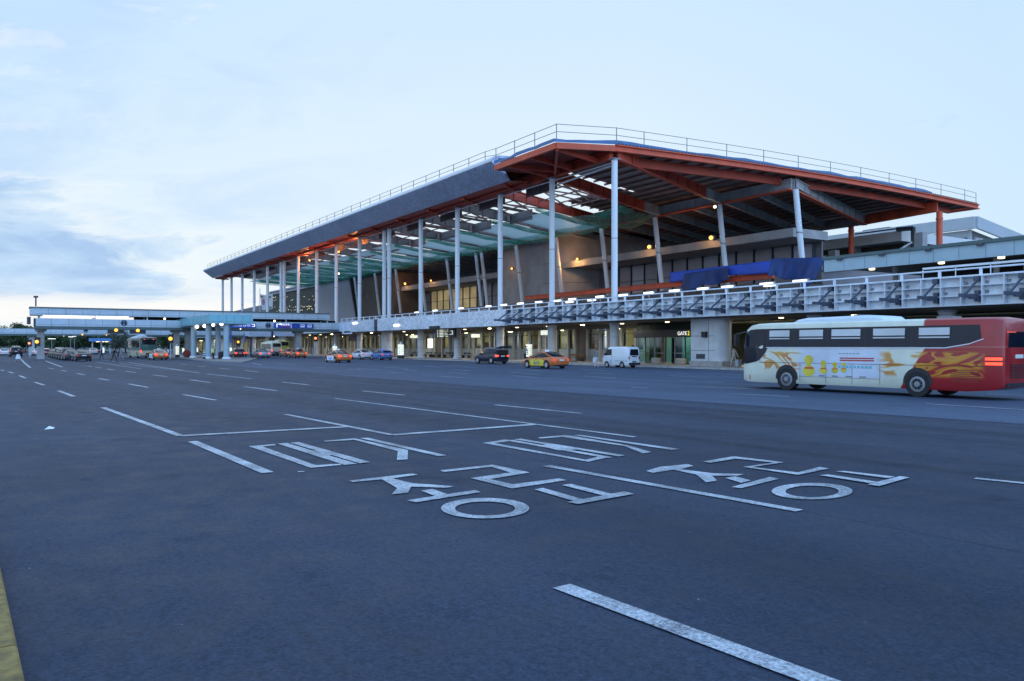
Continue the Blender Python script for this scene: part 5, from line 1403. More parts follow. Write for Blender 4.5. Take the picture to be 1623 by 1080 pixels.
def wheels(root, xs, yw, r, w=.2, n=18):
    for x in xs:
        for s in (1, -1):
            mb = MB(); y0, y1 = s * (yw - w), s * yw
            mb.tube((x, y0, r), (x, y1, r), r, n=n); t = mb.build('wheel', 'tyre', root, smooth=40)
            mb = MB(); mb.tube((x, s * (yw - .02), r), (x, s * (yw + .012), r), r * .64, r * .6, n=14); rim = mb.build('rim', 'rim', t, smooth=30)

def arches(root, xs, yw, r):
    for x in xs:
        for s in (1, -1):
            mb = MB(); pts = [(x + r * math.cos(PI * i / 12 - .12), s * yw, r * .98 + r * math.sin(PI * i / 12 - .12 + .0)) for i in range(14)]
            mb.prism([(p[0], s * (yw - .25), max(.16, p[2])) for p in pts], (0, s * .262, 0)); mb.build('wheel_arch', 'trim_black', root)

def pillars(mb, A, B, w=.05): mb.bar(A, B, w, w)

CAR = {
 'sedan': dict(L=4.75, body=[(-2.36, .40, .90, .74), (-2.30, .30, .98, .84), (-2.0, .24, 1.03, .89), (-1.5, .2, 1.02, .915), (-.6, .18, .96, .915), (.5, .18, .94, .915), (1.2, .19, .92, .905), (1.75, .2, .84, .89), (2.15, .22, .76, .84), (2.34, .28, .66, .74), (2.39, .36, .58, .62)],
               cab=[(-1.92, 1.0, 1.02, .70, .62), (-1.35, .97, 1.27, .80, .60), (-.85, .95, 1.42, .82, .60), (-.2, .94, 1.46, .83, .61), (.3, .93, 1.42, .83, .60), (.75, .92, 1.22, .82, .62), (1.28, .91, .93, .74, .66)], roof=(1, 4), ax=(1.40, -1.36), r=.33),
 'hatch': dict(L=4.0, body=[(-1.98, .42, .95, .74), (-1.92, .3, 1.02, .83), (-1.6, .22, 1.04, .87), (-.6, .19, .98, .88), (.5, .19, .96, .88), (1.0, .2, .94, .86), (1.5, .22, .84, .83), (1.85, .28, .72, .75), (1.98, .36, .6, .62)],
               cab=[(-1.90, 1.0, 1.03, .72, .66), (-1.72, .98, 1.30, .78, .62), (-1.2, .97, 1.47, .80, .60), (-.4, .96, 1.52, .81, .61), (.15, .95, 1.46, .81, .60), (.65, .94, 1.22, .79, .61), (1.12, .93, .95, .72, .64)], roof=(1, 4), ax=(1.22, -1.2), r=.31),
 'suv': dict(L=4.6, body=[(-2.26, .5, 1.05, .78), (-2.2, .36, 1.1, .87), (-1.8, .28, 1.12, .91), (-.6, .26, 1.06, .92), (.5, .26, 1.05, .92), (1.2, .27, 1.03, .9), (1.8, .3, .94, .87), (2.18, .36, .84, .78), (2.3, .44, .7, .66)],
             cab=[(-2.22, 1.08, 1.12, .76, .70), (-2.02, 1.06, 1.45, .80, .66), (-1.5, 1.05, 1.64, .83, .64), (-.4, 1.04, 1.70, .84, .64), (.2, 1.04, 1.64, .84, .63), (.75, 1.03, 1.36, .83, .65), (1.25, 1.02, 1.05, .76, .68)], roof=(1, 4), ax=(1.36, -1.34), r=.37),
}
def make_car(kind, paint, label, taxi=False, ad=None, tail='tail_faint', name='car', cat='car', group=None, hatch_open=False):
    c = CAR[kind]; B, K = c['body'], c['cab']
    t = thing(name, label, cat, (0, 0, 0), group=group, local=True)
    loft_body(B).build('body', paint, t, smooth=38)
    rk = cabin_rings(K); n = len(rk[0])
    mb = MB(); nv = len(rk)
    mb.add([p for r in rk for p in r], [(k * n + i, k * n + i + 1, (k + 1) * n + i + 1, (k + 1) * n + i) for k in range(nv - 1) for i in range(n - 1)]); mb.build('windows', 'car_glass', t, smooth=50); bpy.data.objects[-1 if False else t.children[-1].name].name = 'glasshouse'
    # roof skin and pillars
    a, b = c['roof']; mb = MB(); off = .014
    rr_ = [[(x, y * 1.012, z + off) for x, y, z in r[3:n - 3]] for r in rk[a + (0 if kind != 'sedan' else 1):b + 1]]
    m = len(rr_[0]); mb.add([p for r in rr_ for p in r], [(k * m + i, k * m + i + 1, (k + 1) * m + i + 1, (k + 1) * m + i) for k in range(len(rr_) - 1) for i in range(m - 1)])
    mb.build('roof', paint, t, smooth=50)
    mb = MB()
    for s in (1, -1):
        def at(k, j): p = rk[k][j]; return (p[0], s * abs(p[1]) * 1.012, p[2])
        chain = [at(0, 0), at(1, 2), at(a + (1 if kind == 'sedan' else 1), 3), at(b, 3), at(b + 1, 3), at(nv - 1, 0)]
        wds = [.10, .10, .06, .06, .06]
        for i in range(len(chain) - 1): mb.bar(chain[i], chain[i + 1], wds[i], wds[i] * .8)
        mid = rk[3]; mb.bar((mid[0][0] - .05, s * mid[0][1] * 1.01, mid[0][2]), (mid[3][0] - .05, s * mid[3][1] * 1.015, mid[3][2]), .07, .04)
        q0 = rk[1][0] if kind == 'sedan' else rk[2][0]
        if kind != 'sedan': mb.bar((q0[0], s * q0[1] * 1.01, q0[2]), (rk[2][3][0], s * rk[2][3][1] * 1.015, rk[2][3][2]), .09, .04)
    mb.build('pillar', paint, t)
    arches(t, c['ax'], B[4][3] + .0, c['r'] + .055); wheels(t, c['ax'], B[4][3] + .012, c['r'])
    xb, xf = B[1][0], B[-3][0]
    wB = B[1][3]; zs = B[1][2]
    for s in (1, -1):
        mb = MB(); mb.prism([(xb - .075, s * wB * .97, zs - .32), (xb - .075, s * wB * .60, zs - .30), (xb - .075, s * wB * .62, zs - .12), (xb - .04, s * wB * .97, zs - .10)], (.16, s * .06, 0)); mb.build('tail_light', tail, t)
        mb = MB(); mb.prism([(xf + .06, s * .80, B[-3][2] - .16), (xf + .20, s * .50, B[-3][2] - .18), (xf + .18, s * .5, B[-3][2] - .06), (xf - .06, s * .80, B[-3][2] - .02)], (-.1, 0, .0)); mb.build('headlight', 'head_lamp', t)
        mb = MB(); xm = K[-2][0] + .05; mb.box(xm - .08, xm + .10, s * .88, s * 1.04, .98, 1.10); mb.build('mirror', paint, t)
        mb = MB()
        for xh in (.05, -.95): mb.box(xh - .09, xh + .09, s * (B[4][3] * .985), s * (B[4][3] * .985 + .03), B[4][2] - .19, B[4][2] - .155)
        mb.build('door_handle', 'trim_black', t)
    mb = MB(); mb.box(xb - .09, xb - .06, -.26, .26, zs - .30, zs - .18); mb.build('plate', 'plate', t)
    mb = MB(); mb.box(xb - .05, xb + .3, -wB * .86, wB * .86, .24, .36); mb.box(-1.0, .95, B[4][3] * .90, B[4][3] * .94, .16, .24); mb.build('lower_trim', 'trim_black', t)
    if taxi:
        mb = MB(); mb.prism([(-.45, -.17, 1.46), (-.45, .17, 1.46), (-.42, .12, 1.62), (-.42, -.12, 1.62)], (.22, 0, 0)); mb.build('roof_sign', 'sign_white', t)
    if ad:
        mb = MB(); w = B[4][3]
        def sidep(x, f):                      # point on the body side, a touch proud
            z0, z1 = .18, .95; z = z0 + (z1 - z0) * f; y = w * (1.0 if .3 < f < .6 else .982) + .012
            return (x, y, z)
        for x0 in [(-1.0 + .2 * i) for i in range(10)]:
            for f0, f1 in ((.10, .3), (.3, .45), (.45, .6), (.6, .80)): mb.poly([sidep(x0, f0), sidep(x0 + .2, f0), sidep(x0 + .2, f1), sidep(x0, f1)])
        pnl = mb.build('side_advert', ad, t)
        mb = MB(); rr = random.Random(3)
        for i in range(4):
            x = -.30 + .22 * i + rr.uniform(-.04, .04); h = rr.uniform(.25, .5); f0 = .22; y = w + .02
            mb.box(x - .05, x + .05, y, y + .006, .18 + .77 * f0, .18 + .77 * (f0 + h))
        mb.build('advert_figures', 'cloth_blue' if ad == 'ad_yellow' else 'sky_tarp', pnl)
    if hatch_open:
        mb = MB(); mb.box(-2.26, -2.0, -.72, .72, .62, 1.5); mb.build('cargo_opening', 'black_panel', t)
        mb = MB(); mb.bar((-1.95, 0, 1.72), (-2.95, 0, 1.92), 1.42, .08); mb.bar((-2.9, 0, 1.90), (-3.02, 0, 1.78), 1.3, .07); tg = mb.build('tailgate', paint, t)
        mb = MB(); mb.bar((-2.1, 0, 1.70), (-2.7, 0, 1.82), 1.2, .05); mb.build('rear_glass', 'car_glass', tg)
        for q in (.6, -.6): mb = MB(); mb.box(-1.2, .3, q - .02, q + .02, 1.70, 1.78); mb.build('roof_rail', 'rim', t)
        for i in range(3):
            mb = MB(); mb.sphere((-.9 + .55 * i, .1, 1.79), .16, 8, .6)
        mb.build('roof_load', 'cloth_navy', t)
    return t

def put(o, loc, rz=RZ, label=None, copy=True):
    o.location = (loc[0], loc[1], loc[2] if len(loc) > 2 else .02); o.rotation_euler = (0, 0, rz)
    if label: o['label'] = label
    return o
near_off = lambda x, y, w=.92: (x, y + w)      # reference points lie under the near side

TG = 'orange taxis in front of the terminal'
tx = make_car('sedan', 'car_orange', 'orange taxi with a bright yellow advert along its doors', True, 'ad_yellow', name='taxi', cat='taxi', group=TG)
put(tx, near_off(-58.0, 39.0))
tx2 = make_car('sedan', 'car_orange', 'orange taxi with white and blue advert on its doors, driving left of the white sedan', True, 'sign_white', tail='tail_on', name='taxi', cat='taxi', group=TG)
put(tx2, near_off(-92.3, 32.6))
tx3 = make_car('sedan', 'car_orange', 'plain orange taxi waiting beside the red traffic light', True, None, tail='tail_on', name='taxi', cat='taxi', group=TG); put(tx3, near_off(-130.7, 39.6))
put(dup(tx3, (0, 0, 0)), near_off(-145.5, 42.5), label='orange taxi in front of the lime green bus')
put(dup(tx3, (0, 0, 0)), near_off(-152, 35.4), label='orange taxi seen from behind just left of the silver sedan')
t5 = dup(tx2, (0, 0, 0)); put(t5, near_off(-123.5, 17.4), label='orange taxi on the far left, right beside the green city bus')
put(make_car('suv', 'car_navy', 'dark navy sport utility car with its tailgate raised', tail='tail_on', hatch_open=True), near_off(-76.3, 44.4))
ws = make_car('sedan', 'car_white', 'white sedan parked between the orange taxi and the blue hatchback'); put(ws, near_off(-112.5, 43.6))
put(make_car('hatch', 'car_blue', 'small blue hatchback parked in front of the white sedan'), near_off(-105.5, 43.8))
put(make_car('sedan', 'car_silver', 'silver sedan with lit tail lights beneath the white awning', tail='tail_on'), near_off(-132, 34.0))
put(make_car('hatch', 'car_wine', 'dark red car half hidden behind the front canopy post', tail='tail_on'), near_off(-137.5, 31.6))
# queue on the left
QG = 'cars queuing in the left lane'
qb = make_car('sedan', 'car_black', 'dark sedan at the rear of the left queue, nearest the camera', tail='tail_off', group=QG); put(qb, (-118.6, 8.4))
qg = make_car('sedan', 'car_grey', '', tail='tail_off', group=QG); qn = make_car('suv', 'car_navy', '', tail='tail_off', group=QG)
ql = ['second', 'third', 'fourth', 'fifth', 'sixth', 'seventh', 'eighth', 'ninth', 'tenth', 'eleventh', 'twelfth']
for i in range(7):
    src = [qg, qn, qb][i % 3]
    lab = '%s car from the near end of the left queue' % ql[i] + ', ' + ['grey sedan', 'navy sport utility', 'black sedan'][i % 3]
    o = src if i < 2 else dup(src, (0, 0, 0)); put(o, (-125.8 - 6.3 * i, 7.6 - .04 * i), label=lab)
o = make_car('hatch', 'car_red', 'red car with bright tail lights near the far end of the left queue', tail='tail_on', group=QG); put(o, (-183.5, 6.6))
o = dup(ws, (0, 0, 0)); o['group'] = QG; put(o, (-192, 5.6), label='white sedan at the far front end of the left queue')
o = make_car('suv', 'car_black', 'tall dark van driving away at the far left edge', tail='tail_off', name='van', cat='van'); put(o, (-175.6, 1.6)); o.scale = (1.05, 1.05, 1.15)
o = dup(ws, (0, 0, 0)); put(o, (-192, -.2), label='white car cut by the left edge of the photo')
o = dup(ws, (0, 0, 0)); put(o, (-215, 17.5), label='white car far down the road behind the dark queue')
o = dup(bpy.data.objects[t5.name], (0, 0, 0)); bpy.data.objects.remove(o) if False else put(o, (-236, 12.5), label='tiny orange taxi far away beyond the shelter posts')

# --- small white panel van
def make_van():
    t = thing('van', 'small white panel van with black rear window parked at the kerb', 'van', (0, 0, 0), local=True)
    st = [(-1.74, .34, 1.80, .60), (-1.72, .26, 1.84, .66), (-1.5, .24, 1.88, .70), (-.4, .24, 1.90, .705), (.7, .24, 1.88, .705), (1.0, .24, 1.80, .70), (1.42, .26, 1.12, .69), (1.66, .28, .86, .66), (1.74, .34, .78, .60)]
    rings = []
    for x, zb, zt, w in st:
        zm = min(zt - .02, 1.05); pts = [(w * .93, zb), (w, zb + .12), (w, zm), (w * (.93 if zt > 1.3 else .97), zt - .14 if zt > 1.3 else zt - .05), (w * .8, zt - .03)]
        rings.append([(x, y, z) for y, z in pts] + [(x, 0, zt)] + [(x, -y, z) for y, z in reversed(pts)] + [(x, 0, zb)])
    mb = MB(); mb.loft(rings); mb.build('body', 'car_white', t, smooth=35)
    mb = MB(); mb.prism([(-1.765, -.52, 1.12), (-1.765, .52, 1.12), (-1.745, .46, 1.66), (-1.745, -.46, 1.66)], (.05, 0, 0)); mb.build('rear_window', 'car_glass', t)
    for s in (1, -1):
        mb = MB(); mb.prism([(.45, s * .712, 1.12), (1.30, s * .705, 1.12), (.98, s * .675, 1.66), (.45, s * .678, 1.66)], (0, -s * .05, 0)); mb.build('side_window', 'car_glass', t)
        mb = MB(); mb.prism([(.62, s * .69, 1.0), (.58, s * .69, 1.0), (.58, s * .715, .3), (.62, s * .715, .3)], (0, s * .004, 0)); mb.box(-1.6, -.05, s * .703, s * .712, .62, .645); mb.box(.40, .415, s * .70, s * .712, .34, 1.7); mb.box(.28, .36, s * .70, s * .73, .98, 1.02); mb.build('door_seam', 'trim_black', t)
        mb = MB(); mb.prism([(-1.76, s * .55, .78), (-1.76, s * .66, .78), (-1.74, s * .65, 1.04), (-1.74, s * .54, 1.04)], (.06, 0, 0)); mb.build('tail_light', 'tail_off', t)
        mb = MB(); mb.box(1.1, 1.2, s * .72, s * .86, 1.1, 1.3); mb.build('mirror', 'trim_black', t)
        mb = MB(); mb.box(1.70, 1.76, s * .35, s * .58, .58, .72); mb.build('headlight', 'head_lamp', t)
    mb = MB(); mb.add([(1.05, -.60, 1.74), (1.05, .60, 1.74), (1.43, .62, 1.14), (1.43, -.62, 1.14)], [(0, 1, 2, 3)]); 
    for i in range(len(mb.v)): mb.v[i] = (mb.v[i][0] + .03, mb.v[i][1], mb.v[i][2] + .01)
    mb.build('windscreen', 'car_glass', t)
    mb = MB(); mb.box(-1.84, -1.7, -.62, .62, .28, .48); mb.box(-1.78, -1.72, -.22, .22, .52, .6); mb.box(-1.78, -1.745, -.3, .3, .98, 1.06); mb.build('bumper', 'trim_black', t)
    mb = MB(); mb.box(-1.775, -1.75, -.24, .24, .70, .84); mb.build('plate', 'plate', t)
    arches(t, (1.06, -.92), .70, .30); wheels(t, (1.06, -.92), .712, .265, .15)
    return t
put(make_van(), near_off(-55.9, 46.0, .71))

# --- coach
def coach_paint():
    m, nt, b, o = newmat('coach_livery')
    t = nd(nt, 'ShaderNodeTexCoord'); sp = nd(nt, 'ShaderNodeSeparateXYZ'); nt.links.new(t.outputs['Object'], sp.inputs[0])
    x, y, z = sp.outputs
    # rear red field with a raking front edge
    red = rng(nt, mathn(nt, 'ADD', x, mathn(nt, 'MULTIPLY', z, .62)), -1.86, -1.80, 1, 0)
    upred = mathn(nt, 'MULTIPLY', rng(nt, x, -2.95, -2.9, 1, 0), rng(nt, z, 1.9, 1.92, 0, 1))
    lowred = mathn(nt, 'MULTIPLY', red, rng(nt, z, 1.9, 1.92, 1, 0))
    red = mathn(nt, 'MAXIMUM', upred, lowred)
    base = mixc(nt, red, (.70, .71, .58), (.34, .010, .014))
    # white advert field
    ad = mathn(nt, 'MULTIPLY', mathn(nt, 'MULTIPLY', rng(nt, x, 2.25, 2.7, 1, 0), rng(nt, x, -1.45, -1.05, 0, 1)), mathn(nt, 'MULTIPLY', rng(nt, z, .62, .66, 0, 1), rng(nt, z, 1.82, 1.84, 1, 0)))
    base = mixc(nt, ad, base, (.60, .66, .76))
    # flame-like golden swirls
    mp = nd(nt, 'ShaderNodeMapping'); mp.inputs['Scale'].default_value = (.55, 0, 1.2); nt.links.new(t.outputs['Object'], mp.inputs['Vector'])
    ns = nd(nt, 'ShaderNodeTexNoise'); ns.inputs['Scale'].default_value = .85; ns.inputs['Detail'].default_value = 1.5; ns.inputs['Distortion'].default_value = 2.6
    nt.links.new(mp.outputs[0], ns.inputs['Vector'])
    band = rng(nt, mathn(nt, 'ABSOLUTE', mathn(nt, 'SUBTRACT', ns.outputs['Fac'], .50)), .060, .080, 1, 0)
    zone_r = mathn(nt, 'MULTIPLY', rng(nt, x, -1.0, -1.5, 0, 1), mathn(nt, 'MULTIPLY', rng(nt, z, 1.66, 1.76, 1, 0), rng(nt, z, .72, .86, 0, 1)))
    zone_r = mathn(nt, 'MULTIPLY', zone_r, rng(nt, x, -5.2, -4.9, 0, 1))
    zone_f = mathn(nt, 'MULTIPLY', mathn(nt, 'MULTIPLY', rng(nt, x, 2.3, 2.6, 0, 1), rng(nt, x, 4.3, 4.7, 1, 0)), mathn(nt, 'MULTIPLY', rng(nt, z, 1.66, 1.74, 1, 0), rng(nt, z, .85, 1.0, 0, 1)))
    sw = mathn(nt, 'MULTIPLY', band, mathn(nt, 'MAXIMUM', zone_r, zone_f))
    gold = mixc(nt, rng(nt, ns.outputs['Fac'], .45, .55, 0, 1), (.62, .30, .02), (.56, .16, .015))
    base = mixc(nt, mathn(nt, 'MULTIPLY', sw, .92), base, gold)
    dirt = mathn(nt, 'MULTIPLY', rng(nt, noise(nt, t.outputs['Object'], 1.2, 5), .3, .7, .85, 1.06), rng(nt, z, .3, .75, .78, 1))
    nt.links.new(mixc(nt, 1., base, dirt, 'MULTIPLY'), b.inputs['Base Color'])
    b.inputs['Roughness'].default_value = .35; b.inputs['Coat Weight'].default_value = .4
    return m
M['coach_livery'] = coach_paint()

def bus_shell(st, name, mat, t, lean=.94, seam=1.88, rnd=.16):
    rings = []
    for x, zb, zt, w in st:
        zw = min(seam, zt - .3)
        pts = [(w * .97, zb), (w, zb + .12), (w, zb + (zw - zb) * .55), (w, zw), (w * (1 + lean) / 2, (zw + zt - .2) / 2), (w * lean, zt - .20), (w * lean * .965, zt - .08), (w * lean * .86, zt - .015)]
        rings.append([(x, y, z) for y, z in pts] + [(x, 0, zt + .02)] + [(x, -y, z) for y, z in reversed(pts)] + [(x, 0, zb)])
    mb = MB(); mb.loft(rings); return mb.build(name, mat, t, smooth=30)

def make_coach():
    t = thing('coach', 'red and cream coach with golden flame livery and white side advert passing at right', 'bus', (0, 0, 0), local=True)
    Wd = 1.22
    st = [(-5.76, .55, 2.80, 1.08), (-5.70, .46, 2.92, 1.16), (-5.45, .36, 2.98, Wd), (-4.5, .28, 3.0, Wd), (0, .30, 3.0, Wd), (4.0, .30, 3.0, Wd), (4.75, .30, 2.98, 1.21), (5.15, .31, 2.92, 1.19), (5.38, .33, 2.76, 1.15), (5.50, .36, 2.2, 1.10), (5.58, .36, 1.3, 1.06), (5.60, .40, .95, 1.0)]
    bus_shell(st, 'body', 'coach_livery', t, .955)
    for s in (1, -1):
        yb, yt = Wd + .012, Wd * .957 + .012
        def sp(x, z): return (x, s * (yb + (yt - yb) * (z - 1.88) / .92 if z > 1.88 else yb), z)
        # continuous dark side glass: raked at the rear, running down into the front quarter
        out = [(-4.95, 2.72), (4.95, 2.72), (5.08, 2.45), (5.02, 1.65), (4.55, 1.28), (4.28, 1.62), (4.10, 1.90), (-3.75, 1.90), (-4.55, 2.05), (-5.02, 2.22)]
        mb = MB(); mb.add([sp(x, z) for x, z in [(-4.95, 2.72), (-5.02, 2.22), (-4.55, 2.05), (-3.75, 1.90)]], [(0, 1, 2, 3)])
        xs = [-3.75, -2, 0, 2, 4.10]
        mb.add([sp(-4.95, 2.72), sp(-3.75, 1.90), sp(-3.75, 2.72)], [(0, 1, 2)])
        for a, b in zip(xs[:-1], xs[1:]): mb.add([sp(a, 1.90), sp(b, 1.90), sp(b, 2.72), sp(a, 2.72)], [(0, 1, 2, 3)])
        mb.add([sp(4.10, 1.90), sp(4.28, 1.62), sp(4.60, 1.30), sp(4.75, 1.24), sp(4.75, 2.72), sp(4.10, 2.72)], [(0, 1, 2, 3, 4, 5)])
        def fr(x, z):
            w = [(4.75, 1.21), (5.15, 1.19), (5.38, 1.15), (5.5, 1.10), (5.58, 1.06)]; ww = 1.06
            for (xa, wa), (xb, wb) in zip(w[:-1], w[1:]):
                if xa <= x <= xb: ww = wa + (wb - wa) * (x - xa) / (xb - xa)
            return (x, s * (ww * (1 - .045 * max(0, z - 1.88) / .9) + .022), z)
        for (x0, a0, b0), (x1, a1, b1) in zip([(4.75, 1.24, 2.72), (5.15, 1.16, 2.68), (5.38, 1.13, 2.50)], [(5.15, 1.16, 2.68), (5.38, 1.13, 2.50), (5.53, 1.12, 1.95)]):
            zm0, zm1 = min(b0, 1.88), min(b1, 1.88)
            mb.add([fr(x0, a0), fr(x1, a1), fr(x1, zm1), fr(x0, zm0)], [(0, 1, 2, 3)])
            mb.add([fr(x0, zm0), fr(x1, zm1), fr(x1, b1), fr(x0, b0)], [(0, 1, 2, 3)])
        w = mb.build('side_glass', 'bus_glass', t)
        mb = MB()
        for x0, x1 in ((3.0, 4.05), (1.35, 2.5), (-.35, .95), (-2.2, -.9), (-3.9, -2.75)):
            mb.add([(p[0], p[1] + s * .006, p[2]) for p in (sp(x0, 2.36), sp(x1, 2.36), sp(x1, 2.64), sp(x0, 2.64))], [(0, 1, 2, 3)])
            mb.add([(p[0], p[1] + s * .006, p[2]) for p in (sp(x0, 2.25), sp(x1, 2.25), sp(x1, 2.30), sp(x0, 2.30))], [(0, 1, 2, 3)])
        mb.build('curtain', 'duct_metal', w)
        mb = MB()
        for x in (4.12, 2.75, 1.12, -.6, -2.5): mb.add([(p[0], p[1] + s * .004, p[2]) for p in (sp(x - .05, 1.91), sp(x + .05, 1.91), sp(x + .05, 2.71), sp(x - .05, 2.71))], [(0, 1, 2, 3)])
        mb.build('window_pillar', 'trim_black', w)
        mb = MB(); mb.bar((-3.75, s * (Wd + .01), 1.875), (4.2, s * (Wd + .01), 1.875), .03, .035); mb.bar((-3.75, s * (Wd + .01), 1.875), (-4.6, s * (Wd + .01), 2.02), .03, .035); mb.bar((-4.6, s * (Wd + .005), 2.02), (-5.1, s * (Wd - .0), 2.2), .03, .03); mb.build('white_stripe', 'white_board', t)
        mb = MB(); mb.box(-5.4, 4.6, s * (Wd + .001), s * (Wd + .008), 1.20, 1.215); mb.box(-1.2, 2.5, s * (Wd + .001), s * (Wd + .008), .62, .63)
        for x in (-1.2, 0, 1.2, 2.45): mb.box(x, x + .012, s * (Wd + .001), s * (Wd + .008), .4, 1.2)
        mb.build('panel_seam', 'trim_black', t)
        # tail light on the rear corner
        cor = [(-5.16, Wd + .014), (-5.45, Wd + .014), (-5.71, Wd - .045)]
        for z, nm_, m_, h_, q in ((1.26, 'tail_light', 'tail_on', .10, .006), (1.43, 'tail_light', 'tail_on', .10, .006), (1.20, 'light_frame', 'tail_off', .39, 0)):
            mb = MB()
            for (xa, ya), (xb, yb) in zip(cor[:-1], cor[1:]): mb.prism([(xa, s * (ya + q), z), (xb, s * (yb + q), z), (xb, s * (yb + q), z + h_), (xa, s * (ya + q), z + h_)], (0, -s * .08, 0))
            mb.build(nm_, m_, t)
        mb = MB()
        for i in range(7): z = .62 + .07 * i; mb.box(-4.95, -3.95, s * (Wd + .002), s * (Wd + .014), z, z + .03)
        mb.build('engine_grille', 'maroon_steel', t)
    # advert writing and fruit-like marks on the near side (blurred in the photo: shapes only)
    y = Wd + .008; mb = MB()
    for x, z, w, h in ((-.2, 1.42, 1.5, .05), (-.2, 1.33, 1.5, .05)): mb.box(x - w / 2, x + w / 2, y, y + .004, z, z + h)
    mb.build('red_writing', 'sign_red', t)
    mb = MB()
    for i in range(9): x = -.85 + i * .17; mb.box(x, x + .12, y, y + .004, 1.04, 1.14)
    mb.build('teal_writing', 'teal_panel', t)
    mb = MB()
    for i in range(6): mb.box(-.3 + .16 * i, -.2 + .16 * i, y, y + .004, 1.62, 1.65)
    for i in range(4): mb.box(-.6 + .62 * i, -.32 + .62 * i, y, y + .004, .66, .71)
    mb.build('small_writing', 'rail_grey', t)
    def mark(x, z, s):
        mb = MB(); n = 14
        top = [(x + s * .22 * math.cos(2 * PI * i / n), y + .001, z + s * .34 + s * .2 * math.sin(2 * PI * i / n)) for i in range(n)]
        low = [(x + s * .30 * math.cos(2 * PI * i / n), y + .002, z - s * .14 + s * .24 * math.sin(2 * PI * i / n)) for i in range(n)]
        mb.poly(top); mb.poly(low); mb.add([(x - s * .1, y, z), (x + s * .1, y, z), (x + s * .12, y, z + s * .3), (x - s * .12, y, z + s * .3)], [(0, 1, 2, 3)])
        m = mb.build('fruit_mark', 'ad_yellow', t)
        mb = MB(); mb.box(x - s * .24, x + s * .2, y + .003, y + .006, z - s * .06, z + s * .02); mb.build('mark_ribbon', 'orange_steel', m)
    for x, z, s in ((2.02, 1.02, 1.0), (1.32, 1.0, .62), (.78, 1.0, .52), (.38, 1.02, .45)): mark(x, z, s)
    # rear: window, grille, lamps, plate
    mb = MB(); mb.prism([(-5.735, -.85, 1.9), (-5.735, .85, 1.9), (-5.70, .78, 2.68), (-5.70, -.78, 2.68)], (-.05, 0, 0)); mb.build('rear_window', 'bus_glass', t)
    mb = MB()
    for i in range(6): mb.box(-5.80, -5.74, -.7, .7, .8 + .09 * i, .84 + .09 * i)
    mb.box(-5.82, -5.7, -1.0, 1.0, .5, .62); mb.build('rear_grille', 'trim_black', t)
    mb = MB(); mb.box(-5.79, -5.75, -.3, .3, 1.5, 1.64); mb.build('plate', 'plate', t)
    mb = MB(); mb.box(-5.775, -5.70, .25, .95, 2.42, 2.46); mb.build('marker_lamp', 'tail_faint', t)
    # front glass and mirrors
    mb = MB(); mb.add([(5.575, -1.02, 1.32), (5.575, 1.02, 1.32), (5.515, 1.06, 2.2), (5.515, -1.06, 2.2)], [(0, 1, 2, 3)]); mb.add([(5.515, -1.06, 2.2), (5.515, 1.06, 2.2), (5.41, 1.06, 2.7), (5.41, -1.06, 2.7)], [(0, 1, 2, 3)])
    mb.v = [(a + .02, b, c) for a, b, c in mb.v]; mb.build('windscreen', 'bus_glass', t)
    for s in (1, -1):
        mb = MB(); mb.bar((5.35, s * 1.1, 2.62), (5.75, s * 1.42, 2.5), .06, .06); mb.box(5.66, 5.78, s * 1.32, s * 1.54, 1.95, 2.5); mb.build('mirror', 'trim_black', t)
        mb = MB(); mb.box(5.54, 5.63, s * .62, s * .98, .68, .86); mb.build('headlight', 'head_lamp', t)
        mb = MB(); mb.prism([(5.1, s * 1.2, .42), (5.62, s * 1.0, .42), (5.62, s * 1.0, .62), (5.1, s * 1.2, .62)], (0, s * .012, 0)); mb.build('front_reflector', 'sign_red', t) if s > 0 else None
    # roof unit
    mb = MB(); prof = [(3.05, 2.98), (2.8, 3.10), (2.3, 3.17), (-.55, 3.21), (-.95, 3.17), (-1.2, 2.98)]
    r3 = []
    for k, yy in enumerate((-.92, -.84, .84, .92)):
        f = 0 if k in (0, 3) else 1; r3.append([(x, yy, 2.97 + (z - 2.97) * (.55 + .45 * f)) for x, z in prof])
    for a, b in zip(r3[:-1], r3[1:]): mb.add(a + b, [(i, i + 1, 6 + i + 1, 6 + i) for i in range(5)])
    mb.poly(r3[0]); mb.poly(r3[3]); mb.build('roof_unit', 'white_board', t, smooth=40)
    mb = MB(); mb.box(.1, .5, -.3, .3, 3.2, 3.26); mb.box(-3.6, -3.0, -.35, .35, 3.0, 3.09); mb.build('roof_hatch', 'rail_grey', t)
    # wheels
    arches(t, (3.13, -2.71), Wd + .004, .565)
    for x in (3.13, -2.71):
        for s in (1, -1):
            mb = MB(); mb.tube((x, s * (Wd - .28), .48), (x, s * (Wd + .02), .48), .48, n=26); w = mb.build('wheel', 'tyre', t, smooth=40)
            mb = MB(); mb.lathe((0, 0, 0), [(.30, 0), (.29, .015), (.22, .03), (.20, -.02), (.12, -.03), (.11, .05), (.05, .06)], 20)
            mb.v = [(x + a, s * (Wd + .02 + c), .48 + b) for a, b, c in mb.v]; rim = mb.build('rim', 'rail_grey', w, smooth=40)
            mb = MB()
            for i in range(8): q = 2 * PI * i / 8; mb.tube((x + .165 * math.cos(q), s * (Wd + .0), .48 + .165 * math.sin(q)), (x + .165 * math.cos(q), s * (Wd + .035), .48 + .165 * math.sin(q)), .018, n=6)
            mb.build('wheel_nuts', 'rail_grey', rim)
    return t
put(make_coach(), (-20.65 - .0576 * 1.24 * -1, 29.4 + 1.24, 0.012))
for o in list(bpy.data.objects):
    if o.name.startswith('wheel_nuts'): o.name = 'nut_ring'

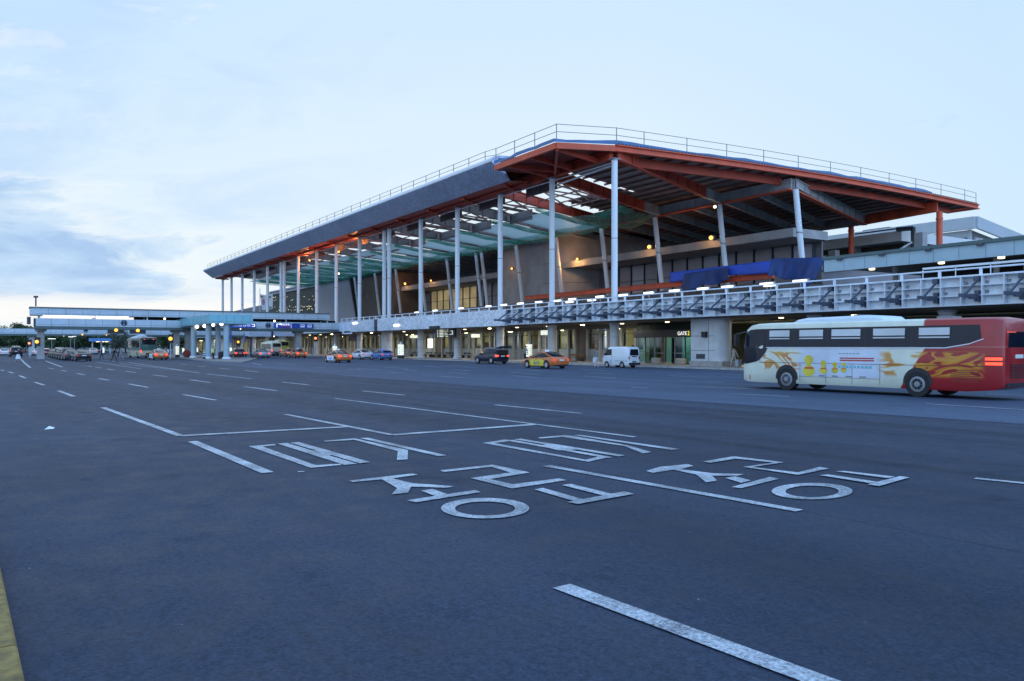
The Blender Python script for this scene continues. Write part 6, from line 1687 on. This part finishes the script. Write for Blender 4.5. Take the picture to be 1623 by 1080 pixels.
# --- simpler buses further off
def make_bus(name, label, L, Wd, Hh, mats, glass_z=(.45, .86), z0=.3):
    t = thing(name, label, 'bus', (0, 0, 0), local=True)
    w = Wd / 2; h2 = L / 2
    st = [(-h2, z0 + .15, Hh - .22, w * .92), (-h2 + .06, z0, Hh - .06, w * .97), (-h2 + .3, z0, Hh, w), (h2 - .4, z0, Hh, w), (h2 - .1, z0, Hh - .1, w * .97), (h2, z0 + .1, Hh - .6, w * .93)]
    bus_shell(st, 'body', mats[0], t, .965, Hh * .5)
    mb = MB(); mb.box(-h2 - .02, h2 - .3, -w - .01, w + .01, z0 + .02, z0 + (Hh - z0) * .30); mb.build('skirt', mats[1], t)
    za, zb = z0 + (Hh - z0) * glass_z[0], z0 + (Hh - z0) * glass_z[1]
    for s in (1, -1):
        mb = MB(); mb.add([(-h2 + .5, s * (w + .01), za), (h2 - .5, s * (w + .01), za), (h2 - .5, s * (w * .975 + .01), zb), (-h2 + .5, s * (w * .975 + .01), zb)], [(0, 1, 2, 3)]); mb.build('side_glass', 'bus_glass', t)
        mb = MB(); mb.box(-h2 - .03, -h2 + .1, s * (w * .80), s * (w * .97), z0 + .55, z0 + 1.0); mb.build('tail_light', 'tail_on', t)
    zr = z0 + (Hh - z0) * .62
    mb = MB(); mb.box(-h2 - .03, -h2 + .1, -w * .74, w * .74, zr, zb + .12); mb.build('rear_window', 'bus_glass', t)
    mb = MB(); mb.box(h2 - .02, h2 + .03, -w * .8, w * .8, za, zb); mb.build('windscreen', 'bus_glass', t)
    mb = MB(); mb.box(-h2 - .05, -h2 + .1, -w * .95, w * .95, z0 - .02, z0 + .14); mb.box(-h2 - .04, -h2, -w * .35, w * .35, z0 + .2, z0 + .5); mb.build('bumper', 'trim_black', t)
    mb = MB(); mb.box(-h2 - .05, -h2 - .03, -.26, .26, z0 + .62, z0 + .74); mb.build('plate', 'plate', t)
    mb = MB(); mb.box(-h2 + 1.2, -h2 + 3.5, -w * .6, w * .6, Hh, Hh + .16); mb.build('roof_unit', 'white_board', t)
    arches(t, (h2 - 1.9, -h2 + 2.2), w + .006, .5); wheels(t, (h2 - 1.9, -h2 + 2.2), w + .012, .43, .26)
    return t
cb = make_bus('city_bus', 'green and cream city bus seen from behind under the footbridge', 10.5, 2.75, 3.35, ('bus_green', 'cream')); put(cb, (-148.6, 19.6))
mb = MB(); mb.box(-5.29, -5.26, -.75, -.6, 3.0, 3.1); mb.box(-5.29, -5.26, .6, .75, 3.0, 3.1); o = mb.build('marker_lamp', 'tail_on', cb)
put(make_bus('minibus', 'white-topped minibus left of the lime green bus', 6.5, 2.1, 2.7, ('cream', 'rail_grey')), (-160.5, 44.6))
put(make_bus('city_bus', 'lime green bus standing behind an orange taxi', 9, 2.5, 3.1, ('bus_lime', 'bus_lime')), (-172, 49.0))

# ================================================================ PEOPLE
def person(label, loc, rz, h=1.72, top='cloth_black', legs='cloth_navy', stride=.25, skirt=None, bend=0., arms='down', hair='hair', vest=None):
    t = thing('person', label, 'person', loc, rz, local=True)
    k = h / 1.72
    V, E, Rd = [], [], []
    def v(x, y, z, r): V.append((x * k, y * k, z * k)); Rd.append((r[0] * k, r[1] * k) if isinstance(r, tuple) else (r * k, r * k)); return len(V) - 1
    def e(*ids):
        for a, b in zip(ids[:-1], ids[1:]): E.append((a, b))
    bx = bend
    pel = v(0, 0, .93, (.14, .10)); wai = v(.02 + bx * .1, 0, 1.08, (.13, .09)); che = v(.03 + bx * .3, 0, 1.28, (.155, .11)); nk0 = v(.02 + bx * .45, 0, 1.44, (.10, .08)); nk = v(.03 + bx * .5, 0, 1.50, .055); hd0 = v(.05 + bx * .55, 0, 1.57, (.075, .085)); hd = v(.055 + bx * .58, 0, 1.65, (.072, .09)); 
    e(pel, wai, che, nk0, nk, hd0, hd)
    nose = v(.155 + bx * .56, 0, 1.60, .014); e(hd0, nose)
    for s in (1, -1):
        st = stride * s
        hip = v(st * .1, .09 * s, .86, .095); kn = v(st * .55 + .05, .10 * s, .48, .06); an = v(st * .95 - .02 - (.06 if s < 0 and stride else 0), .10 * s, .08 if s > 0 or not stride else .12, .038); toe = v(st * .95 + .15 - (.04 if s < 0 and stride else 0), .11 * s, .035, .032)
        e(pel, hip, kn, an, toe)
        sh = v(.02 + bx * .42, .17 * s, 1.41, .055)
        if arms == 'down' or (arms == 'pull' and s > 0): el = v(.0 - st * .3 + bx * .4, .225 * s, 1.13, .042); wr = v(.08 - st * .6 + bx * .5, .23 * s, .90, .028)
        elif arms == 'pull': el = v(-.10, .22 * s, 1.15, .042); wr = v(-.22, .24 * s, .93, .028)
        else: el = v(.12, .21 * s, 1.15, .042); wr = v(.34, .12 * s, 1.12, .028)
        e(nk0, sh, el, wr)
        d = Vector(V[wr]) - Vector(V[el]); d.normalize(); d *= .001
        p = Vector(V[wr]) / k; dd = (Vector(V[wr]) - Vector(V[el])).normalized()
        pa = p + dd * .06; palm = v(pa.x, pa.y, pa.z, (.030, .018)); e(wr, palm)
        for j in range(4):
            o_ = (j - 1.5) * .017; L_ = (.075, .085, .08, .065)[j]; a_ = v(pa.x + dd.x * .04 + o_, pa.y, pa.z + dd.z * .04, .0085); b_ = v(pa.x + dd.x * (.04 + L_ * .6) + o_ + .01, pa.y - s * .008, pa.z + dd.z * (.04 + L_ * .6), .0075); e(palm, a_, b_)
        th = v(pa.x + .035, pa.y - s * .012, pa.z + .005, .009); t2 = v(pa.x + .052, pa.y - s * .016, pa.z - .03, .008); e(palm, th, t2)
    me = bpy.data.meshes.new('body'); me.from_pydata(V, E, [])
    ob = bpy.data.objects.new('body', me); COL.objects.link(ob)
    ob.modifiers.new('s', 'SKIN'); 
    for i, r in enumerate(Rd): me.skin_vertices[0].data[i].radius = r
    me.skin_vertices[0].data[0].use_root = True
    ob.modifiers.new('u', 'SUBSURF').levels = 1
    bpy.context.view_layer.update()
    nm = bpy.data.meshes.new_from_object(ob.evaluated_get(bpy.context.evaluated_depsgraph_get()))
    bpy.data.objects.remove(ob)
    nm.materials.clear()
    for q in ('skin', top, legs, 'trim_black'): nm.materials.append(M[q])
    for p in nm.polygons:
        c = p.center / k; p.use_smooth = True
        if c.z > 1.47: mi = 0
        elif c.z < .09: mi = 3
        elif abs(c.y) > .19 and c.z < (1.18 if 'white' in top or 'yellow' in top else .93): mi = 0
        elif c.z < .95: mi = 2
        else: mi = 1
        p.material_index = mi
    o = bpy.data.objects.new('body', nm); COL.objects.link(o); o.parent = t
    hx = .045 + bx * .58
    mb = MB(); mb.sphere((hx * k - .012, 0, 1.66 * k), .098 * k, 12, 1.05); mb.v = [(x, y, max(z, (1.585 if x < hx * k + .01 else 1.675) * k)) for x, y, z in mb.v]; mb.build('hair', hair, t, smooth=True)
    for s in (1, -1):
        mb = MB(); mb.sphere(((hx + .088) * k, s * .03 * k, 1.645 * k), .011 * k, 6); mb.build('eye', 'trim_black', t)
    if skirt:
        mb = MB(); mb.lathe((0, 0, 0), [(.14 * k, 1.0 * k), (.19 * k, .86 * k), (.26 * k, .60 * k), (.30 * k, .42 * k), (.28 * k, .42 * k)], 16); mb.build('skirt', skirt, t, smooth=True)
    if vest:
        mb = MB(); mb.lathe((0, 0, 0), [(.165 * k, .92 * k), (.175 * k, 1.1 * k), (.19 * k, 1.3 * k), (.16 * k, 1.40 * k), (.09 * k, 1.45 * k)], 16)
        mb.v = [(x * .78 + .015, y * 1.06, z) for x, y, z in mb.v]; mb.build('vest', vest, t, smooth=True)
        mb = MB(); mb.lathe((0, 0, 0), [(.185 * k, 1.1 * k), (.187 * k, 1.15 * k)], 16); mb.v = [(x * .79 + .015, y * 1.07, z) for x, y, z in mb.v]; mb.build('reflective_band', 'sign_white', t)
    return t
LEFT = RZ
g = G(1163.5, 582.3, .15); person('person in pale beige clothes walking left and pulling a grey suitcase', g, LEFT, 1.72, 'cloth_beige', 'cloth_beige', .28, arms='pull')
sx, sy = g[0] + .62, g[1] - .18
s = thing('suitcase', 'grey wheeled suitcase pulled along the pavement by the person in beige', 'suitcase', (sx, sy, .15))
mb = MB(); mb.box(sx - .17, sx + .17, sy - .24, sy + .24, .22, .80); o = mb.build('shell', 'car_silver', s); bv = o.modifiers.new('b', 'BEVEL'); bv.width = .04; bv.segments = 2
mb = MB(); mb.bar((sx - .1, sy - .14, .80), (sx - .32, sy - .14, 1.08), .02, .02); mb.bar((sx - .1, sy + .14, .80), (sx - .32, sy + .14, 1.08), .02, .02); mb.bar((sx - .32, sy - .15, 1.08), (sx - .32, sy + .15, 1.08), .03, .03); mb.build('handle', 'trim_black', s)
for a in (-.13, .13):
    for b in (-.18, .18):
        mb = MB(); mb.tube((sx + a, sy + b - .015, .19), (sx + a, sy + b + .015, .19), .04, n=10); mb.build('wheel', 'tyre', s)
g = G(946, 582.5); person('person in grey shirt standing at the front corner of the white van', g, .6, 1.68, 'cloth_grey', 'cloth_white', .12)
g2 = (g[0] + .15, g[1] - .42, .012); s = thing('shopping_bag', 'white carrier bag held beside the front of the white van', 'bag', g2)
mb = MB(); mb.prism([(g2[0] - .16, g2[1] - .08, .45), (g2[0] + .16, g2[1] - .08, .45), (g2[0] + .12, g2[1] - .05, .88), (g2[0] - .12, g2[1] - .05, .88)], (0, .15, 0)); mb.build('sack', 'cloth_white', s); mb = MB(); mb.bar((g2[0] - .08, g2[1] + .02, .88), (g2[0], g2[1] + .02, 1.0), .02, .02); mb.bar((g2[0] + .08, g2[1] + .02, .88), (g2[0], g2[1] + .02, 1.0), .02, .02); mb.build('handle', 'cloth_white', s)
g = G(821.5, 574.2, .02); person('person in dark coat with pale sleeve standing just right of the raised tailgate', (g[0], 50.0, .02), 2.6, 1.75, 'cloth_black', 'cloth_black', .0)
g = AY(832, 560, 51.2); person('person in dark grey jacket bending beside the lit totem sign', (g[0], 51.2, .15), 2.0, 1.8, 'cloth_grey', 'cloth_black', .1, bend=.25)
g = G(29, 574.8); person('person in dark top and white skirt crossing the road at far left', g, 1.2, 1.72, 'cloth_navy', 'skin', .2, skirt='cloth_white')
g = G(180.5, 574.0); person('person in black walking across the road left of the city bus', g, .9, 1.72, 'cloth_black', 'cloth_black', .34)
g = G(191.5, 572.2); person('person in grey shirt walking just behind the one in black', g, .8, 1.75, 'cloth_grey', 'cloth_grey', .3)
g = G(338.5, 570.2, .14); person('officer in yellow reflective vest and dark trousers standing on the island', g, -1.2, 1.78, 'cloth_navy', 'cloth_black', .0, vest='cloth_yellow')
g = G(420, 567.8); person('person in black waiting in front of the minibus', g, -1.6, 1.75, 'cloth_black', 'cloth_black', .0)
g = G(266.5, 569); person('person in white shirt standing between the left orange taxi and the amber light', g, -1.3, 1.65, 'cloth_white', 'cloth_black', .0)
g = G(161, 570); person('person in dark clothes near the lone totem sign at left', g, 1.0, 1.7, 'cloth_black', 'cloth_navy', .2)

# ================================================================ LIGHT, SKY, CAMERA
def build_world():
    w = bpy.data.worlds.new('World'); scene.world = w; w.use_nodes = True
    nt = w.node_tree; bg = nt.nodes['Background']; out = nt.nodes['World Output']
    sky = nd(nt, 'ShaderNodeTexSky'); sky.sky_type = 'NISHITA'; sky.sun_disc = False
    sky.sun_elevation = math.radians(SUN_EL); sky.sun_rotation = SUN_ROT; sky.air_density = 1.2; sky.dust_density = 1.0; sky.ozone_density = 2.0
    t = nd(nt, 'ShaderNodeTexCoord'); sp = nd(nt, 'ShaderNodeSeparateXYZ'); nt.links.new(t.outputs['Generated'], sp.inputs[0])
    x, y, z = sp.outputs
    zc = mathn(nt, 'MAXIMUM', z, .0)
    # pale by the set sun, blue overhead; made brighter behind the camera as fill
    sx_, sy_ = math.cos(SUN_AZ), math.sin(SUN_AZ)
    az = mathn(nt, 'ADD', mathn(nt, 'MULTIPLY', x, sx_), mathn(nt, 'MULTIPLY', y, sy_))
    near_sun = rng(nt, az, *GLOW)
    up = rng(nt, zc, 0., 1.)
    pale = mixc(nt, mathn(nt, 'POWER', up, 1.15), PALE_LOW, PALE_HIGH)
    deep = mixc(nt, mathn(nt, 'POWER', up, .6), FILL_LOW, FILL_HIGH)
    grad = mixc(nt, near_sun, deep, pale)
    skyc = mixc(nt, 1., sky.outputs[0], (SKY_K, SKY_K, SKY_K), 'MULTIPLY')
    col = mixc(nt, NISH, grad, skyc)
    # clouds, in azimuth / height around the place where the sun went down
    u_ = mathn(nt, 'ADD', mathn(nt, 'MULTIPLY', x, sx_), mathn(nt, 'MULTIPLY', y, sy_))
    w_ = mathn(nt, 'SUBTRACT', mathn(nt, 'MULTIPLY', y, sx_), mathn(nt, 'MULTIPLY', x, sy_))
    a = mathn(nt, 'ARCTAN2', w_, u_)
    def cn(ka, kz, off, detail, dist=.4, tilt=0.):
        cv = nd(nt, 'ShaderNodeCombineXYZ')
        nt.links.new(mathn(nt, 'ADD', mathn(nt, 'MULTIPLY', a, ka), off), cv.inputs[0])
        nt.links.new(mathn(nt, 'ADD', mathn(nt, 'MULTIPLY', z, kz), mathn(nt, 'MULTIPLY', a, tilt)), cv.inputs[1])
        n = nd(nt, 'ShaderNodeTexNoise'); n.inputs['Scale'].default_value = 1.; n.inputs['Detail'].default_value = detail; n.inputs['Roughness'].default_value = .6; n.inputs['Distortion'].default_value = dist
        nt.links.new(cv.outputs[0], n.inputs['Vector']); return n.outputs['Fac']
    M_ = lambda *q: mathn(nt, 'MULTIPLY', *q)
    # bluer high on the left and towards the right
    tint = M_(rng(nt, a, -.12, .24), rng(nt, z, .10, .42)); col = mixc(nt, M_(M_(tint, .75), near_sun), col, (.50, .74, 1.0))
    col = mixc(nt, M_(M_(rng(nt, a, -.50, -.95), .55), rng(nt, near_sun, .8, .97)), col, (.50, .74, 1.0))
    # thin high wisps
    wi = M_(rng(nt, cn(5.5, 15, 7.3, 6, .6, 1.5), .44, .66), M_(M_(rng(nt, a, -.30, .10), near_sun), rng(nt, z, .55, .30)))
    col = mixc(nt, M_(wi, .62), col, (.50, .70, .98))
    # grey-blue bank low on the left, ragged right edge
    se = M_(M_(rng(nt, z, .028, .060), near_sun), rng(nt, z, .19, .10))
    bias = M_(rng(nt, a, -.03, .16), se)
    nb = cn(7.5, 24, 1.7, 9, .5, 3.)
    den = mathn(nt, 'ADD', M_(nb, 1.15), mathn(nt, 'SUBTRACT', M_(bias, .62), .42))
    bank = rng(nt, den, .34, .56)
    shade = mixc(nt, rng(nt, cn(10, 34, 4.2, 6), .38, .62), (.38, .57, .86), (.54, .74, .97))
    col = mixc(nt, M_(M_(bank, .85), near_sun), col, shade)
    # bright torn edges and the clear pale gap under the bank
    ed_ = M_(M_(rng(nt, den, .24, .34), rng(nt, den, .42, .33)), rng(nt, a, -.12, .02)); col = mixc(nt, M_(M_(ed_, .35), near_sun), col, (.96, .97, .98))
    st = M_(M_(rng(nt, z, .012, .03), rng(nt, z, .075, .045)), M_(rng(nt, cn(6, 40, 9.1, 4), .36, .50), rng(nt, a, -.20, -.05)))
    col = mixc(nt, M_(st, .9), col, (1.0, .99, .965))
    lw = M_(rng(nt, z, .045, .0), rng(nt, a, -.02, .10)); col = mixc(nt, M_(lw, M_(rng(nt, cn(9, 60, 2.2, 4), .52, .60), .8)), col, (.42, .56, .80))
    nt.links.new(col, bg.inputs['Color']); bg.inputs['Strength'].default_value = WSTR
    return w
SUN_AZ = math.radians(168)        # compass direction (from +X) where the sun has gone down: along the road
SUN_EL = 2.0
SUN_ROT = PI / 2 - SUN_AZ
GLOW = (-.5, .60)
PALE_LOW, PALE_HIGH = (.88, .985, 1.0), (.20, .55, 1.2)
FILL_LOW, FILL_HIGH = (1.65, 2.25, 2.95), (.42, .95, 2.05)
SKY_K, NISH, WSTR = .10, .02, 1.0
CLOUD_ROT, CLOUD_SC, CLOUD_LOC = -.35, (.42, 1.25, 1), (3.1, .7, 0)
CL_DIR, CL_RANGE = (-.99, -.10), (.86, 1.0)
CLOUD_LO, CLOUD_HI = (.34, .50, .80), (.48, .67, .95)
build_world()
sl = bpy.data.lights.new('sun', 'SUN'); sl.energy = .3; sl.angle = math.radians(40); sl.color = (.86, .93, 1)
so = bpy.data.objects.new('sun', sl); COL.objects.link(so)
el = math.radians(25); dv = Vector((math.cos(SUN_AZ) * math.cos(el), math.sin(SUN_AZ) * math.cos(el), math.sin(el)))
so.rotation_euler = dv.to_track_quat('Z', 'Y').to_euler(); so.location = (0, 0, 60)

cam = bpy.data.cameras.new('camera'); co = bpy.data.objects.new('camera', cam); COL.objects.link(co)
co.location = (0, 0, EYE); co.rotation_euler = (PI / 2, 0, math.atan2(CS, SN))
cam.sensor_width = 36; cam.lens = FOC / 1623 * 36; cam.shift_y = (HY - 540) / 1623
cam.clip_start = .1; cam.clip_end = 6000
scene.camera = co
scene.view_settings.view_transform = 'Standard'; scene.view_settings.look = 'None'; scene.view_settings.exposure = 0; scene.view_settings.gamma = 1
scene.render.engine = 'CYCLES'
scene.cycles.use_denoising = True
scene.cycles.max_bounces = 6; scene.cycles.transparent_max_bounces = 12; scene.cycles.sample_clamp_indirect = 6
